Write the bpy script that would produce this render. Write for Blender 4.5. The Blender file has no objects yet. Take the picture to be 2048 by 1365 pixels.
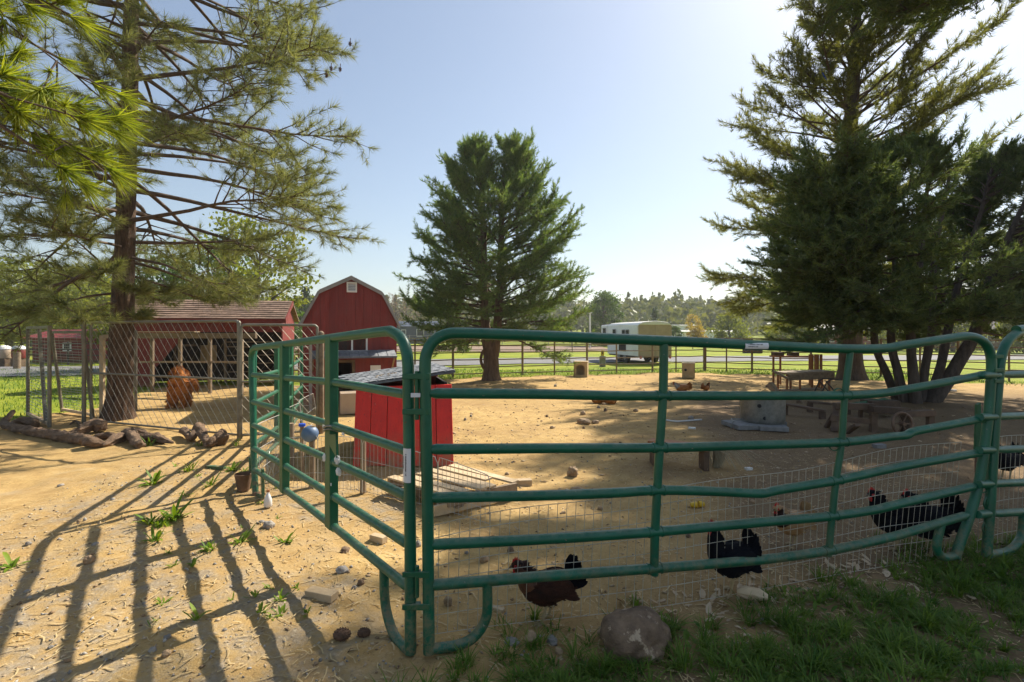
import bpy, math, random
import numpy as np
from mathutils import Vector, Matrix, noise as mnoise

random.seed(7)
RNG = np.random.default_rng(11)
SC = bpy.context.scene
COL = SC.collection

# ---------------------------------------------------------------- camera
CAM_H, FPX, HORIZON, CXP = 1.55, 1000.0, 668.0, 1024.0
cam_data = bpy.data.cameras.new("camera")
cam = bpy.data.objects.new("camera", cam_data)
COL.objects.link(cam)
cam.location = (0.0, 0.0, CAM_H)
cam.rotation_euler = (math.radians(90), 0, 0)
cam_data.sensor_width = 36.0
cam_data.lens = 36.0 * FPX / 2048.0
cam_data.shift_y = -(682.5 - HORIZON) / 2048.0
cam_data.clip_start = 0.05
cam_data.clip_end = 3000
SC.camera = cam

# ---------------------------------------------------------------- sky and sun
SUN_AZ, SUN_EL = 41.5, 43.5          # degrees right of the view axis, above the horizon
world = bpy.data.worlds.new("World")
SC.world = world
world.use_nodes = True
wn = world.node_tree
bg = wn.nodes["Background"]
sky = wn.nodes.new("ShaderNodeTexSky")
sky.sky_type = 'NISHITA'
sky.sun_disc = False
sky.sun_elevation = math.radians(SUN_EL)
sky.sun_rotation = math.radians(SUN_AZ)
sky.altitude = 300
sky.air_density = 1.25
sky.dust_density = 1.15
sky.ozone_density = 3.0
hsv = wn.nodes.new("ShaderNodeHueSaturation"); hsv.inputs['Saturation'].default_value = 0.86     # soft spring haze
gam = wn.nodes.new("ShaderNodeGamma"); gam.inputs['Gamma'].default_value = 0.88
wn.links.new(sky.outputs[0], hsv.inputs['Color']); wn.links.new(hsv.outputs[0], gam.inputs[0])
wn.links.new(gam.outputs[0], bg.inputs[0])
bg.inputs[1].default_value = 0.100

sun_data = bpy.data.lights.new("sun", 'SUN')
sun_data.energy = 4.9
sun_data.angle = math.radians(0.55)
sun_data.color = (1.0, 0.93, 0.80)
sun = bpy.data.objects.new("sun", sun_data)
COL.objects.link(sun)
_sd = Vector((math.sin(math.radians(SUN_AZ)) * math.cos(math.radians(SUN_EL)),
              math.cos(math.radians(SUN_AZ)) * math.cos(math.radians(SUN_EL)),
              math.sin(math.radians(SUN_EL))))
sun.rotation_euler = _sd.to_track_quat('Z', 'Y').to_euler()
sun.location = (20, 20, 30)

SC.view_settings.view_transform = 'Standard'
SC.view_settings.look = 'None'
SC.view_settings.exposure = 0.80
SC.view_settings.gamma = 1.0
SC.view_settings.use_curve_mapping = False
SC.render.engine = 'CYCLES'
SC.cycles.use_denoising = True
SC.cycles.max_bounces = 8
SC.cycles.diffuse_bounces = 3
SC.cycles.glossy_bounces = 3
SC.cycles.transmission_bounces = 6
SC.cycles.transparent_max_bounces = 8
SC.cycles.volume_bounces = 1
SC.cycles.sample_clamp_indirect = 6.0
SC.cycles.use_adaptive_sampling = True
SC.cycles.adaptive_threshold = 0.02

# ---------------------------------------------------------------- measuring helpers
def U(px, py, d):
    """world point seen at a photo pixel at depth d"""
    return Vector(((px - CXP) * d / FPX, d, CAM_H - (py - HORIZON) * d / FPX))

def gz(x, y):
    """height of the ground"""
    h = 0.020 * math.sin(x * 0.9 + 1.3) * math.cos(y * 0.7) + 0.014 * math.sin(x * 2.1 + y * 1.7)
    h *= min(1.0, max(0.0, (60 - y) / 50))
    if y > 75:
        t = min(1.0, (y - 75) / 160.0)
        h += 7.0 * t * t * (3 - 2 * t)
    return h

def GP(px, py):
    """ground point seen at a photo pixel"""
    d = CAM_H * FPX / (py - HORIZON)
    x = (px - CXP) * d / FPX
    return Vector((x, d, gz(x, d)))

def on_plane(px, py, a, b):
    """point of the upright plane through the ground points a, b seen at a photo pixel"""
    k = (px - CXP) / FPX
    dx, dy = b[0] - a[0], b[1] - a[1]
    t = (k * a[1] - a[0]) / (dx - k * dy)
    d = a[1] + t * dy
    return U(px, py, d)

# ---------------------------------------------------------------- mesh helpers
def raw_mesh(name, verts, faces, k, smooth=False, mats=None, attr=None):
    """fast mesh from numpy arrays; all faces have k corners"""
    verts = np.asarray(verts, dtype=np.float32).reshape(-1, 3)
    faces = np.asarray(faces, dtype=np.int32).reshape(-1, k)
    me = bpy.data.meshes.new(name)
    n, m = len(verts), len(faces)
    me.vertices.add(n); me.vertices.foreach_set("co", verts.ravel())
    me.loops.add(m * k); me.loops.foreach_set("vertex_index", faces.ravel())
    me.polygons.add(m)
    me.polygons.foreach_set("loop_start", np.arange(0, m * k, k, dtype=np.int32))
    me.polygons.foreach_set("loop_total", np.full(m, k, dtype=np.int32))
    if smooth:
        me.polygons.foreach_set("use_smooth", np.ones(m, dtype=bool))
    if mats is not None:
        me.polygons.foreach_set("material_index", np.asarray(mats, dtype=np.int32))
    me.update(calc_edges=True)
    if attr is not None:
        a = me.color_attributes.new(name="Col", type='FLOAT_COLOR', domain='POINT')
        a.data.foreach_set("color", np.asarray(attr, dtype=np.float32).ravel())
    return me

def tag(o, label=None, cat=None, group=None, kind=None):
    if label: o["label"] = label
    if cat: o["category"] = cat
    if group: o["group"] = group
    if kind: o["kind"] = kind
    return o

def thing(name, label, cat, loc=(0, 0, 0), group=None, rz=0.0):
    o = bpy.data.objects.new(name, None)
    COL.objects.link(o)
    o.empty_display_size = 0.1
    o.location = loc
    o.rotation_euler = (0, 0, rz)
    return tag(o, label, cat, group)

def place(o, parent=None, local=False, rebase=True):
    """link a mesh whose vertices are in world space (or, local, in its parent's space)"""
    COL.objects.link(o)
    if parent is not None:
        o.parent = parent
        if not local and parent.type == 'EMPTY':
            o.matrix_parent_inverse = Matrix.Translation(-Vector(parent.location))
    elif rebase and not local:
        me = o.data
        n = len(me.vertices)
        co = np.empty(n * 3, dtype=np.float32); me.vertices.foreach_get("co", co)
        co = co.reshape(-1, 3)
        c = Vector(((co[:, 0].min() + co[:, 0].max()) / 2, (co[:, 1].min() + co[:, 1].max()) / 2, co[:, 2].min()))
        me.transform(Matrix.Translation(-c))
        o.location = c
    return o

def mesh_obj(name, me, mat, parent=None, local=False, rebase=True):
    if mat is not None:
        for m in (mat if isinstance(mat, (list, tuple)) else [mat]):
            me.materials.append(m)
    o = bpy.data.objects.new(name, me)
    return place(o, parent, local, rebase)

def frames(pts):
    """parallel transport frames along a polyline"""
    P = [Vector(p) for p in pts]
    n = len(P)
    T = []
    for i in range(n):
        a = P[max(0, i - 1)]; b = P[min(n - 1, i + 1)]
        t = b - a
        T.append(t.normalized() if t.length > 1e-9 else Vector((0, 0, 1)))
    up = Vector((0, 0, 1)) if abs(T[0].z) < 0.9 else Vector((1, 0, 0))
    u = T[0].cross(up).normalized()
    out = []
    for i in range(n):
        u = u - T[i] * u.dot(T[i])
        if u.length < 1e-6:
            u = T[i].orthogonal()
        u = u.normalized()
        out.append((P[i], u, T[i].cross(u).normalized(), T[i]))
    return out

def spline(pts, step):
    """Catmull-Rom through the points"""
    P = [Vector(p) for p in pts]
    if len(P) < 3:
        return P
    Q = [P[0] * 2 - P[1]] + P + [P[-1] * 2 - P[-2]]
    out = []
    for i in range(1, len(Q) - 2):
        a, b, c, d = Q[i - 1], Q[i], Q[i + 1], Q[i + 2]
        m = max(1, int((c - b).length / step))
        for j in range(m):
            t = j / m
            out.append(0.5 * ((2 * b) + (c - a) * t + (2 * a - 5 * b + 4 * c - d) * t * t + (3 * b - a - 3 * c + d) * t ** 3))
    out.append(P[-1])
    return out

class MB:
    """collects shapes into one mesh"""
    def __init__(self):
        self.v, self.f = [], []
    def add(self, vs, fs):
        k = len(self.v)
        self.v.extend([tuple(p) for p in vs])
        self.f.extend([tuple(i + k for i in f) for f in fs])
        return self
    def box(self, c, s, rz=0.0, rx=0.0, ry=0.0):
        hx, hy, hz = s[0] / 2, s[1] / 2, s[2] / 2
        R = Matrix.Rotation(rz, 3, 'Z') @ Matrix.Rotation(ry, 3, 'Y') @ Matrix.Rotation(rx, 3, 'X')
        vs = [Vector(c) + R @ Vector((x, y, z)) for x in (-hx, hx) for y in (-hy, hy) for z in (-hz, hz)]
        return self.add(vs, [(0, 1, 3, 2), (4, 6, 7, 5), (0, 4, 5, 1), (2, 3, 7, 6), (0, 2, 6, 4), (1, 5, 7, 3)])
    def bar(self, p0, p1, w, h, up=(0, 0, 1)):
        p0, p1 = Vector(p0), Vector(p1)
        t = (p1 - p0).normalized()
        u = t.cross(Vector(up))
        if u.length < 1e-4: u = t.orthogonal()
        u = u.normalized(); v = u.cross(t).normalized()
        vs = []
        for p in (p0, p1):
            for a, b in ((-1, -1), (1, -1), (1, 1), (-1, 1)):
                vs.append(p + u * (a * w / 2) + v * (b * h / 2))
        return self.add(vs, [(3, 2, 1, 0), (4, 5, 6, 7), (0, 1, 5, 4), (1, 2, 6, 5), (2, 3, 7, 6), (3, 0, 4, 7)])
    def tube(self, pts, r, n=10, cap=True):
        fr = frames(pts)
        m = len(fr)
        rr = r if hasattr(r, '__len__') else [r] * m
        vs = []
        for (p, u, v, t), q in zip(fr, rr):
            for k in range(n):
                a = 2 * math.pi * k / n
                vs.append(p + u * (math.cos(a) * q) + v * (math.sin(a) * q))
        fs = []
        for i in range(m - 1):
            for k in range(n):
                k2 = (k + 1) % n
                fs.append((i * n + k, i * n + k2, (i + 1) * n + k2, (i + 1) * n + k))
        if cap:
            fs.append(tuple(reversed(range(n))))
            fs.append(tuple((m - 1) * n + k for k in range(n)))
        return self.add(vs, fs)
    def lathe(self, c, prof, n=24, cap=True):
        vs = []
        for (r, z) in prof:
            for k in range(n):
                a = 2 * math.pi * k / n
                vs.append((c[0] + r * math.cos(a), c[1] + r * math.sin(a), c[2] + z))
        fs = []
        for i in range(len(prof) - 1):
            for k in range(n):
                k2 = (k + 1) % n
                fs.append((i * n + k, i * n + k2, (i + 1) * n + k2, (i + 1) * n + k))
        if cap:
            fs.append(tuple(reversed(range(n))))
            fs.append(tuple((len(prof) - 1) * n + k for k in range(n)))
        return self.add(vs, fs)
    def prism(self, poly, off):
        """polygon (3-D points, in order) pushed along the vector off"""
        n = len(poly)
        off = Vector(off)
        vs = [Vector(p) for p in poly] + [Vector(p) + off for p in poly]
        fs = [tuple(range(n)), tuple(reversed(range(n, 2 * n)))]
        for i in range(n):
            j = (i + 1) % n
            fs.append((j, i, n + i, n + j))
        return self.add(vs, fs)
    def build(self, name, mat, parent=None, smooth=False, local=False, rebase=True, bevel=0.0, jag=0.0):
        me = bpy.data.meshes.new(name)
        me.from_pydata(self.v, [], self.f)
        if smooth:
            me.polygons.foreach_set("use_smooth", [True] * len(me.polygons))
        me.update()
        o = mesh_obj(name, me, mat, parent, local, rebase)
        if bevel > 0:
            b = o.modifiers.new("bevel", 'BEVEL'); b.width = bevel; b.segments = 2; b.limit_method = 'ANGLE'
        if smooth:
            try:
                me.set_sharp_from_angle(angle=math.radians(50))
            except Exception:
                pass
        return o

_ico_cache = {}
def ico(sub):
    if sub not in _ico_cache:
        t = (1 + 5 ** 0.5) / 2
        v = [Vector(p).normalized() for p in [(-1, t, 0), (1, t, 0), (-1, -t, 0), (1, -t, 0), (0, -1, t), (0, 1, t), (0, -1, -t), (0, 1, -t), (t, 0, -1), (t, 0, 1), (-t, 0, -1), (-t, 0, 1)]]
        f = [(0, 11, 5), (0, 5, 1), (0, 1, 7), (0, 7, 10), (0, 10, 11), (1, 5, 9), (5, 11, 4), (11, 10, 2), (10, 7, 6), (7, 1, 8), (3, 9, 4), (3, 4, 2), (3, 2, 6), (3, 6, 8), (3, 8, 9), (4, 9, 5), (2, 4, 11), (6, 2, 10), (8, 6, 7), (9, 8, 1)]
        for _ in range(sub):
            mid, nf = {}, []
            def m(a, b):
                k = (min(a, b), max(a, b))
                if k not in mid:
                    mid[k] = len(v); v.append(((v[a] + v[b]) / 2).normalized())
                return mid[k]
            for a, b, c in f:
                x, y, z = m(a, b), m(b, c), m(c, a)
                nf += [(a, x, z), (b, y, x), (c, z, y), (x, y, z)]
            f = nf
        _ico_cache[sub] = (np.array([tuple(p) for p in v]), np.array(f))
    return _ico_cache[sub]

def blob(c, s, sub=2, amp=0.18, freq=1.6, seed=0, rz=0.0, flat=None):
    """lumpy stone-like solid: (verts, faces)"""
    V, F = ico(sub)
    out = []
    R = Matrix.Rotation(rz, 3, 'Z')
    off = Vector((seed * 3.7, seed * 1.3, seed * 7.1))
    for p in V:
        q = Vector(p)
        k = 1 + amp * (mnoise.noise(q * freq + off) + 0.5 * mnoise.noise(q * freq * 2.3 + off))
        w = Vector((q.x * s[0] * k, q.y * s[1] * k, q.z * s[2] * k))
        if flat is not None and w.z < -flat * s[2]: w.z = -flat * s[2]
        out.append(tuple(Vector(c) + R @ w))
    return out, [tuple(f) for f in F]

# ---------------------------------------------------------------- materials
def lin(r, g, b):
    f = lambda c: (c / 255 / 12.92) if c / 255 <= 0.04045 else ((c / 255 + 0.055) / 1.055) ** 2.4
    return (f(r), f(g), f(b), 1)

def nt(name):
    m = bpy.data.materials.new(name)
    m.use_nodes = True
    t = m.node_tree
    return m, t, t.nodes["Principled BSDF"]

def nn(t, typ, **kw):
    n = t.nodes.new(typ)
    for k, v in kw.items():
        setattr(n, k, v)
    return n

def coords(t, scale=(1, 1, 1), world_space=False):
    mp = nn(t, "ShaderNodeMapping")
    mp.inputs['Scale'].default_value = scale
    if world_space:
        g = nn(t, "ShaderNodeNewGeometry"); t.links.new(g.outputs['Position'], mp.inputs['Vector'])
    else:
        g = nn(t, "ShaderNodeTexCoord"); t.links.new(g.outputs['Object'], mp.inputs['Vector'])
    return mp.outputs[0]

def noise_tex(t, vec, scale, detail=4, rough=0.6, dist=0.0):
    n = nn(t, "ShaderNodeTexNoise")
    n.inputs['Scale'].default_value = scale
    n.inputs['Detail'].default_value = detail
    n.inputs['Roughness'].default_value = rough
    n.inputs['Distortion'].default_value = dist
    t.links.new(vec, n.inputs['Vector'])
    return n.outputs['Fac']

def ramp(t, fac, stops):
    r = nn(t, "ShaderNodeValToRGB")
    cr = r.color_ramp
    while len(cr.elements) < len(stops):
        cr.elements.new(0.5)
    for e, (p, c) in zip(cr.elements, stops):
        e.position = p
        e.color = c if len(c) == 4 else (*c, 1)
    t.links.new(fac, r.inputs[0])
    return r.outputs[0]

def mix(t, fac, a, b, mode='MIX'):
    m = nn(t, "ShaderNodeMix", data_type='RGBA', blend_type=mode)
    if isinstance(fac, (int, float)): m.inputs[0].default_value = fac
    else: t.links.new(fac, m.inputs[0])
    for i, s in ((6, a), (7, b)):
        if isinstance(s, (tuple, list)): m.inputs[i].default_value = s if len(s) == 4 else (*s, 1)
        else: t.links.new(s, m.inputs[i])
    return m.outputs[2]

def bump(t, p, fac, strength=0.4, dist=0.01):
    b = nn(t, "ShaderNodeBump")
    b.inputs['Strength'].default_value = strength
    b.inputs['Distance'].default_value = dist
    t.links.new(fac, b.inputs['Height'])
    t.links.new(b.outputs[0], p.inputs['Normal'])
    return b

def pbr(name, c1, c2, scale=8, rough=0.7, bmp=0.3, stretch=(1, 1, 1), metal=0.0, bdist=0.006, spots=None, spot_scale=30, spot_cut=0.68, coat=0.0, vary=0.0, ws=False, streak=None, splash=False):
    m, t, p = nt(name)
    vec = coords(t, stretch, ws)
    n1 = noise_tex(t, vec, scale, 6, 0.65)
    col = ramp(t, n1, [(0.30, c1), (0.70, c2)])
    if spots is not None:
        n2 = noise_tex(t, vec, spot_scale, 5, 0.7)
        f = ramp(t, n2, [(spot_cut, (0, 0, 0, 1)), (spot_cut + 0.06, (1, 1, 1, 1))])
        col = mix(t, f, col, spots)
    if streak is not None:
        sv = coords(t, (55, 55, 1.6), ws)
        f2 = ramp(t, noise_tex(t, sv, 1.0, 3, 0.6), [(0.66, (0, 0, 0, 1)), (0.72, (0.75, 0.75, 0.75, 1))])
        f3 = ramp(t, noise_tex(t, vec, 1.1, 3, 0.6), [(0.45, (0, 0, 0, 1)), (0.65, (1, 1, 1, 1))])
        fm = nn(t, "ShaderNodeMath", operation='MULTIPLY'); t.links.new(f2, fm.inputs[0]); t.links.new(f3, fm.inputs[1])
        col = mix(t, fm.outputs[0], col, streak)
    if splash:                      # soil splashed up the foot of the boards
        wp = coords(t, (1, 1, 1), True)
        sz = nn(t, "ShaderNodeSeparateXYZ"); t.links.new(wp, sz.inputs[0])
        hgt = ramp(t, sz.outputs[2], [(0.03, (1, 1, 1, 1)), (0.40, (0, 0, 0, 1))])
        spl = ramp(t, noise_tex(t, wp, 9.0, 6, 0.75), [(0.40, (0, 0, 0, 1)), (0.60, (0.8, 0.8, 0.8, 1))])
        fz = nn(t, "ShaderNodeMath", operation='MULTIPLY'); t.links.new(hgt, fz.inputs[0]); t.links.new(spl, fz.inputs[1])
        col = mix(t, fz.outputs[0], col, (0.26, 0.17, 0.085, 1))
    if vary > 0:
        oi = nn(t, "ShaderNodeObjectInfo")
        hs = nn(t, "ShaderNodeHueSaturation")
        mr = nn(t, "ShaderNodeMapRange")
        mr.inputs[3].default_value = 1 - vary; mr.inputs[4].default_value = 1 + vary
        t.links.new(oi.outputs['Random'], mr.inputs[0])
        t.links.new(mr.outputs[0], hs.inputs['Value'])
        t.links.new(col, hs.inputs['Color'])
        col = hs.outputs[0]
    t.links.new(col, p.inputs['Base Color'])
    p.inputs['Roughness'].default_value = rough
    p.inputs['Metallic'].default_value = metal
    p.inputs['Coat Weight'].default_value = coat
    p.inputs['Coat Roughness'].default_value = 0.15
    if bmp > 0:
        n3 = noise_tex(t, vec, scale * 3, 6, 0.7)
        bump(t, p, n3, bmp, bdist)
    return m

def leafy(name, c1, c2, trans=0.45, tcol=None, rough=0.55, scale=3.0, island=True):
    """thin foliage: diffuse + light coming through"""
    m, t, p = nt(name)
    out = t.nodes["Material Output"]
    vec = coords(t)
    n1 = noise_tex(t, vec, scale, 3, 0.6)
    if island:
        g = nn(t, "ShaderNodeNewGeometry")
        a = nn(t, "ShaderNodeMath", operation='ADD'); a.inputs[1].default_value = 0
        mul = nn(t, "ShaderNodeMath", operation='MULTIPLY'); mul.inputs[1].default_value = 0.5
        t.links.new(g.outputs['Random Per Island'], mul.inputs[0])
        mul2 = nn(t, "ShaderNodeMath", operation='MULTIPLY_ADD'); mul2.inputs[1].default_value = 0.7
        t.links.new(n1, mul2.inputs[0]); t.links.new(mul.outputs[0], mul2.inputs[2])
        n1 = mul2.outputs[0]
    col = ramp(t, n1, [(0.3, c1), (0.85, c2)])
    t.links.new(col, p.inputs['Base Color'])
    p.inputs['Roughness'].default_value = rough
    p.inputs['Specular IOR Level'].default_value = 0.3
    tr = nn(t, "ShaderNodeBsdfTranslucent")
    tc = mix(t, 1.0, col, tcol or (1.0, 1.0, 0.55, 1), 'MULTIPLY')
    t.links.new(tc, tr.inputs[0])
    ms = nn(t, "ShaderNodeMixShader"); ms.inputs[0].default_value = trans
    t.links.new(p.outputs[0], ms.inputs[1]); t.links.new(tr.outputs[0], ms.inputs[2])
    t.links.new(ms.outputs[0], out.inputs[0])
    return m

M = {}
def corral_paint(name, c1, c2, rough, coat):
    """powder-coated pipe: dust lying on upper sides, chips down to rust, mud splashed near the ground"""
    m, t, p = nt(name)
    pos = coords(t, (1, 1, 1), True)
    col = ramp(t, noise_tex(t, pos, 6, 5, 0.6), [(0.3, c1), (0.7, c2)])
    geo = nn(t, "ShaderNodeNewGeometry")
    sx = nn(t, "ShaderNodeSeparateXYZ"); t.links.new(geo.outputs['Normal'], sx.inputs[0])
    sp = nn(t, "ShaderNodeSeparateXYZ"); t.links.new(geo.outputs['Position'], sp.inputs[0])
    def mul(a, b):
        q = nn(t, "ShaderNodeMath", operation='MULTIPLY')
        for i, s in enumerate((a, b)):
            if isinstance(s, float): q.inputs[i].default_value = s
            else: t.links.new(s, q.inputs[i])
        return q.outputs[0]
    dust = mul(ramp(t, sx.outputs[2], [(0.25, (0, 0, 0)), (0.95, (0.5, 0.5, 0.5))]), ramp(t, noise_tex(t, pos, 16, 6, 0.75), [(0.42, (0, 0, 0)), (0.66, (1, 1, 1))]))
    col = mix(t, dust, col, (0.26, 0.25, 0.17, 1))
    mud = mul(ramp(t, sp.outputs[2], [(0.02, (1, 1, 1)), (0.42, (0, 0, 0))]), ramp(t, noise_tex(t, pos, 22, 6, 0.75), [(0.44, (0, 0, 0)), (0.62, (1, 1, 1))]))
    col = mix(t, mul(mud, 0.8), col, (0.27, 0.185, 0.095, 1))
    chip = ramp(t, noise_tex(t, pos, 42, 3, 0.55, 0.6), [(0.715, (0, 0, 0)), (0.735, (1, 1, 1))])
    col = mix(t, chip, col, ramp(t, noise_tex(t, pos, 90, 2, 0.5), [(0.4, (0.10, 0.045, 0.02)), (0.6, (0.30, 0.29, 0.25))]))
    scr = ramp(t, noise_tex(t, coords(t, (40, 40, 5), True), 3.0, 2, 0.5), [(0.74, (0, 0, 0)), (0.76, (0.5, 0.5, 0.5))])
    col = mix(t, scr, col, (0.10, 0.26, 0.19, 1))
    t.links.new(col, p.inputs['Base Color'])
    ro = nn(t, "ShaderNodeMath", operation='MULTIPLY_ADD'); ro.inputs[1].default_value = 0.45; ro.inputs[2].default_value = rough
    t.links.new(mud, ro.inputs[0]); t.links.new(ro.outputs[0], p.inputs['Roughness'])
    p.inputs['Coat Weight'].default_value = coat; p.inputs['Coat Roughness'].default_value = 0.25
    bump(t, p, noise_tex(t, pos, 60, 4, 0.6), 0.12, 0.002)
    return m
M['green'] = corral_paint("green_paint", (0.003, 0.085, 0.042), (0.007, 0.125, 0.066), 0.40, 0.05)
_old_green = pbr("green_paint", (0.003, 0.085, 0.042), (0.007, 0.125, 0.066), 5, 0.34, 0.10, coat=0.2, spots=(0.10, 0.16, 0.12, 1), spot_scale=70, spot_cut=0.74, bdist=0.002)
M['green_flat'] = corral_paint("green_paint_flat", (0.004, 0.085, 0.034), (0.008, 0.118, 0.052), 0.42, 0.05)
_old_flat = pbr("green_paint_flat", (0.004, 0.085, 0.034), (0.008, 0.118, 0.052), 6, 0.45, 0.1, coat=0.1, bdist=0.002)
M['galv'] = pbr("galvanised_steel", (0.17, 0.17, 0.15), (0.30, 0.295, 0.265), 14, 0.45, 0.05, metal=0.6, spots=(0.16, 0.11, 0.06, 1), spot_scale=9, spot_cut=0.66)
M['kennel'] = pbr("kennel_steel", (0.15, 0.135, 0.10), (0.25, 0.225, 0.17), 9, 0.5, 0.1, metal=0.35)
M['wire'] = pbr("cream_wire", (0.42, 0.38, 0.30), (0.60, 0.55, 0.44), 20, 0.5, 0.0, metal=0.2)
M['wire_grey'] = pbr("grey_wire", (0.38, 0.37, 0.34), (0.55, 0.53, 0.49), 20, 0.45, 0.0, metal=0.4)
M['tan_wire'] = pbr("link_wire", (0.33, 0.29, 0.22), (0.46, 0.41, 0.32), 20, 0.5, 0.0, metal=0.3)
M['pipe'] = pbr("rusty_pipe", (0.13, 0.075, 0.045), (0.24, 0.15, 0.095), 6, 0.6, 0.2, metal=0.2)
M['pipe_tan'] = pbr("tan_pipe", (0.19, 0.14, 0.085), (0.29, 0.22, 0.14), 6, 0.6, 0.2)
M['dark_pipe'] = pbr("dark_rail", (0.035, 0.028, 0.022), (0.07, 0.055, 0.045), 6, 0.6, 0.2)
M['barn_red'] = pbr("barn_red_paint", (0.15, 0.013, 0.010), (0.23, 0.024, 0.017), 2.5, 0.6, 0.35, stretch=(6, 6, 0.5), vary=0.10, spots=(0.10, 0.02, 0.015, 1), spot_scale=8, spot_cut=0.66, streak=(0.30, 0.09, 0.07, 1), splash=True)
M['bright_red'] = pbr("bright_red_paint", (0.56, 0.014, 0.006), (0.74, 0.026, 0.009), 3, 0.5, 0.4, stretch=(7, 7, 0.6), vary=0.10, spots=(0.34, 0.010, 0.006, 1), spot_scale=6, spot_cut=0.60, streak=(0.80, 0.30, 0.20, 1), splash=True)
M['shingle_brown'] = pbr("brown_shingle", (0.15, 0.090, 0.060), (0.29, 0.19, 0.135), 9, 0.9, 0.5, vary=0.22)
M['shingle_dark'] = pbr("dark_shingle", (0.13, 0.14, 0.155), (0.30, 0.31, 0.33), 10, 0.75, 0.6, vary=0.2, spots=(0.42, 0.42, 0.42, 1), spot_scale=14, spot_cut=0.60)
M['felt_blue'] = pbr("blue_grey_felt", (0.06, 0.075, 0.10), (0.15, 0.17, 0.21), 12, 0.8, 0.4, spots=(0.25, 0.27, 0.3, 1), spot_scale=18, spot_cut=0.66)
M['white'] = pbr("white_paint", (0.66, 0.64, 0.60), (0.80, 0.78, 0.74), 5, 0.5, 0.05)
M['white_clean'] = pbr("white_gloss", (0.74, 0.75, 0.75), (0.82, 0.83, 0.83), 2, 0.35, 0.0)
M['grey_trim'] = pbr("grey_trim", (0.20, 0.19, 0.18), (0.31, 0.30, 0.285), 6, 0.6, 0.1)
M['beige'] = pbr("beige_panel", (0.36, 0.27, 0.19), (0.46, 0.35, 0.25), 3, 0.55, 0.05)
M['tan_box'] = pbr("tan_plywood", (0.40, 0.29, 0.15), (0.55, 0.41, 0.23), 6, 0.7, 0.2)
M['wood'] = pbr("weathered_wood", (0.16, 0.11, 0.065), (0.33, 0.24, 0.15), 4, 0.8, 0.6, stretch=(3, 3, 3), vary=0.25, bdist=0.004)
M['wood_dark'] = pbr("dark_old_wood", (0.07, 0.042, 0.025), (0.16, 0.10, 0.06), 5, 0.8, 0.5, vary=0.25)
M['wood_pale'] = pbr("pale_wood", (0.42, 0.30, 0.17), (0.62, 0.47, 0.29), 7, 0.75, 0.4, vary=0.18)
M['wood_orange'] = pbr("orange_wood", (0.26, 0.10, 0.035), (0.40, 0.17, 0.06), 6, 0.7, 0.3, vary=0.2)
M['driftwood'] = pbr("driftwood", (0.085, 0.048, 0.027), (0.29, 0.185, 0.11), 9, 0.85, 1.0, stretch=(1, 1, 2.5), bdist=0.03)
M['bark'] = pbr("pine_bark", (0.036, 0.019, 0.011), (0.20, 0.118, 0.068), 9, 0.9, 1.0, stretch=(2.2, 2.2, 0.5), bdist=0.05)
M['bark_grey'] = pbr("grey_bark", (0.055, 0.04, 0.03), (0.15, 0.115, 0.09), 8, 0.9, 1.0, stretch=(2.2, 2.2, 0.35), bdist=0.04)
M['bark_orange'] = pbr("stringy_bark", (0.08, 0.045, 0.026), (0.25, 0.16, 0.095), 9, 0.9, 1.0, stretch=(2.4, 2.4, 0.25), bdist=0.04)
M['twig'] = pbr("twig_bark", (0.06, 0.038, 0.026), (0.15, 0.095, 0.062), 12, 0.85, 0.3)
M['needle_pine'] = leafy("pine_needles", (0.115, 0.150, 0.050), (0.33, 0.33, 0.120), 0.5, (1.0, 0.98, 0.6, 1))
M['needle_near'] = leafy("bright_pine_needles", (0.13, 0.20, 0.020), (0.42, 0.44, 0.050), 0.5, (1.0, 1.0, 0.4, 1))
M['needle_mid'] = leafy("green_pine_needles", (0.075, 0.160, 0.058), (0.27, 0.34, 0.105), 0.52, (1.0, 1.0, 0.5, 1))
M['needle_tall'] = leafy("olive_pine_needles", (0.115, 0.135, 0.045), (0.32, 0.31, 0.095), 0.52, (1.0, 1.0, 0.55, 1))
M['juniper'] = leafy("juniper_foliage", (0.078, 0.135, 0.060), (0.25, 0.29, 0.110), 0.55, (1.0, 1.0, 0.5, 1))
M['leaf_yellow'] = leafy("yellow_green_leaves", (0.13, 0.17, 0.025), (0.30, 0.31, 0.05), 0.5)
M['leaf_green'] = leafy("green_leaves", (0.045, 0.095, 0.022), (0.14, 0.21, 0.045), 0.4)
M['leaf_dark'] = leafy("dark_leaves", (0.022, 0.050, 0.020), (0.07, 0.11, 0.035), 0.3)
M['leaf_autumn'] = leafy("autumn_leaves", (0.30, 0.20, 0.03), (0.50, 0.36, 0.05), 0.5)
M['leaf_bare'] = leafy("budding_twigs", (0.20, 0.13, 0.09), (0.36, 0.25, 0.18), 0.3)
M['forest'] = leafy("forest_leaves", (0.050, 0.078, 0.026), (0.20, 0.20, 0.060), 0.35, scale=0.06)
M['grass'] = leafy("grass_blades", (0.055, 0.14, 0.018), (0.20, 0.29, 0.040), 0.42, (1, 1, 0.45, 1))
M['weed'] = leafy("weed_leaves", (0.10, 0.20, 0.015), (0.27, 0.36, 0.035), 0.42, (1, 1, 0.4, 1))
M['straw'] = pbr("straw", (0.40, 0.27, 0.11), (0.62, 0.47, 0.24), 3, 0.7, 0.0, ws=True)
M['chip'] = pbr("wood_chips", (0.30, 0.19, 0.10), (0.62, 0.48, 0.31), 1.3, 0.8, 0.2, ws=True)
M['pebble'] = pbr("pebbles", (0.14, 0.12, 0.10), (0.52, 0.47, 0.40), 6, 0.8, 0.2, ws=True)
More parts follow.
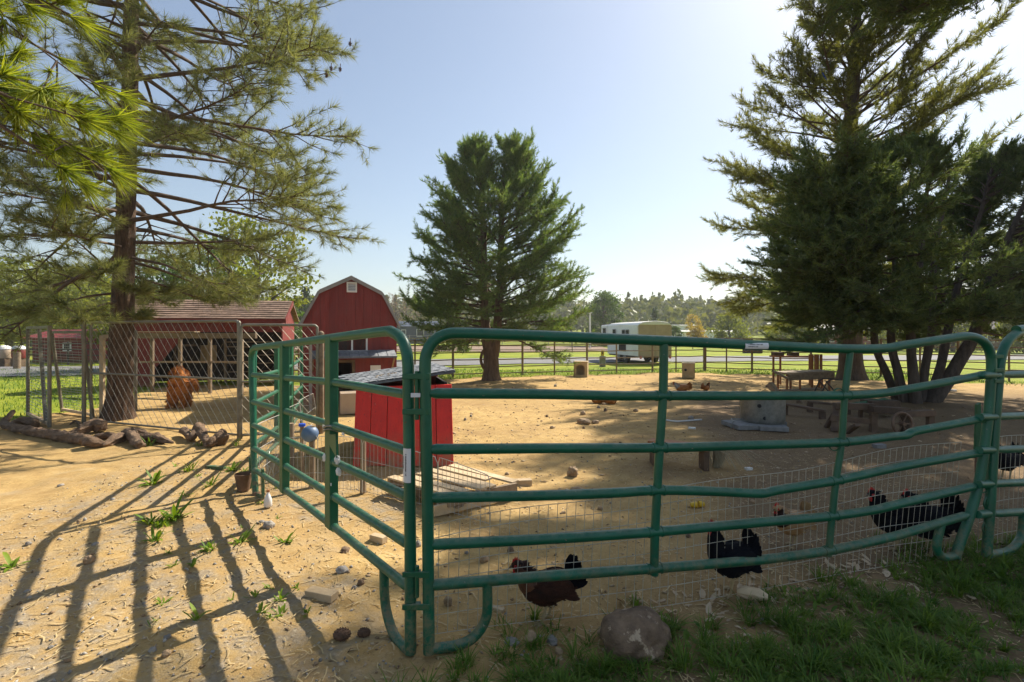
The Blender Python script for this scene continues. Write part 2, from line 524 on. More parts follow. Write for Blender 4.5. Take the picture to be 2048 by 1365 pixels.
M['clod'] = pbr("earth_clods", (0.15, 0.092, 0.048), (0.34, 0.22, 0.115), 6, 0.9, 0.3, ws=True)
M['stone_tan'] = pbr("tan_stone", (0.20, 0.125, 0.065), (0.46, 0.32, 0.185), 14, 0.85, 0.6, vary=0.25)
M['stone_grey'] = pbr("grey_stone", (0.15, 0.13, 0.11), (0.40, 0.36, 0.31), 14, 0.85, 0.6, vary=0.25)
M['boulder'] = pbr("mottled_boulder", (0.075, 0.045, 0.027), (0.34, 0.225, 0.135), 8, 0.9, 1.0, spots=(0.52, 0.39, 0.26, 1), spot_scale=10, spot_cut=0.57, bdist=0.02)
M['concrete'] = pbr("concrete", (0.17, 0.165, 0.155), (0.29, 0.28, 0.265), 9, 0.9, 0.4)
M['black'] = pbr("black_void", (0.006, 0.006, 0.007), (0.014, 0.013, 0.013), 5, 0.9, 0.0)
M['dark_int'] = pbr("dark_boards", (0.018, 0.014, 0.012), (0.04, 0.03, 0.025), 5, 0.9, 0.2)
M['glass'] = pbr("dark_glass", (0.02, 0.024, 0.028), (0.05, 0.055, 0.06), 3, 0.08, 0.0)
M['navy'] = pbr("navy_siding", (0.028, 0.042, 0.075), (0.045, 0.062, 0.10), 3, 0.6, 0.1)
M['rubber'] = pbr("rubber", (0.012, 0.012, 0.012), (0.03, 0.03, 0.03), 8, 0.7, 0.1)
M['blue_ball'] = pbr("faded_blue_ball", (0.065, 0.12, 0.22), (0.14, 0.21, 0.33), 4, 0.5, 0.1, spots=(0.5, 0.55, 0.62, 1), spot_scale=12, spot_cut=0.70)
M['blue'] = pbr("blue_plastic", (0.01, 0.06, 0.45), (0.02, 0.10, 0.60), 4, 0.4, 0.0)
M['yellow'] = pbr("yellow_plastic", (0.60, 0.36, 0.01), (0.75, 0.48, 0.02), 4, 0.4, 0.0)
M['red_comb'] = pbr("red_comb", (0.50, 0.012, 0.012), (0.65, 0.03, 0.02), 30, 0.5, 0.3)
M['hen_brown'] = pbr("dark_brown_feathers", (0.012, 0.006, 0.005), (0.075, 0.026, 0.014), 26, 0.6, 1.0, stretch=(0.4, 1, 1), bdist=0.012)
M['hen_neck'] = pbr("copper_neck_feathers", (0.05, 0.017, 0.008), (0.19, 0.068, 0.026), 30, 0.55, 1.0, stretch=(1, 1, 0.4), bdist=0.005)
M['hen_black'] = pbr("black_feathers", (0.004, 0.004, 0.006), (0.010, 0.010, 0.014), 22, 0.85, 0.8, stretch=(0.5, 1, 1), bdist=0.006)
M['hen_buff'] = pbr("buff_feathers", (0.28, 0.13, 0.045), (0.55, 0.36, 0.17), 14, 0.6, 0.8, stretch=(0.5, 1, 1), bdist=0.006)
M['hen_orange'] = pbr("orange_feathers", (0.28, 0.085, 0.015), (0.48, 0.19, 0.04), 16, 0.6, 0.7, stretch=(0.5, 1, 1), bdist=0.006)
M['rust_fur'] = pbr("rust_orange_fur", (0.30, 0.085, 0.012), (0.60, 0.21, 0.03), 14, 0.8, 0.9, stretch=(1, 1, 0.5), bdist=0.02)
M['leg'] = pbr("horn_coloured_leg", (0.30, 0.21, 0.10), (0.45, 0.34, 0.18), 40, 0.6, 0.3)
M['beak'] = pbr("beak", (0.06, 0.045, 0.03), (0.16, 0.12, 0.07), 40, 0.4, 0.0)
M['cone'] = pbr("pine_cone", (0.06, 0.03, 0.016), (0.17, 0.09, 0.05), 30, 0.8, 0.6)
M['dry_grass'] = pbr("dry_grass", (0.30, 0.24, 0.14), (0.50, 0.42, 0.27), 5, 0.7, 0.0)
M['label_paper'] = pbr("label_paper", (0.66, 0.66, 0.66), (0.76, 0.76, 0.76), 5, 0.5, 0.0)
M['ink'] = pbr("printed_ink", (0.03, 0.03, 0.04), (0.05, 0.05, 0.06), 5, 0.6, 0.0)
M['terracotta'] = pbr("brown_pot", (0.10, 0.055, 0.03), (0.20, 0.12, 0.07), 12, 0.8, 0.3)
M['translucent_plastic'] = pbr("milky_plastic", (0.62, 0.60, 0.58), (0.75, 0.73, 0.70), 10, 0.4, 0.05)
M['asphalt'] = pbr("asphalt", (0.13, 0.125, 0.125), (0.20, 0.19, 0.185), 3, 0.9, 0.2, ws=True)
M['arena'] = pbr("arena_dirt", (0.17, 0.105, 0.066), (0.25, 0.16, 0.105), 1.5, 0.95, 0.3, ws=True)

M['hen_black'].node_tree.nodes['Principled BSDF'].inputs['Specular IOR Level'].default_value = 0.12
M['hen_brown'].node_tree.nodes['Principled BSDF'].inputs['Specular IOR Level'].default_value = 0.2
# ================================================================ the setting: ground
def smooth01(a, b, x):
    t = np.clip((x - a) / (b - a), 0, 1)
    return t * t * (3 - 2 * t)

# fence of the pen (ground points): back stretch, corner, right stretch
FA0, FA1, FB1 = (-9.0, 15.7), (8.0, 20.9), (24.0, 12.4)
def side(p0, p1, X, Y):
    dx, dy = p1[0] - p0[0], p1[1] - p0[1]
    L = math.hypot(dx, dy)
    return (-(dy) * (X - p0[0]) + dx * (Y - p0[1])) / L     # >0 left of the direction

def fg_edge(X):
    """depth below which the grass of the foreground grows"""
    return np.interp(X, [-1.2, -0.45, -0.1, 0.75, 1.95, 2.7, 3.6, 6.0], [1.0, 1.9, 2.36, 2.50, 2.92, 3.25, 3.5, 3.9])

def vnoise(X, Y, s, seed):
    """cheap smooth value noise"""
    r = np.random.default_rng(seed)
    tab = r.random((256, 256))
    x = X * s + 97.3; y = Y * s + 41.7
    xi = np.floor(x).astype(int); yi = np.floor(y).astype(int)
    fx = x - xi; fy = y - yi
    fx = fx * fx * (3 - 2 * fx); fy = fy * fy * (3 - 2 * fy)
    g = lambda a, b: tab[a % 256, b % 256]
    return (g(xi, yi) * (1 - fx) + g(xi + 1, yi) * fx) * (1 - fy) + (g(xi, yi + 1) * (1 - fx) + g(xi + 1, yi + 1) * fx) * fy

def grass_mask(X, Y):
    n = (vnoise(X, Y, 1.3, 1) - 0.5) * 1.0 + (vnoise(X, Y, 4.0, 2) - 0.5) * 0.5
    a = side(FA0, FA1, X, Y) + 0.5 + n * 0.8
    b = side(FA1, FB1, X, Y) + 1.4 + n * 1.6
    back = np.maximum(a, b)
    left = np.minimum(-8.6 - 0.30 * np.maximum(0, Y - 9.5) - X + n * 1.2, (Y - 6.6) * 1.0 + n)
    leftb = np.minimum(Y - 15.2 + n, -4.0 - X)
    fg = (fg_edge(X) - Y) * 2.2 + n * 0.55
    m = np.maximum(np.maximum(smooth01(-0.25, 0.35, back), smooth01(-0.3, 0.5, left)),
                   smooth01(-0.3, 0.4, leftb))
    return m

def axis(dense0, dense1, step, far0, far1, growth=1.12):
    a = list(np.arange(dense0, dense1 + 1e-6, step))
    s, x = step, dense1
    while x < far1:
        s *= growth; x += s; a.append(x)
    s, x, pre = step, dense0, []
    while x > far0:
        s *= growth; x -= s; pre.append(x)
    return np.array(pre[::-1] + a)

xs = axis(-5.2, 5.0, 0.045, -420, 420, 1.09)
ys = axis(1.2, 8.0, 0.045, -40, 520, 1.06)
GX, GY = np.meshgrid(xs, ys)
GZ = 0.020 * np.sin(GX * 0.9 + 1.3) * np.cos(GY * 0.7) + 0.014 * np.sin(GX * 2.1 + GY * 1.7)
GZ *= np.clip((60 - GY) / 50, 0, 1)
GZ += 7.0 * smooth01(75, 235, GY)
near = np.clip((14 - GY) / 8, 0, 1)
rough = (vnoise(GX, GY, 2.2, 33) - .5) * 0.014 + (vnoise(GX, GY, 5, 3) - .5) * 0.020 + (vnoise(GX, GY, 11, 4) - .5) * 0.016 + (vnoise(GX, GY, 21, 5) - .5) * 0.011
GZ += rough * near - 0.004
gm = grass_mask(GX, GY)
# coarse grey gravel shows in the trodden ground at the left front, darker litter under the trees at the right
gravel = smooth01(0.38, 0.66, vnoise(GX, GY, 0.9, 8) * 0.6 + vnoise(GX, GY, 3.1, 9) * 0.4 + 0.14 * smooth01(4.0, 2.4, GY)) * 0.65 * smooth01(-0.2, -1.2, GX) * smooth01(7, 4, GY)
litter = smooth01(0.5, 2.2, GX - 0.30 * np.maximum(0, GY - 3.0) + (vnoise(GX, GY, 1.1, 10) - .5) * 1.6) * smooth01(15, 11, GY)
litter = np.maximum(litter, 0.9 * smooth01(-0.1, 0.5, (fg_edge(GX) - GY) * 2.2 + (vnoise(GX, GY, 2.3, 14) - .5)))
attr = np.stack([gm, gravel, litter, np.ones_like(gm)], -1).reshape(-1, 4)
nx, ny = len(xs), len(ys)
idx = np.arange(nx * ny).reshape(ny, nx)
faces = np.stack([idx[:-1, :-1], idx[:-1, 1:], idx[1:, 1:], idx[1:, :-1]], -1).reshape(-1, 4)
me = raw_mesh("ground", np.stack([GX, GY, GZ], -1), faces, 4, smooth=True, attr=attr)

m, t, p = nt("ground_soil_and_lawn")
pos = coords(t, (1, 1, 1), True)
att = nn(t, "ShaderNodeVertexColor", layer_name="Col")
sep = nn(t, "ShaderNodeSeparateColor"); t.links.new(att.outputs[0], sep.inputs[0])
n_big = noise_tex(t, pos, 0.6, 4, 0.6)
n_mid = noise_tex(t, pos, 5.0, 6, 0.7)
n_fine = noise_tex(t, pos, 55.0, 6, 0.75)
n_fib = noise_tex(t, coords(t, (1, 3.2, 1), True), 34.0, 4, 0.7, 1.2)
sand = ramp(t, n_mid, [(0.25, (0.34, 0.210, 0.078)), (0.5, (0.50, 0.332, 0.130)), (0.78, (0.63, 0.445, 0.195))])
sand = mix(t, ramp(t, n_big, [(0.35, (0, 0, 0)), (0.7, (1, 1, 1))]), sand, mix(t, 0.65, sand, (0.33, 0.205, 0.090, 1)))
sand = mix(t, ramp(t, noise_tex(t, pos, 1.7, 5, 0.65), [(0.52, (0, 0, 0)), (0.70, (0.55, 0.55, 0.55))]), sand, (0.30, 0.19, 0.088, 1))
sand = mix(t, ramp(t, n_fine, [(0.30, (0.85, 0.85, 0.85)), (0.45, (0, 0, 0))]), sand, (0.165, 0.10, 0.05, 1))
sand = mix(t, ramp(t, n_fib, [(0.60, (0, 0, 0)), (0.72, (0.7, 0.7, 0.7))]), sand, (0.68, 0.52, 0.26, 1))
vor = nn(t, "ShaderNodeTexVoronoi"); vor.inputs['Scale'].default_value = 48; t.links.new(pos, vor.inputs['Vector'])
grav = mix(t, ramp(t, vor.outputs['Distance'], [(0.1, (1, 1, 1)), (0.75, (0, 0, 0))]), (0.15, 0.125, 0.10, 1), ramp(t, noise_tex(t, pos, 40.0, 2, 0.5), [(0.35, (0.17, 0.15, 0.125)), (0.65, (0.46, 0.42, 0.36))]))
grav = mix(t, 0.35, grav, (0.27, 0.25, 0.225, 1))
gf = nn(t, "ShaderNodeMath", operation='MULTIPLY'); t.links.new(sep.outputs[1], gf.inputs[0])
t.links.new(ramp(t, n_mid, [(0.42, (0, 0, 0)), (0.60, (1, 1, 1))]), gf.inputs[1])
soil = mix(t, gf.outputs[0], sand, grav)
lit = ramp(t, n_fine, [(0.3, (0.10, 0.065, 0.038)), (0.6, (0.20, 0.135, 0.08)), (0.78, (0.36, 0.27, 0.17))])
lf = nn(t, "ShaderNodeMath", operation='MULTIPLY'); t.links.new(sep.outputs[2], lf.inputs[0]); lf.inputs[1].default_value = 0.85
soil = mix(t, lf.outputs[0], soil, lit)
lawn = ramp(t, noise_tex(t, pos, 0.35, 6, 0.7), [(0.3, (0.12, 0.18, 0.014)), (0.5, (0.25, 0.285, 0.022)), (0.72, (0.42, 0.39, 0.050))])
lawn = mix(t, ramp(t, n_fine, [(0.35, (0.6, 0.6, 0.6)), (0.55, (0, 0, 0))]), lawn, (0.065, 0.105, 0.016, 1))
gr = nn(t, "ShaderNodeMath", operation='ADD'); t.links.new(sep.outputs[0], gr.inputs[0])
sc = nn(t, "ShaderNodeMath", operation='MULTIPLY_ADD'); sc.inputs[1].default_value = 0.7; sc.inputs[2].default_value = -0.35
t.links.new(n_mid, sc.inputs[0]); t.links.new(sc.outputs[0], gr.inputs[1])
gfac = ramp(t, gr.outputs[0], [(0.42, (0, 0, 0)), (0.60, (1, 1, 1))])
t.links.new(mix(t, gfac, soil, lawn), p.inputs['Base Color'])
p.inputs['Roughness'].default_value = 0.95
p.inputs['Specular IOR Level'].default_value = 0.15
hb = nn(t, "ShaderNodeMath", operation='MULTIPLY_ADD'); hb.inputs[1].default_value = 0.5
t.links.new(n_fine, hb.inputs[0]); t.links.new(n_mid, hb.inputs[2])
bump(t, p, hb.outputs[0], 0.55, 0.03)
ground = mesh_obj("ground", me, m, rebase=False)
tag(ground, "sandy pen ground running out into green lawn", None, None, "structure")

def strip(name, pts, w, z, mat, label):
    """flat road sheet along a polyline, following the ground"""
    P = spline([Vector((x, y, 0)) for x, y in pts], 1.5)
    vs, fs = [], []
    for i, (c, u, v, tt) in enumerate(frames(P)):
        s = Vector((tt.y, -tt.x, 0)).normalized()
        for q in (-w / 2, w / 2):
            a = c + s * q
            vs.append((a.x, a.y, gz(a.x, a.y) + z))
        if i: fs.append((2 * i - 2, 2 * i - 1, 2 * i + 1, 2 * i))
    mb = MB(); mb.add(vs, fs)
    o = mb.build(name, mat, rebase=False)
    return tag(o, label, None, None, "structure")
strip("road", [(-60, 17.5), (-32, 19.0), (-17, 21.4), (-5, 26.6), (3, 29.2), (12, 30.8), (40, 33.5), (120, 40)], 6.0, 0.030, M['asphalt'], "grey asphalt lane crossing behind the pen")
mb = MB(); mb.add([(-34, 43, 0.035), (9, 43, 0.035), (11, 64, 0.035), (-36, 64, 0.035)], [(0, 1, 2, 3)])
tag(mb.build("riding_arena", M['arena'], rebase=False), "brown dirt riding arena beyond the lane", None, None, "structure")
# ================================================================ trees
def tuft_templates(n, length, width, spread, seed, variants=6, back=0.35):
    r = np.random.default_rng(seed)
    out = []
    for _ in range(variants):
        th = np.radians(spread) * np.sqrt(r.random(n)) * (0.35 + 0.65 * r.random(n)) + 0.06
        ph = r.random(n) * 2 * np.pi
        d = np.stack([np.sin(th) * np.cos(ph), np.sin(th) * np.sin(ph), np.cos(th)], -1)
        L = length * (0.7 + 0.45 * r.random(n))
        b = np.stack([np.zeros(n), np.zeros(n), -back * length * r.random(n)], -1)
        a = r.normal(size=(n, 3))
        s = np.cross(d, a); s /= np.linalg.norm(s, axis=1)[:, None]
        w = (width * (0.8 + 0.4 * r.random(n)))[:, None] / 2
        tip = b + d * L[:, None]
        out.append(np.stack([b - s * w, b + s * w, tip], 1))
    return np.array(out)                                   # variants, n, 3, 3

def brush_templates(n, axis, needle, width, ang, seed, variants=7):
    """bottlebrush sprays: needles standing off all along a twig end"""
    r = np.random.default_rng(seed)
    out = []
    for _ in range(variants):
        s = r.random(n) ** 0.8
        th = np.radians(ang) * (1.15 - 0.75 * s) * (0.6 + 0.8 * r.random(n))
        ph = r.random(n) * 2 * np.pi
        d = np.stack([np.sin(th) * np.cos(ph), np.sin(th) * np.sin(ph), np.cos(th)], -1)
        bend = r.normal(size=2) * 0.12
        b = np.stack([bend[0] * s * s * axis, bend[1] * s * s * axis, axis * (s - 0.75)], -1)
        L = needle * (0.7 + 0.5 * r.random(n))
        a = r.normal(size=(n, 3)); sd_ = np.cross(d, a); sd_ /= np.linalg.norm(sd_, axis=1)[:, None]
        w = (width * (0.8 + 0.4 * r.random(n)))[:, None] / 2
        out.append(np.stack([b - sd_ * w, b + sd_ * w, b + d * L[:, None]], 1))
    return np.array(out)

def scatter(pos, dirs, scale, tmpl, seed):
    """copies of the tuft templates at the given places: triangle soup"""
    r = np.random.default_rng(seed)
    pos = np.asarray(pos, float); dirs = np.asarray(dirs, float); scale = np.asarray(scale, float)
    N = len(pos)
    z = dirs / np.linalg.norm(dirs, axis=1)[:, None]
    a = r.normal(size=(N, 3))
    x = np.cross(z, a); x /= np.linalg.norm(x, axis=1)[:, None]
    y = np.cross(z, x)
    R = np.stack([x, y, z], -1) * scale[:, None, None]     # columns
    T = tmpl[r.integers(0, len(tmpl), N)]                  # N,n,3,3
    W = np.einsum('nij,nkcj->nkci', R, T) + pos[:, None, None, :]
    return W.reshape(-1, 3)

def soup_mesh(name, V, k=3):
    return raw_mesh(name, V, np.arange(len(V)).reshape(-1, k), k)

class Limbs:
    def __init__(self, n=5):
        self.n, self.V, self.F, self.k = n, [], [], 0
    def add(self, pts, r0, r1):
        m = len(pts)
        n = self.n
        fr = frames(pts)
        ang = [2 * math.pi * k / n for k in range(n)]
        for i, (p, u, v, t) in enumerate(fr):
            q = r0 + (r1 - r0) * i / (m - 1)
            for a in ang:
                self.V.append(p + u * (math.cos(a) * q) + v * (math.sin(a) * q))
        for i in range(m - 1):
            for k in range(n):
                k2 = (k + 1) % n
                b = self.k + i * n
                self.F.append((b + k, b + k2, b + n + k2, b + n + k))
        self.k += m * n
    def mesh(self, name):
        return raw_mesh(name, np.array([tuple(v) for v in self.V]), np.array(self.F), 4, smooth=True)

def trunk_mesh(pts, radii, n=16, seed=0, flare=0.5, ridges=0.07, step=0.12):
    """tapered trunk with root flare and rough bark"""
    P = spline(pts, step)
    # radius by arc length
    acc, L = [0.0], [0.0]
    Q = [Vector(q) for q in pts]
    for a, b in zip(Q[:-1], Q[1:]): L.append(L[-1] + (b - a).length)
    for a, b in zip(P[:-1], P[1:]): acc.append(acc[-1] + (b - a).length)
    R = np.interp(np.array(acc) / acc[-1], np.array(L) / L[-1], radii)
    V, F = [], []
    for i, (p, u, v, t) in enumerate(frames(P)):
        fl = 1 + flare * math.exp(-acc[i] / 0.28)
        for k in range(n):
            a = 2 * math.pi * k / n
            root = 1 + (0.35 * flare * math.exp(-acc[i] / 0.22)) * math.cos(a * 5 + seed) 
            nz = mnoise.noise(Vector((math.cos(a) * 2.2 + seed, math.sin(a) * 2.2, acc[i] * 0.8)))
            nz2 = mnoise.noise(Vector((math.cos(a) * 7 + seed, math.sin(a) * 7, acc[i] * 1.6)))
            q = R[i] * fl * root * (1 + ridges * (nz * 1.3 + nz2))
            V.append(tuple(p + u * (math.cos(a) * q) + v * (math.sin(a) * q)))
    m = len(P)
    for i in range(m - 1):
        for k in range(n):
            k2 = (k + 1) % n
            F.append((i * n + k, i * n + k2, (i + 1) * n + k2, (i + 1) * n + k))
    return raw_mesh("trunk", np.array(V), np.array(F), 4, smooth=True)

def interp_axis(pts, z):
    for a, b in zip(pts[:-1], pts[1:]):
        if a.z <= z <= b.z:
            return a + (b - a) * ((z - a.z) / max(1e-6, b.z - a.z))
    return pts[-1].copy() if z > pts[-1].z else pts[0].copy()

def branch_line(p, d, L, droop, upturn, rnd, m=8, wob=0.06):
    pts = [p.copy()]
    d = d.normalized()
    for i in range(m):
        s = (i + 1) / m
        d = d + Vector((rnd.gauss(0, wob), rnd.gauss(0, wob), rnd.gauss(0, wob) - droop / m + (upturn * 2.2 * (s - 0.5) / m if s > 0.5 else 0)))
        d.normalize()
        pts.append(pts[-1] + d * (L / m))
    return pts

def conifer(name, label, axes, radii, profile, z0, z1, nbranch, elev, seed, bark, needle_mat, tmpl, sub_n=9, sub_len=0.34,
            tuft_gap=0.16, tuft_scale=1.0, start=0.30, droop=0.25, upturn=0.5, group=None, cat="tree", br_r=0.022, azf=None, ter=0,
            flare=0.5, trunk_n=16, ridges=0.07, limb_mat='twig', twig_in=0.55, bare=0.0):
    """axes: list of stems, each a list of trunk points; profile(z, az) -> branch length"""
    rnd = random.Random(seed)
    root = thing(name, label, cat, axes[0][0], group)
    for k, (ax, rr) in enumerate(zip(axes, radii)):
        mesh_obj("trunk", trunk_mesh(ax, rr, trunk_n, seed + k, flare if k == 0 else 0.1, ridges), bark, root)
    limbs = Limbs(5)
    fine = Limbs(3)
    tp, td, ts = [], [], []
    def tufts(line, f0, gap, sc):
        L = sum((b - a).length for a, b in zip(line[:-1], line[1:]))
        k = max(1, int(L * (1 - f0) / gap))
        for q in range(k + 1):
            s = f0 + (1 - f0) * (q / max(1, k))
            x = s * (len(line) - 1); i = min(len(line) - 2, int(x)); fr = x - i
            pnt = line[i] + (line[i + 1] - line[i]) * fr
            dd = (line[i + 1] - line[i]).normalized()
            side_v = Vector((rnd.gauss(0, 1), rnd.gauss(0, 1), rnd.gauss(0.35, 0.8)))
            dd = (dd + side_v * (0.15 if q == k else 0.55)).normalized()
            tp.append(tuple(pnt)); td.append(tuple(dd)); ts.append(sc * (0.75 + 0.5 * rnd.random()))
    for b in range(nbranch):
        f = (b + rnd.random()) / nbranch
        z = z0 + (z1 - z0) * f
        az = b * 2.399963 + rnd.gauss(0, 0.35)
        if azf is not None:
            az = azf(az, z, rnd)
        ax = axes[rnd.randrange(len(axes))] if len(axes) > 1 else axes[0]
        if len(axes) > 1:
            # a stem carries the branches on its own side
            best = max(axes, key=lambda A: (interp_axis([Vector(q) for q in A], z).x * math.cos(az) + interp_axis([Vector(q) for q in A], z).y * math.sin(az)) + rnd.gauss(0, 0.25) - (100 if z > A[-1][2] else 0))
            ax = best
        A = [Vector(q) for q in ax]
        if z > A[-1].z: continue
        p = interp_axis(A, z)
        L = profile(z, az) * (0.72 + 0.42 * rnd.random())
        if L < 0.12: continue
        e = math.radians(elev(z)) + rnd.gauss(0, 0.17)
        d = Vector((math.cos(az) * math.cos(e), math.sin(az) * math.cos(e), math.sin(e)))
        line = branch_line(p, d, L, droop * (0.6 + 0.8 * rnd.random()), upturn, rnd, 8, 0.055)
        r0 = br_r * (0.45 + 0.4 * L)
        limbs.add(line, r0, 0.006)
        if rnd.random() < bare:
            pass
        ns = max(2, int(sub_n * (0.5 + 0.25 * L)))
        for s in range(ns):
            u = start + (1 - start) * ((s + rnd.random()) / ns)
            x = u * (len(line) - 1); i = min(len(line) - 2, int(x))
            q = line[i] + (line[i + 1] - line[i]) * (x - i)
            fw = (line[i + 1] - line[i]).normalized()
            lat = fw.cross(Vector((0, 0, 1)))
            lat = lat.normalized() if lat.length > 1e-3 else Vector((1, 0, 0))
            sg = 1 if s % 2 else -1
            a = rnd.uniform(0.5, 1.05)
            dd = (fw * math.cos(a) + lat * (sg * math.sin(a)) + Vector((0, 0, rnd.gauss(0.12, 0.28)))).normalized()
            SL = sub_len * L * (1.15 - 0.75 * u) * rnd.uniform(0.6, 1.2) + 0.10
            sl = branch_line(q, dd, SL, 0.06, 0.35 + 0.5 * upturn, rnd, 4, 0.10)
            fine.add(sl, max(0.0045, r0 * 0.35), 0.003)
            tufts(sl, twig_in, tuft_gap, tuft_scale)
            for _ in range(ter):
                j = rnd.randrange(1, 4)
                d3 = ((sl[j + 1] - sl[j]).normalized() + Vector((rnd.gauss(0, .6), rnd.gauss(0, .6), rnd.gauss(.1, .4)))).normalized()
                tl = branch_line(sl[j], d3, SL * rnd.uniform(0.35, 0.7), 0.05, 0.4, rnd, 3, 0.12)
                fine.add(tl, 0.004, 0.0025)
                tufts(tl, 0.6, tuft_gap, tuft_scale)
        tufts(line, 0.80, tuft_gap, tuft_scale)
    mesh_obj("branches", limbs.mesh("branches"), M[limb_mat], root)
    if fine.V:
        mesh_obj("twigs", fine.mesh("twigs"), M[limb_mat], root)
    V = scatter(tp, td, ts, tmpl, seed)
    mesh_obj("crown", soup_mesh("crown", V), needle_mat, root)
    return root, len(tp)

# ---- big pine at the left, standing inside the kennel fence
LP = [U(238, 848, 8.95), U(246, 600, 8.95), U(256, 300, 8.95), U(263, 0, 8.95), U(268, -330, 8.95), U(270, -640, 8.95)]
LP[0].z = -0.05
def prof_left(z, az):
    c = math.cos(az)
    base = np.interp(z, [1.9, 2.4, 3.5, 6.0, 8.5, 11.5, 13.3], [1.4, 3.0, 3.7, 4.1, 3.9, 2.3, 0.4])
    if c > 0.1 and z < 3.0: base *= 0.35 + 0.4 * (z - 1.95)
    if math.sin(az) < -0.5: base *= 0.55          # few boughs on the near side, the trunk shows
    return base * (0.98 - 0.08 * c)
tm_long = brush_templates(44, 0.13, 0.175, 0.0072, 58, 3)
root, n = conifer("pine_tree", "tall pine with long open needle branches inside the chain-link kennel", [LP], [[0.200, 0.165, 0.130, 0.105, 0.07, 0.02]],
        prof_left, 1.95, 13.2, 150, lambda z: np.interp(z, [2, 5, 9, 13], [2, 8, 22, 45]), 21, M['bark'], M['needle_pine'], tm_long,
        sub_n=11, sub_len=0.36, tuft_gap=0.17, tuft_scale=1.08, start=0.46, droop=0.30, upturn=0.55, ter=1, br_r=0.025, ridges=0.13, trunk_n=40, flare=0.40)
print("left pine tufts", n)

# ---- two-stemmed pine in the middle of the pen
CD = 16.6
C0 = U(982, 762, CD); C0.z = -0.05
ca = [C0, U(981, 715, CD), U(972, 660, CD), U(968, 560, CD), U(966, 430, CD), U(962, 306, CD)]
cb = [U(986, 712, CD), U(994, 660, CD), U(1001, 560, CD), U(1004, 430, CD), U(1012, 300, CD)]
def prof_mid(z, az):
    r = np.interp(z, [1.5, 2.1, 3.2, 4.4, 5.5, 6.4, 7.0, 7.5, 8.0], [2.9, 3.25, 2.85, 2.65, 2.3, 1.8, 1.3, 0.7, 0.25])
    if math.sin(az) < -0.55: r *= 0.72
    return r * (0.9 + 0.12 * math.sin(3 * az + 1.0))
tm_mid = brush_templates(46, 0.34, 0.12, 0.016, 62, 5)
root, n = conifer("pine_tree", "two-stemmed bushy dark green pine at the back of the sandy pen", [ca, cb], [[0.25, 0.24, 0.15, 0.12, 0.09, 0.02], [0.18, 0.15, 0.12, 0.09, 0.02]],
        prof_mid, 1.45, 7.8, 235, lambda z: np.interp(z, [1.5, 3, 6, 8.0], [0, 18, 40, 60]), 33, M['bark_orange'], M['needle_mid'], tm_mid,
        sub_n=11, sub_len=0.34, tuft_gap=0.20, tuft_scale=1.1, start=0.40, droop=0.10, upturn=1.0, br_r=0.026, twig_in=0.2, flare=0.45, ridges=0.10)
print("mid pine tufts", n)
mbx = MB(); mbx.tube(spline([U(968, 738, CD - .2), U(962, 722, CD - .25), U(965, 705, CD - .25), U(972, 698, CD - .2)], 0.05), 0.05, 7)
mbx.build("dead_limb", M['bark_orange'], root, smooth=True)

# ---- tall pine at the right
RD = 17.0
rp = [U(1703, 762, RD), U(1701, 640, RD), U(1698, 350, RD), U(1710, 100, RD), U(1718, -40, RD), U(1722, -105, RD)]
rp[0].z = -0.05
def prof_right(z, az):
    c = math.cos(az)
    r = np.interp(z, [2.4, 3.8, 5.5, 8.0, 10.5, 12.5, 13.6, 14.6], [4.3, 4.5, 4.3, 4.0, 3.7, 3.2, 2.2, 0.8])
    # back-left and upper left boughs shortened so the crown's shadow leaves the pen sunlit
    if math.sin(az) < -0.6: r *= 0.6
    a = (math.degrees(az) - 122 + 180) % 360 - 180
    k = math.exp(-(a / 46.0) ** 2)
    a2 = (math.degrees(az) - 182 + 180) % 360 - 180
    r *= 1 - 0.36 * math.exp(-(a2 / 40.0) ** 2) * min(1, max(0, (z - 10.0) / 1.5))
    return r * (1.0 + (0.14 if c > 0 else 0.0) * (z > 6)) * (1 - 0.55 * k * min(1, max(0, (z - 6.5) / 3)))
tm_tall = brush_templates(44, 0.30, 0.15, 0.0150, 60, 7)
root, n = conifer("pine_tree", "tall backlit pine rising behind the multi-stemmed tree", [rp], [[0.36, 0.32, 0.25, 0.17, 0.09, 0.02]],
        prof_right, 2.4, 14.4, 165, lambda z: np.interp(z, [2, 5, 9, 14], [-6, 16, 36, 58]), 44, M['bark_grey'], M['needle_tall'], tm_tall,
        sub_n=10, sub_len=0.30, tuft_gap=0.24, tuft_scale=1.35, start=0.50, droop=0.06, upturn=0.5, br_r=0.026, twig_in=0.40, flare=0.35, ridges=0.10)
print("right pine tufts", n)

# ---- multi-stemmed juniper-like tree at the right
JD = 11.4
def stem(*pp): return [U(x, y, d) for x, y, d in pp]
stems = [stem((1796, 806, JD + .3), (1772, 745, JD + .2), (1750, 690, JD), (1745, 600, JD - .2), (1715, 480, JD - .5), (1690, 385, JD - .7)),
         stem((1810, 812, JD), (1796, 745, JD), (1782, 680, JD), (1790, 560, JD), (1785, 430, JD), (1790, 330, JD)),
         stem((1832, 810, JD - .2), (1826, 745, JD - .2), (1822, 660, JD - .2), (1838, 540, JD - .2), (1850, 420, JD - .2), (1862, 310, JD - .2)),
         stem((1842, 812, JD), (1850, 740, JD), (1866, 640, JD), (1868, 520, JD), (1890, 400, JD), (1905, 320, JD)),
         stem((1856, 815, JD), (1880, 740, JD), (1898, 650, JD + .2), (1925, 540, JD + .3), (1960, 430, JD + .4), (1985, 330, JD + .4)),
         stem((1862, 818, JD - .1), (1905, 745, JD - .1), (1950, 665, JD - .1), (1975, 575, JD - .2), (2020, 470, JD - .3), (2060, 380, JD - .3))]
for s_ in stems: s_[0].z = -0.05
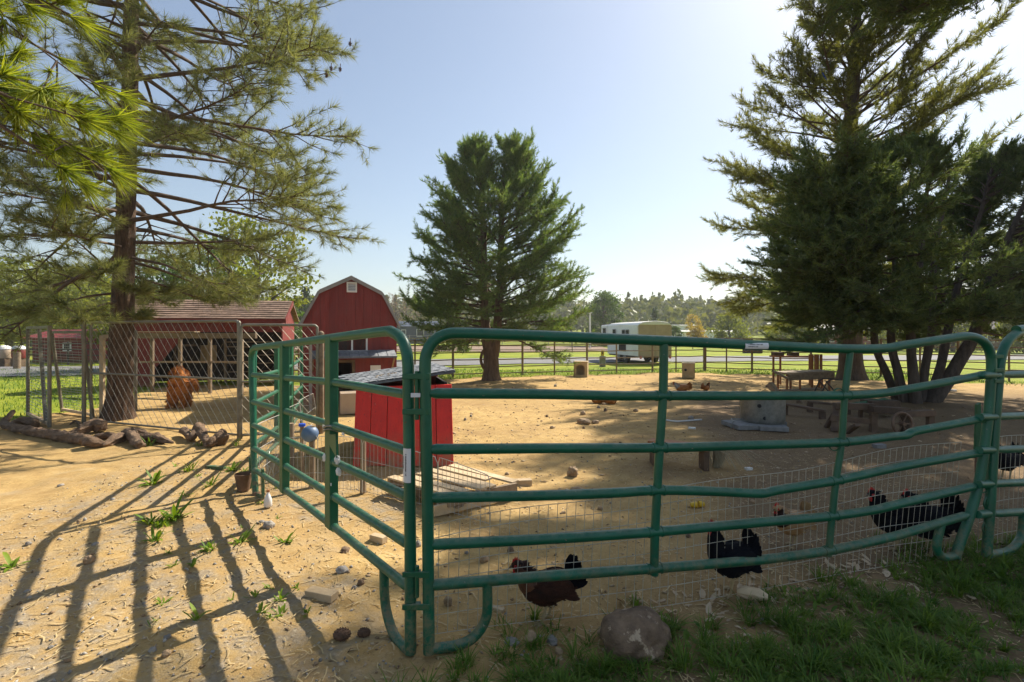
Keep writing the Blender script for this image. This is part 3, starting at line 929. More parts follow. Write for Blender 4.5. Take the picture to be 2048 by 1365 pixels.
def prof_jun(z, az):
    return np.interp(z, [1.5, 2.2, 3.2, 4.2, 5.0, 5.7], [1.9, 2.3, 2.0, 1.5, 0.95, 0.35])
tm_jun = brush_templates(40, 0.24, 0.085, 0.013, 62, 9)
root, n = conifer("juniper_tree", "dark multi-stemmed tree with fanning trunks at the right of the pen", stems,
        [[0.095, 0.080, 0.070, 0.055, 0.04, 0.02], [0.105, 0.090, 0.078, 0.060, 0.04, 0.02], [0.115, 0.100, 0.085, 0.065, 0.045, 0.02], [0.095, 0.085, 0.075, 0.06, 0.04, 0.02], [0.105, 0.095, 0.082, 0.065, 0.045, 0.02], [0.150, 0.135, 0.120, 0.09, 0.06, 0.03]],
        prof_jun, 1.6, 5.6, 290, lambda z: np.interp(z, [1.6, 2.4, 3.5, 6], [8, 4, 22, 55]), 55, M['bark_grey'], M['juniper'], tm_jun,
        sub_n=11, sub_len=0.45, tuft_gap=0.13, tuft_scale=1.35, start=0.28, droop=0.08, upturn=0.9, br_r=0.022, twig_in=0.15, flare=0.15, trunk_n=12, ridges=0.12)
print("juniper tufts", n)

# ---- the next tree along the row: just outside the frame on the right, its crown reaches into the corner and shades the front
sp = [Vector((13.9, 12.6, -0.05)), Vector((13.8, 12.6, 4.0)), Vector((13.6, 12.5, 9.5)), Vector((13.2, 12.3, 16.0))]
def prof_side(z, az): return np.interp(z, [9.8, 11.0, 13.0, 14.5, 15.8], [4.6, 5.0, 4.4, 3.0, 0.6])
root, n = conifer("pine_tree", "tall bare-stemmed pine just outside the right edge, shading the front", [sp], [[0.34, 0.29, 0.20, 0.02]],
        prof_side, 10.0, 15.8, 170, lambda z: np.interp(z, [9, 11, 13, 16], [10, 14, 26, 55]), 66, M['bark_grey'], M['juniper'], tm_mid,
        sub_n=11, sub_len=0.40, tuft_gap=0.15, tuft_scale=1.5, start=0.25, droop=0.08, upturn=0.5, br_r=0.026, twig_in=0.2,
        azf=lambda az, z, rn: rn.uniform(2.5, 5.3))

# ---- bough with bright needles hanging into the frame at the upper left, from a young pine beside the camera
rnd = random.Random(5)
bt = thing("pine_tree", "young pine whose bright yellow-green bough hangs in at upper left", "tree", (-4.9, 2.3, 0))
mesh_obj("trunk", trunk_mesh([Vector((-4.9, 2.3, -0.03)), Vector((-4.85, 2.35, 2.0)), Vector((-4.8, 2.4, 4.2)), Vector((-4.75, 2.4, 5.6))], [0.10, 0.085, 0.05, 0.015], 12, 3), M['bark'], bt)
tm_near = tuft_templates(64, 0.21, 0.0075, 52, 13, 7, 0.3)
lim, tp, td, ts = Limbs(5), [], [], []
def near_bough(pxs, depth0, depth1):
    n_ = len(pxs)
    pts = [U(x, y, depth0 + (depth1 - depth0) * i / (n_ - 1)) for i, (x, y) in enumerate(pxs)]
    line = spline(pts, 0.10)
    lim.add(line, 0.014, 0.004)
    for i in range(2, len(line) - 1):
        if pxs[0][0] < 0 and line[i].x < -3.6: continue
        for _ in range(2):
            if rnd.random() < 0.25: continue
            fw = (line[i + 1] - line[i]).normalized()
            d = (fw * rnd.uniform(0.5, 1.2) + Vector((rnd.gauss(0, .55), rnd.gauss(0, .55), rnd.gauss(0.05, .5)))).normalized()
            tw = branch_line(line[i], d, rnd.uniform(0.10, 0.34), 0.1, 0.3, rnd, 3, 0.1)
            lim.add(tw, 0.006, 0.0035)
            dd = (tw[-1] - tw[-2]).normalized()
            tp.append(tuple(tw[-1])); td.append(tuple(dd)); ts.append(rnd.uniform(0.6, 1.2))
            if rnd.random() < 0.4:
                tp.append(tuple(tw[1])); td.append(tuple((dd + Vector((rnd.gauss(0, .5), rnd.gauss(0, .5), rnd.gauss(0, .5)))).normalized())); ts.append(rnd.uniform(0.6, 0.9))
    tp.append(tuple(line[-1])); td.append(tuple((line[-1] - line[-3]).normalized())); ts.append(1.1)
TX = (-780, 60)
near_bough([(-700, -330), (-250, -120), (-40, 10), (70, 90), (150, 150), (205, 180)], 3.0, 3.3)
near_bough([(-700, -330), (-300, -160), (-60, -60), (60, -10), (130, 25), (160, 45)], 3.0, 3.2)
near_bough([(-500, -180), (-200, 10), (-40, 120), (80, 190), (160, 225), (240, 240)], 3.0, 3.2)
near_bough([(-700, -100), (-260, 60), (-60, 160), (50, 230), (130, 290), (230, 345)], 2.9, 3.1)
near_bough([(-260, 60), (-80, 150), (20, 195), (90, 215), (170, 240)], 2.8, 3.0)
near_bough([(-80, 200), (0, 250), (60, 290), (120, 330), (170, 372)], 2.9, 3.1)
mesh_obj("boughs", lim.mesh("boughs"), M['twig'], bt)
V1 = scatter(tp, td, ts, tm_near, 71)
# the rest of that young pine, out of view
tp2, td2, ts2, lim2 = [], [], [], Limbs(4)
for b in range(60):
    z = 1.2 + 4.2 * b / 60; az = b * 2.4
    if math.cos(az) > 0.2: continue
    d = Vector((math.cos(az), math.sin(az), 0.3))
    ln = branch_line(Vector((-4.85, 2.35, z)), d, 1.5 * (1 - b / 75), 0.2, 0.4, rnd, 5)
    lim2.add(ln, 0.014, 0.004)
    for q in range(2, 6):
        for _ in range(3):
            tp2.append(tuple(ln[q])); td2.append((d.x + rnd.gauss(0, .6), d.y + rnd.gauss(0, .6), .4 + rnd.gauss(0, .5))); ts2.append(1.0)
mesh_obj("branches", lim2.mesh("branches"), M['twig'], bt)
V2 = scatter(tp2, td2, ts2, tm_near, 72)
mesh_obj("crown", soup_mesh("crown", np.concatenate([V1, V2])), M['needle_near'], bt)

# ---- cones hanging on the left pine's outer twigs
def pine_cone(mb, c, s, seed):
    rr = random.Random(seed)
    for k in range(26):
        f = k / 26
        a = k * 2.4
        rad = s * 0.52 * math.sin(math.pi * (0.12 + 0.82 * f)) 
        z = c[2] + s * (0.75 - 1.5 * f)
        o_ = Vector((math.cos(a), math.sin(a), 0.25))
        b_ = Vector((c[0], c[1], z))
        sv = Vector((-math.sin(a), math.cos(a), 0)) * rad * 0.5
        tip = b_ + o_ * rad * 1.2
        mb.add([b_ - sv, b_ + sv, tip + Vector((0, 0, s * .10)), tip - Vector((0, 0, s * .06))], [(0, 1, 2), (0, 1, 3), (0, 2, 3), (1, 2, 3)])
for i, (px, py) in enumerate([(601, 12), (700, 89), (662, 138), (680, 140), (653, 152)]):
    mb = MB(); c = U(px, py, 8.3); pine_cone(mb, c, 0.055, i)
    mb.tube([c + Vector((0, 0, 0.04)), c + Vector((0.01, 0, 0.10))], 0.006, 4)
    tag(mb.build("pine_cone", M['cone']), "small brown cone hanging at the outer twigs of the left pine", "pine cone", "cones hanging on the left pine")
# ---- blue ribbon in the tall pine
mb = MB()
rb = [U(1643, 140, 16.2), U(1647, 150, 16.2), U(1652, 158, 16.2), U(1658, 165, 16.2)]
for a, b in zip(rb[:-1], rb[1:]): mb.bar(a, b, 0.012, 0.045)
mb.tube([rb[0], rb[0] + Vector((0.06, 0.25, 0.10)), rb[0] + Vector((0.15, 0.6, 0.12))], 0.008, 4)
tag(mb.build("ribbon", M['blue']), "scrap of blue ribbon caught in the tall right pine", "ribbon")

# ================================================================ background trees
def leaf_cards(n, size, seed):
    r = np.random.default_rng(seed)
    a = r.normal(size=(n, 3)); b = r.normal(size=(n, 3))
    a /= np.linalg.norm(a, axis=1)[:, None]
    b = np.cross(a, b); b /= np.linalg.norm(b, axis=1)[:, None]
    s = (size * (0.6 + 0.8 * r.random(n)))[:, None]
    return np.stack([-a * s, b * s * 0.6, a * s, -b * s * 0.6], 1)     # n,4,3 leaf-shaped quads

def leaf_tree(name, label, base, h, rad, mat, seed, nclump=40, per=60, leaf=0.12, trunk_r=0.15, crown0=0.25, shape='round', group=None, bark='bark_grey', spread=1.0):
    rnd = random.Random(seed); r = np.random.default_rng(seed)
    base = Vector(base); base.z = gz(base.x, base.y) - 0.1
    root = thing(name, label, "tree", base, group)
    top = base + Vector((rnd.gauss(0, .03) * h, rnd.gauss(0, .03) * h, h * 0.93))
    tr = [base, base + (top - base) * 0.35 + Vector((rnd.gauss(0, .02) * h, 0, 0)), base + (top - base) * 0.7, top]
    mesh_obj("trunk", trunk_mesh(tr, [trunk_r, trunk_r * .75, trunk_r * .4, trunk_r * .08], 8, seed, 0.3, 0.05, step=h / 12), M[bark], root)
    lim = Limbs(4); V = []
    for k in range(nclump):
        f = crown0 + (1 - crown0) * ((k + rnd.random()) / nclump)
        g = (f - crown0) / (1 - crown0)
        if shape == 'cone': w = rad * (1.02 - g) ** 0.9
        elif shape == 'open': w = rad * (0.55 + 0.45 * math.sin(math.pi * (0.1 + 0.8 * g)))
        else: w = rad * math.sqrt(max(0.05, 1 - (2 * g - 0.85) ** 2 / 1.35))
        az = k * 2.4 + rnd.gauss(0, .4)
        q = rnd.uniform(0.55, 1.0)
        c = base + Vector((math.cos(az) * w * q, math.sin(az) * w * q, h * f))
        st = base + (top - base) * max(0.12, f - (0.05 if shape == 'cone' else 0.22 * rnd.uniform(.5, 1)))
        mid = (st + c) / 2 + Vector((0, 0, 0.05 * h * rnd.uniform(-.4, 1)))
        lim.add([st, mid, c], trunk_r * 0.28, 0.012)
        cr = rad * spread * rnd.uniform(0.20, 0.36) * (0.6 if shape == 'cone' else 1.0)
        P = r.normal(size=(per, 3)) * np.array([cr, cr, cr * 0.62]) * 0.62 + np.array(tuple(c))
        V.append(leaf_cards(per, leaf, seed * 100 + k) + P[:, None, :])
    mesh_obj("branches", lim.mesh("branches"), M[bark], root)
    V = np.concatenate(V).reshape(-1, 3)
    mesh_obj("crown", soup_mesh("crown", V, 4), mat, root)
    return root

def bare_tree(label, base, h, seed, mat='twig', group=None, fuzz=None, n1=14, rad=0.35):
    rnd = random.Random(seed)
    base = Vector(base); base.z = gz(base.x, base.y) - 0.1
    root = thing("bare_tree", label, "tree", base, group)
    top = base + Vector((0, 0, h))
    mesh_obj("trunk", trunk_mesh([base, base + Vector((rnd.gauss(0, .02) * h, 0, h * .5)), top], [h * .018, h * .011, h * .002], 7, seed, .3, .05, step=h / 8), M['bark_grey'], root)
    lim = Limbs(3); P = []
    for k in range(n1):
        f = 0.25 + 0.7 * k / n1; az = k * 2.4
        L = h * rad * (1.1 - f) + 0.3
        ln = branch_line(base + Vector((0, 0, h * f)), Vector((math.cos(az), math.sin(az), 0.9)), L, 0.0, 0.6, rnd, 5, 0.12)
        lim.add(ln, h * .006, h * .0015)
        for j in range(7):
            q = ln[1 + j % 5]
            l2 = branch_line(q, Vector((math.cos(az) + rnd.gauss(0, .7), math.sin(az) + rnd.gauss(0, .7), 0.7 + rnd.gauss(0, .3))), L * .45, 0, .3, rnd, 3, .15)
            lim.add(l2, h * .003, h * .001); P += [tuple(x) for x in l2[1:]]
    mesh_obj("branches", lim.mesh("branches"), M[mat], root)
    if fuzz:
        r = np.random.default_rng(seed)
        P = np.array(P); P = P[r.integers(0, len(P), 500)] + r.normal(size=(500, 3)) * h * .02
        mesh_obj("crown", soup_mesh("crown", (leaf_cards(500, h * 0.012, seed) + P[:, None, :]).reshape(-1, 3), 4), M[fuzz], root)
    return root

def bgp(px, d): return ((px - CXP) * d / FPX, d, 0)
# trees behind the long shed and at the far left
leaf_tree("broadleaf_tree", "large loose yellow-green tree behind the shingled shed", bgp(505, 24), 7.0, 2.3, M['leaf_yellow'], 1, 34, 130, 0.10, 0.2, 0.28, 'open', spread=0.9)
leaf_tree("evergreen_tree", "dense dark evergreen behind the ridge of the shingled shed", bgp(425, 31), 7.2, 2.6, M['leaf_green'], 2, 40, 120, 0.12, 0.2, 0.12, 'round')
leaf_tree("evergreen_tree", "slimmer green tree just left of the dense evergreen", bgp(340, 33), 6.6, 1.9, M['leaf_green'], 3, 34, 110, 0.12, 0.2, 0.12, 'round')
leaf_tree("broadleaf_tree", "bright green bushy tree between pine trunk and shed roof", bgp(292, 22), 3.2, 1.7, M['leaf_yellow'], 4, 30, 120, 0.09, 0.12, 0.1, 'round')
leaf_tree("broadleaf_tree", "wide olive tree filling the gap left of the pine trunk", bgp(170, 40), 6.4, 4.2, M['leaf_yellow'], 5, 46, 130, 0.15, 0.25, 0.2, 'round')
leaf_tree("broadleaf_tree", "spreading olive tree at the far left edge", bgp(20, 42), 7.4, 5.0, M['leaf_yellow'], 6, 50, 130, 0.16, 0.28, 0.25, 'round')
leaf_tree("evergreen_tree", "dark evergreen in the gap behind the olive trees at left", bgp(110, 55), 7.2, 4.0, M['leaf_dark'], 7, 50, 120, 0.18, 0.25, 0.05, 'round')
leaf_tree("evergreen_tree", "dark evergreen behind the red outbuilding at left", bgp(235, 52), 7.0, 4.2, M['leaf_dark'], 8, 50, 120, 0.18, 0.25, 0.05, 'round')
leaf_tree("shrub_tree", "green shrubby tree between the shed and the barn", bgp(585, 30), 2.9, 1.0, M['leaf_green'], 9, 22, 110, 0.09, 0.1, 0.05, 'round')
leaf_tree("conifer_tree", "thin dark conifer rising just left of the barn roof", bgp(611, 62), 7.4, 1.7, M['leaf_dark'], 10, 46, 40, 0.14, 0.16, 0.25, 'cone')
bare_tree("pale leafless tree left of the barn among the shrubs", bgp(560, 34), 4.8, 12, fuzz='leaf_autumn')
bare_tree("small bare grey tree standing at the shingled shed roof", bgp(452, 19.5), 3.9, 13)
for i, (px, d, h, lab) in enumerate([(768, 80, 8.0, "bare brownish tree just right of the barn roof, nearest the roof edge"), (790, 84, 8.6, "bare brownish tree second from the barn roof"), (812, 88, 8.0, "bare brownish tree third from the barn roof"), (838, 92, 8.4, "bare brownish tree farthest right of the barn")]):
    bare_tree(lab, bgp(px, d), h, 20 + i, group="bare trees beyond the barn", fuzz='leaf_bare', n1=18)
leaf_tree("broadleaf_tree", "round dark green tree beside the light pole", bgp(1209, 62), 6.6, 2.2, M['leaf_green'], 30, 46, 140, 0.13, 0.2, 0.05, 'round')
leaf_tree("conifer_tree", "small pointed conifer above the horse trailer roof", bgp(1309, 70), 5.2, 1.1, M['leaf_dark'], 31, 40, 50, 0.12, 0.12, 0.02, 'cone')
leaf_tree("shrub_tree", "golden yellow shrub right of the horse trailer", bgp(1394, 62), 2.5, 1.2, M['leaf_autumn'], 32, 24, 110, 0.10, 0.1, 0.05, 'round')
leaf_tree("shrub_tree", "low green shrub against the trailer's right end", bgp(1352, 60), 2.5, 0.8, M['leaf_green'], 33, 20, 90, 0.10, 0.08, 0.05, 'round')
leaf_tree("shrub_tree", "orange-leaved small tree behind the golden shrub", bgp(1386, 78), 4.6, 1.2, M['leaf_autumn'], 34, 24, 70, 0.10, 0.1, 0.3, 'round')
for i, (px, d, h, r_, lab) in enumerate([(1460, 58, 3.8, 2.0, "yellow-green tree behind the tall pine's left boughs"), (1590, 50, 3.6, 2.2, "yellow-green tree left of the tall pine's trunk"), (1800, 46, 4.6, 2.6, "bright green tree seen between the fanning trunks"), (1905, 44, 3.6, 2.0, "bright green tree right of the fanning trunks"), (1985, 60, 5.2, 3.0, "green tree behind the grey house at right"), (2052, 40, 4.0, 1.6, "yellow-green tree at the right edge behind the fence")]):
    leaf_tree("broadleaf_tree", lab, bgp(px, d), h, r_, M['leaf_yellow'], 40 + i, 34, 110, 0.13, 0.15, 0.08, 'round', group="trees beyond the lawn at right")

# ---- far wood on the rise: one mass
r = np.random.default_rng(77)
cards, trunks = [], Limbs(3)
for i in range(2100):
    y = 88 + 150 * r.random() ** 0.85
    x = (r.random() * 2 - 1) * (y * 1.25 + 20)
    if abs(x) < 30 and y < 110: continue
    z0 = gz(x, y)
    conif = r.random() < 0.34
    h = (6.5 + 4.0 * r.random()) if conif else (5.0 + 4.0 * r.random())
    w = h * (0.24 + 0.08 * r.random()) if conif else h * (0.42 + 0.2 * r.random())
    n = 95
    if conif:
        g = r.random(n) ** 0.75
        rr = w * (1.05 - g) * np.sqrt(r.random(n)); zz = h * (0.12 + 0.88 * g)
    else:
        g = r.random(n)
        rr = w * np.sqrt(np.clip(1 - (2 * g - 0.9) ** 2 / 1.25, 0.03, 1)) * (0.5 + 0.5 * np.sqrt(r.random(n))); zz = h * (0.08 + 0.92 * g)
    a = r.random(n) * 6.283
    P = np.stack([x + rr * np.cos(a), y + rr * np.sin(a), z0 + zz], -1)
    cards.append(leaf_cards(n, 0.5 if conif else 0.7, 1000 + i) + P[:, None, :])
V = np.concatenate(cards).reshape(-1, 3)
fo = mesh_obj("forest", soup_mesh("forest", V, 4), M['forest'], rebase=False)
tag(fo, "far hazy mixed wood on the low rise behind the fields", "forest", None, "stuff")
# ================================================================ green corral panels
A_R, B_R = (-0.42, 2.42), (3.10, 3.36)
A_L, C_L = (-0.50, 2.44), (-2.56, 4.92)
D_L = (-3.60, 8.55)
A_N, B_N = (3.22, 3.38), (6.4, 4.6)

def smooth_tube(pts, r, step=0.05, n=12, crimp=False):
    P = spline(pts, step)
    if crimp:                       # rail ends are pressed a little narrower where they meet the post
        r = [r * float(np.interp(min((q - P[0]).length, (q - P[-1]).length), [0.0, 0.012, 0.034], [0.70, 0.76, 1.0])) for q in P]
    mb = MB(); mb.tube(P, r, n); return mb

def weld(mb, p, t, r):
    """bead ring where a rail meets an upright"""
    p = Vector(p); t = Vector(t).normalized()
    mb.tube([p - t * 0.008, p - t * 0.004, p + t * 0.004, p + t * 0.008], [r * 0.9, r * 1.12, r * 1.12, r * 0.9], 12)

def sticker(parent, c, u, v, w, h, r, lines, name="label_sticker"):
    """paper label bent round a pipe; u along the pipe, v across it, r pipe radius; printed lines as ink marks"""
    u, v = Vector(u).normalized(), Vector(v).normalized()
    nrm = u.cross(v).normalized()
    if nrm.y > 0: nrm = -nrm
    def pt(a, ang, rr): return Vector(c) + u * a + v * (math.sin(ang) * rr) + nrm * (math.cos(ang) * rr)
    mb = MB(); vs, fs = [], []
    K = 8; half = h / r / 2
    for i in range(2):
        for k in range(K + 1):
            vs.append(pt((-0.5 + i) * w, -half + 2 * half * k / K, r + 0.0016))
    for k in range(K):
        fs.append((k, k + 1, K + 1 + k + 1, K + 1 + k))
    o = MB().add(vs, fs).build(name, M['label_paper'], parent, smooth=True)
    mk = MB()
    for (a0, a1, b0, b1) in lines:
        q = [pt(a * w, (b * 2) * half, r + 0.0024) for a, b in ((a0, b0), (a1, b0), (a1, b1), (a0, b1))]
        mk.add(q, [(0, 1, 2, 3)])
    mk.build("printed_marks", M['ink'], o)
    return o

def ink_words(rows, seed):
    """rows of word-like blocks of unreadable print: (b0, b1, a_start, a_end)"""
    rr = random.Random(seed); out = []
    for b0, b1, s, e in rows:
        a = s
        while a < e:
            L = rr.uniform(0.012, 0.03)
            hgt = rr.uniform(0.7, 1.0)
            out.append((a, min(e, a + L), b0, b0 + (b1 - b0) * hgt))
            a += L + rr.choice([0.008, 0.008, 0.010, 0.03])
    return out

# ---- front panel (the bent one)
pr = thing("corral_panel", "long bent green pipe panel in front, its right end pushed in", "corral panel", (A_R[0], A_R[1], 0), "green corral panels")
R = lambda x, y: on_plane(x, y, A_R, B_R)
frame_px = [(858, 1306), (857, 1200), (855, 1000), (852, 850), (850, 740), (853, 708), (866, 684), (890, 670), (925, 667), (1050, 671), (1300, 681), (1500, 690), (1690, 698), (1770, 697), (1800, 692), (1880, 680), (1930, 673), (1955, 677), (1973, 690), (1982, 715), (1982, 760), (1975, 850), (1960, 955), (1940, 1030), (1922, 1080), (1910, 1116)]
fr_pts = [R(*q) for q in frame_px]
smooth_tube(fr_pts, 0.0285, 0.03, 14).build("frame", M['green'], pr, smooth=True)
rails_px = [
    [(858, 787), (1000, 788), (1100, 789), (1240, 792), (1330, 792), (1500, 792), (1690, 791), (1760, 787), (1800, 781), (1900, 763), (1976, 748)],
    [(857, 899), (1100, 897), (1320, 896), (1500, 891), (1680, 885), (1780, 874), (1812, 871), (1830, 863), (1900, 850), (1970, 836)],
    [(857, 996), (1100, 991), (1230, 986), (1315, 981), (1420, 983), (1500, 987), (1528, 987), (1560, 980), (1680, 960), (1800, 934), (1955, 905)],
    [(857, 1090), (1000, 1083), (1150, 1075), (1310, 1064), (1500, 1047), (1660, 1033), (1750, 1020), (1775, 1014), (1850, 996), (1950, 972)],
    [(857, 1171), (950, 1164), (1100, 1152), (1310, 1137), (1450, 1126), (1540, 1118), (1660, 1101), (1780, 1075), (1860, 1052), (1942, 1030)]]
_fs = spline([Vector((q[0], q[1], 0)) for q in frame_px], 4.0)
_fs = [q for q in _fs if q.x > 1880 and q.y > 715]
for rp_ in rails_px:                # the rails run into the axis of the leaning end post
    xe = float(np.interp(rp_[-1][1], [q.y for q in _fs], [q.x for q in _fs]))
    rp_[-1] = (xe - 4.6, rp_[-1][1])
    smooth_tube([R(*q) for q in rp_], 0.0265, 0.012, 12, True).build("rail", M['green'], pr, smooth=True)
for up in ([(1328, 684), (1326, 790), (1319, 897), (1314, 985), (1310, 1066), (1308, 1150)], [(1701, 700), (1690, 790), (1683, 887), (1672, 960), (1664, 1035), (1657, 1112)]):
    w = 0.024 if up[0][0] < 1500 else 0.020
    smooth_tube([R(*q) for q in up], w, 0.05, 10).build("upright", M['green'], pr, smooth=True)
for lp in ([(974, 1160), (975, 1205), (973, 1232), (962, 1258), (942, 1279), (915, 1291), (860, 1299)], [(1882, 1048), (1876, 1075), (1873, 1094), (1878, 1108), (1890, 1115), (1912, 1111)]):
    smooth_tube([R(*q) for q in lp], 0.0255, 0.02, 12).build("foot_loop", M['green'], pr, smooth=True)
for uxs in ((1326, 1319, 1314, 1310, 1309), (1690, 1683, 1672, 1664, 1658)):
    for x, rp_ in zip(uxs, rails_px):
        sp_px = spline([Vector((q[0], q[1], 0)) for q in rp_], 4.0)
        hw_ = 13 if x < 1500 else 9
        for sg_ in (-1, 1):
            yy = np.interp(x + sg_ * hw_, [q.x for q in sp_px], [q.y for q in sp_px])
            y2 = np.interp(x + sg_ * (hw_ + 4), [q.x for q in sp_px], [q.y for q in sp_px])
            mb = MB(); weld(mb, R(x + sg_ * hw_, yy), R(x + sg_ * (hw_ + 4), y2) - R(x + sg_ * hw_, yy), 0.0268)
            mb.build("weld_bead", M['green'], pr, smooth=True)
uu = Vector((B_R[0] - A_R[0], B_R[1] - A_R[1], -0.06)).normalized()
sticker(pr, R(1507, 692), uu, (0, 0, 1), 0.16, 0.036, 0.0287, ink_words([(0.12, 0.30, -0.36, 0.25), (-0.18, -0.04, -0.38, 0.06)], 4) , "label_sticker")
# wire ties twisted round the joints
for (x, y) in ((1676, 788), (1668, 890), (1653, 1102), (1966, 975)):
    mb = MB(); c = R(x, y)
    for q in range(2):
        ring = [c + Vector((math.cos(a) * 0.034, -0.01 + 0.008 * q, math.sin(a) * 0.034)) for a in np.linspace(0, 5.6 + q, 16)]
        mb.tube(ring, 0.003, 5)
    mb.build("wire_tie", M['green_flat'], pr, smooth=True)

# ---- left panel
pl = thing("corral_panel", "green pipe panel running back left from the hinge, with flat uprights", "corral panel", (A_L[0], A_L[1], 0), "green corral panels")
Lf = lambda x, y: on_plane(x, y, A_L, C_L)
fl = [(821, 1306), (821, 1150), (819, 950), (817, 800), (816, 730), (812, 700), (803, 678), (785, 665), (765, 664), (660, 677), (568, 689), (525, 694), (510, 697), (504, 706), (503, 730), (505, 800), (507, 900), (511, 985)]
smooth_tube([Lf(*q) for q in fl], 0.0285, 0.03, 14).build("frame", M['green'], pl, smooth=True)
lys = [(788, 765, 756, 750), (902, 851, 822, 804), (993, 922, 879, 850), (1088, 991, 931, 896), (1174, 1051, 979, 937)]
for y0, y1, y2, y3 in lys:
    smooth_tube([Lf(818, y0 + 2), Lf(664, y1), Lf(568, y2), Lf(505, y3)], 0.0245, 0.012, 12, True).build("rail", M['green'], pl, smooth=True)
nl = Vector((C_L[1] - A_L[1], -(C_L[0] - A_L[0]), 0)).normalized()
tl = Vector((C_L[0] - A_L[0], C_L[1] - A_L[1], 0)).normalized()
for x, y0, y1, w in ((663, 672, 1056, 0.096), (569, 686, 985, 0.086)):
    mb = MB(); a, b = Lf(x, y0), Lf(x, y1)
    mb.bar(a, b, w, 0.058, up=nl)
    mb.build("upright", M['green_flat'], pl, bevel=0.006)
for x, i in ((664, 1), (569, 2)):
    for row in lys:
        y = row[i]
        for s in (-1, 1):
            mb = MB(); weld(mb, Lf(x, y) + tl * (s * 0.052), tl, 0.0255)
            mb.build("weld_bead", M['green'], pl, smooth=True)
smooth_tube([Lf(*q) for q in [(768, 1140), (769, 1190), (773, 1222), (783, 1258), (797, 1284), (812, 1298), (820, 1301)]], 0.0255, 0.02, 12).build("foot_loop", M['green'], pl, smooth=True)
# foot bracket at the far end, on a rusty stake
mb = MB(); c = Lf(520, 955)
mb.bar(Lf(525, 938), Lf(526, 992), 0.05, 0.02, up=nl)
mb.bar(Lf(500, 915), Lf(501, 985), 0.03, 0.02, up=nl)
mb.bar(Lf(508, 990), Lf(528, 994), 0.035, 0.012, up=nl)
mb.build("foot_bracket", M['green_flat'], pl, bevel=0.003)
mb = MB(); mb.tube([Lf(512, 985), Lf(513, 1012)], 0.035, 8); mb.build("rusty_foot", M['pipe'], pl, smooth=True)
sticker(pl, Lf(819, 929), (0, 0, 1), tl * -1, 0.165, 0.075, 0.0290, ink_words([(-0.12, -0.0, -0.10, 0.28), (0.13, 0.24, -0.30, 0.34)], 9))
# latch clutter on the wide upright
mb = MB()
for a0, a1 in (((650, 846), (676, 862)),):
    ring = [Lf(664, 853) + tl * (math.cos(a) * 0.062) + nl * (math.sin(a) * 0.05) + Vector((0, 0, 0.012 * math.sin(2 * a))) for a in np.linspace(0, 6.6, 22)]
    mb.tube(ring, 0.0075, 6); mb.tube([q + Vector((0, 0, -0.02)) for q in ring], 0.006, 6)
mb.build("chain_wrap", M['galv'], pl, smooth=True)
for (x, y, w, h) in ((652, 852, 0.05, 0.03), (690, 866, 0.035, 0.018), (664, 965, 0.04, 0.018)):
    mb = MB(); mb.box(Lf(x, y) + nl * -0.0 + Vector((0, -0.034, 0)), (w, 0.004, h), rz=math.atan2(tl.y, tl.x)); mb.build("tag_plate", M['label_paper'], pl)
mb = MB(); mb.prism([Lf(668, 868) - nl * 0.035, Lf(682, 868) - nl * 0.035, Lf(684, 915) - nl * 0.035, Lf(670, 890) - nl * 0.035], nl * 0.006); mb.build("latch_plate", M['green_flat'], pl)
for (x, y) in ((655, 912), (679, 916), (682, 940)):
    vs, fs = blob(Lf(x, y) + Vector((0, -0.042, 0)), (0.016, 0.010, 0.026), 2, 0.45, 2.5, x)
    MB().add(vs, fs).build("rag_knot", M['white'], pl, smooth=True)

# ---- hinges between the two panels
hg = thing("panel_hinge", "green hinge brackets and pin joining the two near panels", "hinge", ((A_L[0] + A_R[0]) / 2, 2.42, 0))
for y in (752, 822, 1143, 1207):
    mb = MB()
    pc = (R(850, y) + Lf(818, y)) / 2 + Vector((0, -0.004, 0))
    mb.box(pc + Vector((0.032, -0.03, 0)), (0.072, 0.010, 0.030)); mb.box(pc + Vector((-0.032, -0.03, 0)), (0.064, 0.010, 0.026))
    mb.box(pc + Vector((0.0, -0.012, 0)), (0.04, 0.03, 0.024))
    mb.build("bracket", M['green_flat'], hg, bevel=0.003)
for y0, y1 in ((742, 838), (1128, 1190)):
    mb = MB(); a = (R(850, y0) + Lf(818, y0)) / 2 + Vector((0.004, -0.022, 0)); b = (R(850, y1) + Lf(818, y1)) / 2 + Vector((0.004, -0.022, 0))
    mb.tube([a, b], 0.011, 8); mb.build("pin", M['green_flat'], hg, smooth=True)
mb = MB(); mb.box((R(850, 789) + Lf(818, 789)) / 2 + Vector((0.0, -0.035, 0)), (0.045, 0.006, 0.02), rz=0.1); mb.build("tape_tag", M['label_paper'], hg)

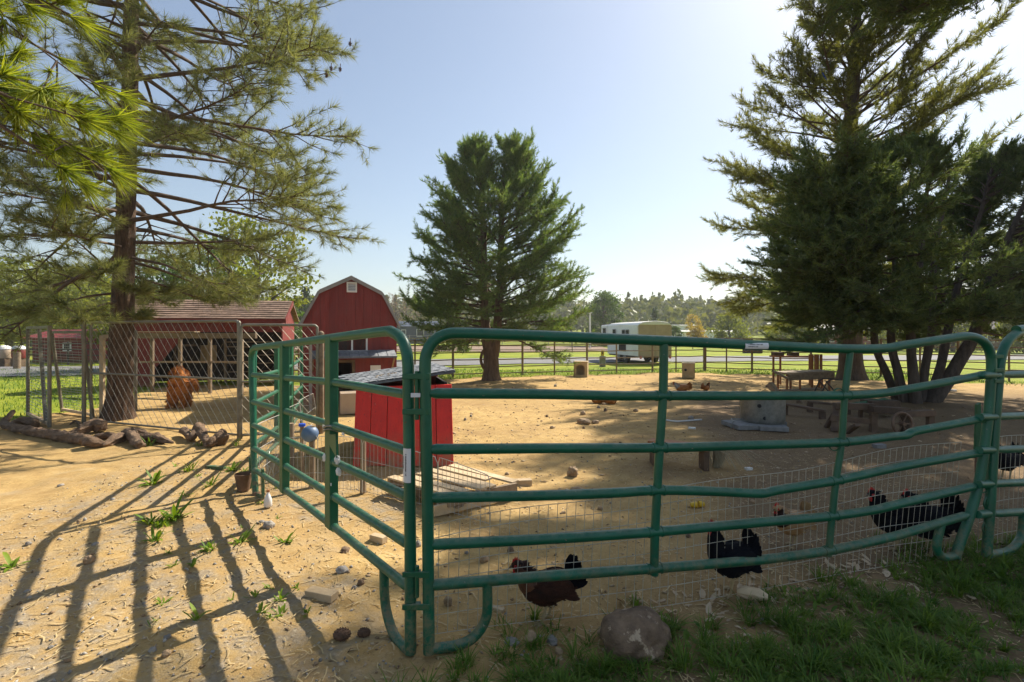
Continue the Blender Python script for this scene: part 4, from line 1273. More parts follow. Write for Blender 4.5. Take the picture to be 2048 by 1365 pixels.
# ---- third panel, seen through the second, sunlit from the far side
pb = thing("corral_panel", "green pipe panel behind, running back from the far upright of the left panel", "corral panel", (C_L[0], C_L[1], 0), "green corral panels")
a3 = (C_L[0] - 0.03, C_L[1] + 0.10)
zs = [1.405, 1.13, 0.865, 0.64, 0.42, 0.215]
smooth_tube([Vector((a3[0], a3[1], 0.0)), Vector((a3[0], a3[1], 1.30)), Vector((a3[0] - .02, a3[1] + .07, 1.385)), Vector((a3[0] - .06, a3[1] + .2, 1.405)), Vector((D_L[0] + .06, D_L[1] - .2, 1.40)), Vector((D_L[0] + .02, D_L[1] - .07, 1.37)), Vector((D_L[0], D_L[1], 1.28)), Vector((D_L[0], D_L[1], 0.0))], 0.026, 0.04, 10).build("frame", M['green'], pb, smooth=True)
for z in zs[1:]:
    rr = random.Random(int(z * 1000))
    mid = [Vector((a3[0] + (D_L[0] - a3[0]) * f, a3[1] + (D_L[1] - a3[1]) * f, z + rr.gauss(0, 0.012) - 0.05 * math.sin(f * 3.1))) for f in (0, .33, .66, 1)]
    smooth_tube(mid, 0.0235, 0.1, 10).build("rail", M['green'], pb, smooth=True)
for f in (0.36, 0.68):
    x, y = a3[0] + (D_L[0] - a3[0]) * f, a3[1] + (D_L[1] - a3[1]) * f
    mb = MB(); mb.bar((x, y, 0.15), (x, y, 1.40), 0.07, 0.05, up=(1, 0, 0)); mb.build("upright", M['green_flat'], pb, bevel=0.004)

# ---- next panel at the right edge
pn = thing("corral_panel", "green pipe panel cut off by the right edge of the photo", "corral panel", (A_N[0], A_N[1], 0), "green corral panels")
N = lambda x, y: on_plane(x, y, A_N, B_N)
smooth_tube([N(1973, 1114), N(1981, 1000), N(1990, 850), N(1998, 750), N(2003, 712), N(2016, 682), N(2040, 664), N(2075, 656), N(2400, 640), N(2640, 640)], 0.0285, 0.04, 14).build("frame", M['green'], pn, smooth=True)
for y0, y1, xs0 in ((749, 742, 1998), (832, 815, 1992), (898, 880, 1988), (965, 935, 1984), (1024, 985, 1980)):
    smooth_tube([N(xs0 + 4.5, y0 + 2), N(2048, y0), N(2640, y1)], 0.0265, 0.015, 12, True).build("rail", M['green'], pn, smooth=True)
smooth_tube([N(2046, 1028), N(2045, 1062), N(2036, 1085), N(2016, 1102), N(1976, 1110)], 0.0255, 0.02, 12).build("foot_loop", M['green'], pn, smooth=True)
smooth_tube([N(2290, 650), N(2290, 1010)], 0.022, 0.1, 10).build("upright", M['green'], pn, smooth=True)
smooth_tube([N(2640, 640), N(2640, 1060)], 0.0285, 0.1, 10).build("end_post", M['green'], pn, smooth=True)
hb = thing("panel_hinge", "green chain latch joining the bent panel to the right-edge panel", "hinge", (3.2, 3.37, 0))
for y in (713, 740, 762):
    mb = MB(); mb.box((R(1981, y) + N(1997, y)) / 2 + Vector((0, -0.03, 0)), (0.075, 0.012, 0.026), rz=0.2); mb.build("bracket", M['green_flat'], hb, bevel=0.003)
mb = MB(); mb.tube([R(1986, 712), R(1985, 740), R(1984, 770)], 0.008, 6); mb.build("pin", M['dark_pipe'], hb, smooth=True)
mb = MB()
cc = [Vector(q) for q in (R(1962, 965), R(1975, 985), R(1968, 1010), R(1978, 1030), R(1965, 1055), R(1972, 1075))]
mb.tube(spline(cc, 0.02), 0.006, 5); mb.tube(spline([q + Vector((0.012, -0.01, 0.01)) for q in reversed(cc)], 0.02), 0.005, 5)
mb.build("twisted_wire", M['green_flat'], hb, smooth=True)

# ================================================================ welded wire mesh tied behind the front panel
def wire_sheet(name, label, fn, us, vs_, r, mat, cat="wire mesh", group=None):
    """fn(u, v) -> point; wires along constant u and constant v"""
    root = thing(name, label, cat, fn(us[0], vs_[-1]), group)
    mb = MB()
    for u in us:
        mb.tube([fn(u, v) for v in np.linspace(vs_[0], vs_[-1], 7)], r, 4, cap=False)
    o = mb.build("upright_wires", mat, root); o["kind"] = "stuff"
    mb = MB()
    for v in vs_:
        mb.tube([fn(u, v) for u in np.linspace(us[0], us[-1], 30)], r * 1.1, 4, cap=False)
    o = mb.build("cross_wires", mat, root); o["kind"] = "stuff"
    return root
nR = Vector((-(B_R[1] - A_R[1]), B_R[0] - A_R[0], 0)).normalized()
def mesh_pt(u, v):
    x = A_R[0] + 0.02 + u * (B_R[0] - A_R[0] - 0.05); y = A_R[1] + u * (B_R[1] - A_R[1])
    top = 0.60 + 0.22 * u + 0.012 * math.sin(u * 17)
    z = 0.01 + (top - 0.01) * (1 - v) + 0.012 * math.sin(u * 9 + v * 2)
    off = 0.045 + 0.03 * math.sin(u * 7 + 1) * v + 0.05 * v
    return Vector((x, y, z)) + nR * off
wire_sheet("wire_mesh", "cream welded wire mesh tied behind the bent front panel", mesh_pt, list(np.linspace(0, 1, 70)), [0, .12, .25, .38, .52, .66, .83, 1.0], 0.0017, M['wire'])
nN = Vector((-(B_N[1] - A_N[1]), B_N[0] - A_N[0], 0)).normalized()
def mesh_pt2(u, v):
    x = A_N[0] + 0.02 + u * 1.6; y = A_N[1] + u * 0.62
    return Vector((x, y, 0.82 * (1 - v) + 0.01 * math.sin(u * 11))) + nN * (0.05 + 0.03 * v)
wire_sheet("wire_mesh", "cream welded wire mesh behind the panel at the right edge", mesh_pt2, list(np.linspace(0, 1, 30)), [0, .14, .28, .42, .56, .70, .85, 1.0], 0.0017, M['wire'])

# ---- low wire pen panels behind the left panel
def pen_panel(label, p0, p1, h0, h1, n, group="low wire pen panels", lean=0.0):
    p0, p1 = Vector(p0), Vector(p1)
    root = thing("wire_pen_panel", label, "wire panel", p0, group)
    t = (p1 - p0); nrm = Vector((-t.y, t.x, 0)).normalized() * lean
    f = lambda u, z: p0 + t * u + Vector((0, 0, z)) + nrm * z
    hh = lambda u: h0 + (h1 - h0) * u
    mb = MB()
    mb.tube(spline([f(0, 0.0), f(0, hh(0) - 0.05), f(0.03, hh(0)), f(0.97, hh(1)), f(1, hh(1) - 0.05), f(1, 0)], 0.03), 0.0036, 5)
    mb.build("frame", M['wire_grey'], root, smooth=True)
    mb = MB()
    for k in range(1, n): mb.tube([f(k / n, 0.0), f(k / n, hh(k / n))], 0.0017, 4, cap=False)
    o = mb.build("upright_wires", M['wire_grey'], root); o["kind"] = "stuff"
    mb = MB()
    for q in (0.03, 0.3, 0.62):
        mb.tube([f(0, hh(0) * q), f(1, hh(1) * q)], 0.0022, 4, cap=False)
    o = mb.build("cross_wires", M['wire_grey'], root); o["kind"] = "stuff"
    return root
g = lambda x, y: GP(x, y)
pen_panel("low grey wire pen panel in front of the blue ball, nearest the far upright", (-2.30, 4.98, 0), (-1.95, 5.02, 0), 0.50, 0.52, 9)
pen_panel("low grey wire pen panel just right of the wide green upright's left side", (-1.95, 5.02, 0), (-1.47, 4.90, 0), 0.52, 0.53, 12)
pen_panel("low grey wire pen panel crossing in front of the red coop", (-1.46, 4.88, 0), (-0.66, 4.42, 0), 0.52, 0.46, 18)
pen_panel("low grey wire pen panel between the hinge posts and the pallet", (-0.65, 4.41, 0), (-0.18, 4.05, 0), 0.46, 0.40, 12)
for i, (a_, b_, lab) in enumerate([((-2.62, 5.05), (-2.75, 5.9), "leaning grey wire pen panel nearest the far corner post"), ((-2.78, 5.95), (-2.95, 6.9), "leaning grey wire pen panel second along the back panel"), ((-2.98, 6.95), (-3.2, 8.0), "leaning grey wire pen panel farthest along the back panel")]):
    pen_panel(lab, (a_[0] + .10, a_[1], 0), (b_[0] + .10, b_[1], 0), 0.62, 0.60, 18, lean=0.12)
# loose wire ends
mb = MB()
for k in range(16):
    rr = random.Random(k); p0 = Vector((-2.42 + rr.uniform(-.06, .10), 4.85 + rr.uniform(-.05, .15), 0.0))
    mb.tube(spline([p0, p0 + Vector((rr.gauss(0, .03), 0, .18)), p0 + Vector((rr.gauss(0, .06), rr.gauss(0, .05), .36)), p0 + Vector((rr.gauss(0.04, .08), rr.gauss(0, .05), .5 * rr.uniform(.7, 1.1)))], 0.05), 0.0013, 4, cap=False)
o = mb.build("wire_tangle", M['wire_grey']); tag(o, "tangle of loose grey wire beside the far corner post", "wire tangle", None, "stuff")

def stake(label, x, y, h, r, mat, grp="wooden stakes of the wire pen", lean=(0, 0)):
    mb = MB(); mb.tube([(x, y, -.02), (x + lean[0] * .5, y + lean[1] * .5, h * .5), (x + lean[0], y + lean[1], h)], [r, r * .96, r * .9], 8)
    return tag(mb.build("stake", mat, smooth=True), label, "stake", grp)
stake("weathered stake under the blue ball", -2.02, 5.05, 0.62, 0.035, M['wood'])
stake("grey square stake at the corner of the red coop's wire", -1.47, 4.93, 0.52, 0.03, M['wood'])
stake("thick grey stake behind the blue ball's stake", -2.55, 5.75, 0.52, 0.05, M['wood'])
mb = MB(); V_, F_ = ico(3); c = U(620, 868, 5.05)
mb.add([tuple(Vector(p) * 0.083 + c) for p in V_], [tuple(f) for f in F_])
tag(mb.build("ball", M['blue_ball'], smooth=True), "faded blue ball sitting on a stake behind the left panel", "ball")
mb = MB(); mb.lathe(U(604, 853, 5.4), [(0.035, 0), (0.037, 0.012), (0.035, 0.028), (0.01, 0.03)], 16)
tag(mb.build("bottle_cap", M['blue'], smooth=True), "bright blue lid left of the faded ball", "lid")
pp_ = U(604, 853, 5.4)
mb = MB(); mb.tube([(pp_.x, pp_.y, -.02), (pp_.x, pp_.y, pp_.z + .002)], 0.022, 8); tag(mb.build("stake", M['wood'], smooth=True), "thin stake carrying the blue lid", "stake", "wooden stakes of the wire pen")
mb = MB(); c = GP(536, 1017); mb.lathe(c, [(0.028, 0), (0.035, 0.01), (0.033, 0.06), (0.018, 0.105), (0.012, 0.112), (0.012, 0.13)], 14)
bo = thing("plastic_bottle", "small milky bottle at the foot of the far corner post", "bottle", c)
mb.build("body", M['translucent_plastic'], bo, smooth=True)
mb = MB(); mb.lathe(c + Vector((0, 0, .131)), [(0.014, 0), (0.014, 0.018), (0.004, 0.02)], 12); mb.build("cap", M['wood_orange'], bo, smooth=True)
mb = MB(); c = GP(487, 985); mb.lathe(c, [(0.055, 0), (0.07, 0.10), (0.082, 0.16), (0.075, 0.165), (0.06, 0.10)], 18, cap=False)
tag(mb.build("plant_pot", M['terracotta'], smooth=True), "small brown plant pot beside the far corner post", "pot")
mb = MB(); mb.bar(GP(413, 941) + Vector((0, 0, .02)), GP(450, 943) + Vector((0, 0, .02)), 0.05, 0.03); tag(mb.build("metal_offcut", M['green_flat']), "short green metal slat lying among the weeds", "slat")

# ================================================================ low red coop with shingled lid
cp = thing("chicken_coop", "low bright red coop with a sloping grey shingled lid", "chicken coop", (-1.25, 6.2, 0))
bl, br, tr_, tl_ = Vector((-1.86, 5.83, 0.0)), Vector((-0.675, 5.80, 0.0)), Vector((-0.735, 6.08, 0.93)), Vector((-1.90, 6.08, 0.90))
NB = 6
for k in range(NB):
    f0, f1 = k / NB + 0.003, (k + 1) / NB - 0.003
    poly = [bl + (br - bl) * f0 + Vector((0, 0, .012 * (k % 2))), bl + (br - bl) * f1 + Vector((0, 0, .012 * (k % 2))), tl_ + (tr_ - tl_) * f1, tl_ + (tr_ - tl_) * f0]
    MB().prism(poly, Vector((0, 0.022 + 0.004 * (k % 2), 0.005))).build("plank", M['bright_red'], cp, bevel=0.003)
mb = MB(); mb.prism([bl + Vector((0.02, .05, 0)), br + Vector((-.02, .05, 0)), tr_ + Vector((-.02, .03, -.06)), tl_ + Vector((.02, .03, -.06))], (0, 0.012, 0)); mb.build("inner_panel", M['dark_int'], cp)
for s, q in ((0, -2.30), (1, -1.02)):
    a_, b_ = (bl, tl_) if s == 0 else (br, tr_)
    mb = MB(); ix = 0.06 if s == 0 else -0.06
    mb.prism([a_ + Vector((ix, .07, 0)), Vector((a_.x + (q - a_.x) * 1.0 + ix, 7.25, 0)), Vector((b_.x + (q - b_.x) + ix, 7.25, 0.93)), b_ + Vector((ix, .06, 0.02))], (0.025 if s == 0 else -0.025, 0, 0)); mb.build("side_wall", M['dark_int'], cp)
mb = MB(); mb.prism([Vector((-2.24, 7.25, 0)), Vector((-1.08, 7.25, 0)), Vector((-1.08, 7.25, .95)), Vector((-2.24, 7.25, .93))], (0, .025, 0)); mb.build("back_wall", M['barn_red'], cp)
P1, P2, P3, P4 = U(672, 753, 7.2), U(864, 726, 7.75), U(911, 741, 6.25), U(703, 771, 5.95)
mb = MB(); mb.prism([P4, P3, P2, P1], (0, 0, -0.03)); lid = mb.build("lid", M['felt_blue'], cp, bevel=0.004)
rr = random.Random(3)
rows, cols = 8, 12
up_ = (P3 - P4).cross(P1 - P4).normalized()
if up_.z < 0: up_ = -up_
for i in range(rows):
    for j in range(cols):
        s0, s1 = (j + (0.5 if i % 2 else 0)) / cols, (j + 1 + (0.5 if i % 2 else 0)) / cols
        s0, s1 = min(1, s0), min(1, s1)
        if s1 - s0 < 0.01: continue
        a_, b_ = i / rows, min(1, (i + 1.15) / rows)
        lift = rr.choice([0.001, 0.002, 0.003, 0.005]) 
        def lidp(s, u_, z): return (P4 + (P3 - P4) * s) * (1 - u_) + (P1 + (P2 - P1) * s) * u_ + up_ * z
        q = [lidp(s0 + .004, a_ - .01, 0.006 + lift), lidp(s1 - .004, a_ - .01, 0.006 + lift + rr.uniform(0, .006)), lidp(s1 - .004, b_, 0.003), lidp(s0 + .004, b_, 0.003)]
        MB().prism(q, up_ * 0.004).build("shingle", M['shingle_dark'], lid)
mb = MB(); c = lidp(0.35, 0.3, 0.03); 
for k in range(8):
    vs, fs = blob(lidp(0.28 + 0.03 * k, 0.25 + rr.uniform(-.15, .2), 0.014), (0.02, 0.012, 0.006), 1, .3, 2, k); mb.add(vs, fs)
o = mb.build("fallen_leaves", M['chip'], lid); o["kind"] = "stuff"

# ---- pallet
pa = thing("pallet", "broken tan wooden pallet lying on the sand by the coop", "pallet", GP(915, 1000))
A4, B4, C4 = Vector((-1.19, 4.90, 0.10)), Vector((-0.60, 5.50, 0.10)), Vector((-0.66, 4.20, 0.10))
e1, e2 = (B4 - A4), (C4 - A4)
e1 = Vector((0.60, 0.41, 0)); e2 = Vector((0.68, -0.57, 0))
sk = [0.0, 0.17, 0.38, 0.58, 0.78, 0.97]
for i, k in enumerate(sk):
    jit = random.Random(i).gauss(0, .03)
    a_ = A4 + e1 * (0.0 + jit) + e2 * k; b_ = A4 + e1 * (1.05 + jit) + e2 * k
    a_ = A4 + e1 * k + e2 * (-0.02 + jit); b_ = A4 + e1 * k + e2 * (0.98 - (0.25 if i == 4 else 0) + jit)
    MB().bar(a_ + Vector((0, 0, .05)), b_ + Vector((0, 0, .05 + jit * .3)), 0.095, 0.018).build("top_board", M['wood_pale'], pa, bevel=0.002)
for i, k in enumerate((0.02, 0.48, 0.97)):
    a_ = A4 + e2 * k - e1 * 0.05; b_ = A4 + e2 * k + e1 * 0.95
    MB().bar(a_ + Vector((0, 0, -.005)), b_ + Vector((0, 0, -.005)), 0.04, 0.088).build("stringer", M['wood'], pa, bevel=0.002)
for i, k in enumerate((0.1, 0.8)):
    a_ = A4 + e1 * k - e2 * 0.03; b_ = A4 + e1 * k + e2 * 1.0
    MB().bar(a_ + Vector((0, 0, -.062)), b_ + Vector((0, 0, -.062)), 0.09, 0.016).build("bottom_board", M['wood'], pa, bevel=0.002)
MB().bar(GP(868, 1030) + Vector((0, 0, .05)), GP(1000, 1003) + Vector((0, 0, .05)), 0.03, 0.09).build("loose_board", M['wood_pale'], pa, bevel=0.002)

# ================================================================ red gambrel barn shed
bn_rot = math.radians(21)
bo_ = Vector((-3.46, 10.75, 0))
fx = Vector((math.cos(bn_rot), math.sin(bn_rot), 0)); fy = Vector((-math.sin(bn_rot), math.cos(bn_rot), 0))
BW, BDp, EZ, BRZ, PZ, BRX = 1.93, 3.4, 1.78, 2.44, 2.76, 0.64
def bp(x, y, z): return bo_ + fx * x + fy * y + Vector((0, 0, z))
barn = thing("barn_shed", "dark red gambrel-roofed barn shed with a small louvre under its peak", "barn", bo_)
def gam(x):
    x = abs(x); h = BW / 2
    return PZ - (PZ - BRZ) * x / BRX if x < BRX else BRZ - (BRZ - EZ) * (x - BRX) / (h - BRX)
NP = 11
for k in range(NP):
    x0, x1 = -BW / 2 + BW * k / NP + 0.0015, -BW / 2 + BW * (k + 1) / NP - 0.0015
    cut = [x0] + [q for q in (-BRX, 0, BRX) if x0 < q < x1] + [x1]
    # leave the doorway and the window open
    segs = [(0.03, None)]
    dx0, dx1 = -0.30, 0.02
    if x1 > dx0 and x0 < dx1: segs = [(0.93, None)]
    for z0, _ in segs:
        poly = [bp(x0, 0, z0), bp(x1, 0, z0)] + [bp(q, 0, gam(q) - 0.02) for q in reversed(cut)]
        MB().prism(poly, fy * 0.02).build("plank", M['barn_red'], barn)
mb = MB()
poly = [bp(-BW / 2 + .03, .03, 0.02), bp(dx0, .03, .02), bp(dx0, .03, .93), bp(dx1, .03, .93), bp(dx1, .03, .02), bp(BW / 2 - .03, .03, 0.02), bp(BW / 2 - .03, .03, EZ - .03), bp(BRX, .03, BRZ - .05), bp(0, .03, PZ - .05), bp(-BRX, .03, BRZ - .05), bp(-BW / 2 + .03, .03, EZ - .03)]
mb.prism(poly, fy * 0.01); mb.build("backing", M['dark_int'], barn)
for s in (-1, 1):
    for k in range(9):
        y0, y1 = BDp * k / 9 + 0.004, BDp * (k + 1) / 9 - 0.004
        MB().prism([bp(s * BW / 2, y0, .03), bp(s * BW / 2, y1, .03), bp(s * BW / 2, y1, EZ), bp(s * BW / 2, y0, EZ)], fx * (-0.02 * s)).build("plank", M['barn_red'], barn)
mb = MB(); mb.prism([bp(-BW / 2, BDp, 0.02), bp(BW / 2, BDp, 0.02), bp(BW / 2, BDp, EZ), bp(BRX, BDp, BRZ - .03), bp(0, BDp, PZ - .03), bp(-BRX, BDp, BRZ - .03), bp(-BW / 2, BDp, EZ)], fy * 0.02); mb.build("back_wall", M['barn_red'], barn)
roof = None
prof_pts = [(-BW / 2 - .05, EZ - .06), (-BRX, BRZ), (0, PZ), (BRX, BRZ), (BW / 2 + .05, EZ - .06)]
for (xa, za), (xb, zb) in zip(prof_pts[:-1], prof_pts[1:]):
    nrm_ = (fx * -(zb - za) + Vector((0, 0, xb - xa))).normalized()
    mb = MB(); mb.prism([bp(xa, -.06, za), bp(xb, -.06, zb), bp(xb, BDp + .08, zb), bp(xa, BDp + .08, za)], nrm_ * 0.03)
    o = mb.build("roof", M['shingle_dark'], barn)
    mb = MB(); mb.prism([bp(xa, -.085, za - .05), bp(xb, -.085, zb - .05), bp(xb, -.085, zb + .035), bp(xa, -.085, za + .035)], fy * 0.022); mb.build("rake_trim", M['grey_trim'], barn)
# louvre under the peak
def framed(parent, name, x0, x1, z0, z1, yoff, t_, mat, inner, slats=0, mull=0):
    root_ = MB().prism([bp(x0 + t_ / 2, yoff + .004, z0 + t_ / 2), bp(x1 - t_ / 2, yoff + .004, z0 + t_ / 2), bp(x1 - t_ / 2, yoff + .004, z1 - t_ / 2), bp(x0 + t_ / 2, yoff + .004, z1 - t_ / 2)], fy * 0.004).build(name, inner, parent)
    mb = MB()
    for (a0, a1, b0, b1) in ((x0, x1, z0, z0 + t_), (x0, x1, z1 - t_, z1), (x0, x0 + t_, z0 + t_, z1 - t_), (x1 - t_, x1, z0 + t_, z1 - t_)):
        mb.prism([bp(a0, yoff - .03, b0), bp(a1, yoff - .03, b0), bp(a1, yoff - .03, b1), bp(a0, yoff - .03, b1)], fy * 0.034)
    mb.build("frame", mat, root_)
    for k in range(slats):
        zz = z0 + t_ + (z1 - z0 - 2 * t_) * (k + .5) / slats
        MB().prism([bp(x0 + t_, yoff - .022, zz - .012), bp(x1 - t_, yoff - .022, zz - .012), bp(x1 - t_, yoff - .006, zz + .012), bp(x0 + t_, yoff - .006, zz + .012)], fy * 0.005).build("slat", mat, root_)
    for k in range(mull):
        xx = x0 + (x1 - x0) * (k + 1) / (mull + 1)
        MB().prism([bp(xx - .018, yoff - .026, z0 + t_), bp(xx + .018, yoff - .026, z0 + t_), bp(xx + .018, yoff - .026, z1 - t_), bp(xx - .018, yoff - .026, z1 - t_)], fy * 0.02).build("mullion", mat, root_)
    return root_
framed(barn, "louvre", -0.09, 0.12, 2.44, 2.66, -0.004, 0.03, M['white'], M['dark_int'], slats=5)
framed(barn, "window", -0.30, 0.34, 1.16, 1.56, -0.004, 0.035, M['white'], M['glass'], mull=1)
# awning over the doorway
mb = MB(); mb.prism([bp(-0.82, -.42, 1.04), bp(0.92, -.42, 1.04), bp(0.88, 0.0, 1.16), bp(-0.78, 0.0, 1.16)], (0, 0, .03)); aw = mb.build("awning", M['felt_blue'], barn)
for x in (-0.76, 0.86): MB().bar(bp(x, -.40, 1.03), bp(x, -.02, .78), .03, .04).build("brace", M['wood'], aw)
for k in range(9):
    x0 = -0.82 + 1.74 * k / 9
    MB().prism([bp(x0 + .005, -.425, 1.072), bp(x0 + .185, -.425, 1.072), bp(x0 + .185, -.02, 1.19), bp(x0 + .005, -.02, 1.19)], (0, 0, .006)).build("shingle", M['shingle_dark'], aw)
mb = MB()
for (a0, a1, b0, b1) in ((-0.36, -0.30, 0.03, 0.99), (0.02, 0.08, 0.03, 0.99), (-0.30, 0.02, 0.93, 0.99)):
    mb.prism([bp(a0, -.014, b0), bp(a1, -.014, b0), bp(a1, -.014, b1), bp(a0, -.014, b1)], fy * 0.012)
mb.build("door_frame", M['wood_dark'], barn)
o = MB().prism([bp(0.40, -.016, .60), bp(0.62, -.016, .60), bp(0.62, -.016, .86), bp(0.40, -.016, .86)], fy * 0.012).build("notice_board", M['label_paper'], barn)
MB().prism([bp(0.46, -.019, .67), bp(0.57, -.019, .67), bp(0.575, -.019, .72), bp(0.52, -.019, .76), bp(0.45, -.019, .71)], fy * 0.002).build("printed_mark", M['grey_trim'], o)
# box under the awning and the grey wire crate beside it
mb = MB(); mb.box(bp(0.05, -0.9, .20), (0.62, 0.5, 0.40), rz=bn_rot); tag(mb.build("feed_box", M['beige'], bevel=0.01), "pale feed box in front of the barn doorway", "box")
kc = thing("wire_rack", "tall grey wire rack leaning by the barn's left corner", "rack", bp(-1.05, -.5, 0))
for x in (-1.22, -0.80): MB().bar(bp(x, -.5, 0), bp(x, -.5, 1.35), .05, .04).build("post", M['grey_trim'], kc)
for z in np.arange(.12, 1.35, .13): MB().bar(bp(-1.20, -.5, z), bp(-.82, -.5, z), .012, .012).build("rung", M['wire_grey'], kc)

# ================================================================ long red shed with brown shingle roof
sh = thing("long_shed", "long red shed with a brown shingled roof and open dark front", "shed", (-6.98, 15.2, 0), rz=math.radians(13))
SX0, SX1, SY0, SY1 = -11.2, -6.98, 15.2, 17.0
SE, SR = 1.98, 2.56
dxp = lambda px, py, d=15.2: U(px, py, d)
# front wall: red at the left with a slanting edge, open elsewhere, red header above
MB().prism([(SX0, SY0, 0.02), (-10.4, SY0, 0.02), (-10.4, SY0, .55), (-9.75, SY0, 1.35), (-9.75, SY0, 1.62), (SX0, SY0, 1.62)], (0, .04, 0)).build("front_wall", M['barn_red'], sh)
for k in range(18):
    x0 = SX0 + (SX1 - SX0) * k / 18 + .004; x1 = SX0 + (SX1 - SX0) * (k + 1) / 18 - .004
    MB().prism([(x0, SY0 - .02, 1.60), (x1, SY0 - .02, 1.60), (x1, SY0 - .02, SE), (x0, SY0 - .02, SE)], (0, .02, 0)).build("plank", M['barn_red'], sh)
MB().prism([(SX1, SY0 + .02, .02), (SX1, SY1, .02), (SX1, SY1, SE), (SX1, (SY0 + SY1) / 2, SR - .05), (SX1, SY0 + .02, SE)], (-.04, 0, 0)).build("gable_wall", M['barn_red'], sh)
MB().prism([(SX0, SY0 + .04, .02), (SX0, SY1, .02), (SX0, SY1, SE), (SX0, (SY0 + SY1) / 2, SR - .05), (SX0, SY0 + .04, SE)], (.04, 0, 0)).build("gable_wall", M['barn_red'], sh)
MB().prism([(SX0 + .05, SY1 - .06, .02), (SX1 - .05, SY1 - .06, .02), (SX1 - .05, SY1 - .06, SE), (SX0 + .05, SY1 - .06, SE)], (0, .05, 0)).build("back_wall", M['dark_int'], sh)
ym = (SY0 + SY1) / 2
for (ya, za, yb, zb) in ((SY0 - .22, SE - .03, ym, SR), (SY1 + .22, SE - .03, ym, SR)):
    nn_ = Vector((0, -(zb - za), (yb - ya))).normalized()
    if nn_.z < 0: nn_ = -nn_
    ro = MB().prism([(SX0 - .12, ya, za), (SX1 + .12, ya, za), (SX1 + .12, yb, zb), (SX0 - .12, yb, zb)], nn_ * .04).build("roof", M['shingle_brown'], sh)
    if ya < ym:
        rr = random.Random(8); rows, cols = 9, 16
        for i in range(rows):
            for j in range(cols):
                f0 = i / rows; f1 = (i + 1.1) / rows
                x0 = SX0 - .12 + (SX1 - SX0 + .24) * (j + (.5 if i % 2 else 0)) / cols; x1 = min(SX1 + .12, x0 + (SX1 - SX0 + .24) / cols - .006)
                if x1 - x0 < .03: continue
                y_ = lambda f: ya + (yb - ya) * min(1, f)
                z_ = lambda f: za + (zb - za) * min(1, f)
                lf = .046 + rr.uniform(.002, .012)
                MB().prism([Vector((x0, y_(f0), z_(f0))) + nn_ * (lf + .01), Vector((x1, y_(f0), z_(f0))) + nn_ * (lf + .01), Vector((x1, y_(f1), z_(f1))) + nn_ * .042, Vector((x0, y_(f1), z_(f1))) + nn_ * .042], nn_ * .005).build("shingle", M['shingle_brown'], ro)
MB().prism([(SX1 + .12, SY0 - .24, SE - .13), (SX1 + .12, ym, SR - .08), (SX1 + .12, ym, SR + .05), (SX1 + .12, SY0 - .24, SE + .02)], (.025, 0, 0)).build("rake_trim", M['barn_red'], sh)
MB().bar((SX0 - .12, SY0 - .245, SE - .05), (SX1 + .12, SY0 - .245, SE - .05), .025, .12).build("fascia", M['barn_red'], sh)
# pieces inside the opening
MB().prism([U(440, 690, 16.6), U(468, 690, 16.6), U(468, 725, 16.6), U(440, 720, 16.6)], (0, .02, 0)).build("inner_board", M['tan_box'], sh)
for px in (395, 402): MB().bar(U(px, 690, 16.5), U(px, 735, 16.5), .06, .04).build("inner_post", M['wood'], sh)
MB().bar(U(396, 690, 16.45), U(432, 690, 16.45), .05, .06).build("inner_beam", M['wood'], sh)

# front frame of pale posts and beam
ff = thing("shelter_frame", "pale timber frame of posts and beam in front of the long shed", "frame", (-9.3, 14.1, 0))
MB().bar((-10.6, 13.35, 1.50), (-6.6, 12.9, 1.50), .10, .14).build("beam", M['wood'], ff, bevel=.004)
MB().bar((-10.7, 13.3, 1.60), (-8.2, 13.02, 1.60), .20, .02).build("cap_board", M['wood_pale'], ff)
for f in (0.0, .27, .47, .68, .9):
    x, y = -10.6 + 4.0 * f, 13.35 - .45 * f
    MB().bar((x, y, 0), (x, y, 1.43), .075, .075, up=(0, 1, 0)).build("post", M['wood'], ff, bevel=.004)
MB().bar((-9.9, 13.27, .80), (-6.6, 12.9, .82), .03, .045).build("rail", M['wood'], ff)

# ================================================================ chain-link kennel
K0, K1 = (-7.29, 8.66), (-4.06, 7.42)
def link_panel(label, p0, p1, h, name="chain_link_fence", mid=True, grp="chain-link kennel panels", sp_=0.155, bottom=0.05, diag=True, r0=0.021, post0=True):
    p0, p1 = Vector((p0[0], p0[1], 0)), Vector((p1[0], p1[1], 0))
    L = (p1 - p0).length; t = (p1 - p0) / L
    n_ = Vector((-t.y, t.x, 0))
    root = thing(name, label, "kennel fence", p0, grp)
    f = lambda s, z, o=0: p0 + t * s + Vector((0, 0, z)) + n_ * o
    MB().tube(spline([f(0, 0), f(0, h - .03), f(0.03, h), f(L - .03, h), f(L, h - .03), f(L, 0)], .08), r0, 8).build("frame", M['kennel'], root, smooth=True)
    MB().tube([f(0, bottom), f(L, bottom)], r0 * .8, 8).build("bottom_rail", M['kennel'], root, smooth=True)
    if mid: MB().tube([f(0, h * .5), f(L, h * .5)], r0 * .8, 8).build("middle_rail", M['kennel'], root, smooth=True)
    for sgn, rr_, nm in ((-1, .0038, "link_wires"), (1, .0008, "return_wires")):
        mb = MB()
        k = -h * 0.85
        while k < L + h * .85:
            # line s = k + sgn*(z-..)*0.8
            a = []
            for z in np.linspace(bottom, h - .01, 40):
                s = k + sgn * (z - h / 2) * -0.80 * -1
                if 0 <= s <= L: a.append((s, z))
            if len(a) > 2:
                mb.tube([f(a[0][0], a[0][1], .012 * sgn), f(a[-1][0], a[-1][1], .012 * sgn)], rr_, 4, cap=False)
            k += sp_
        o = mb.build(nm, M['tan_wire'], root); o["kind"] = "stuff"
    return root
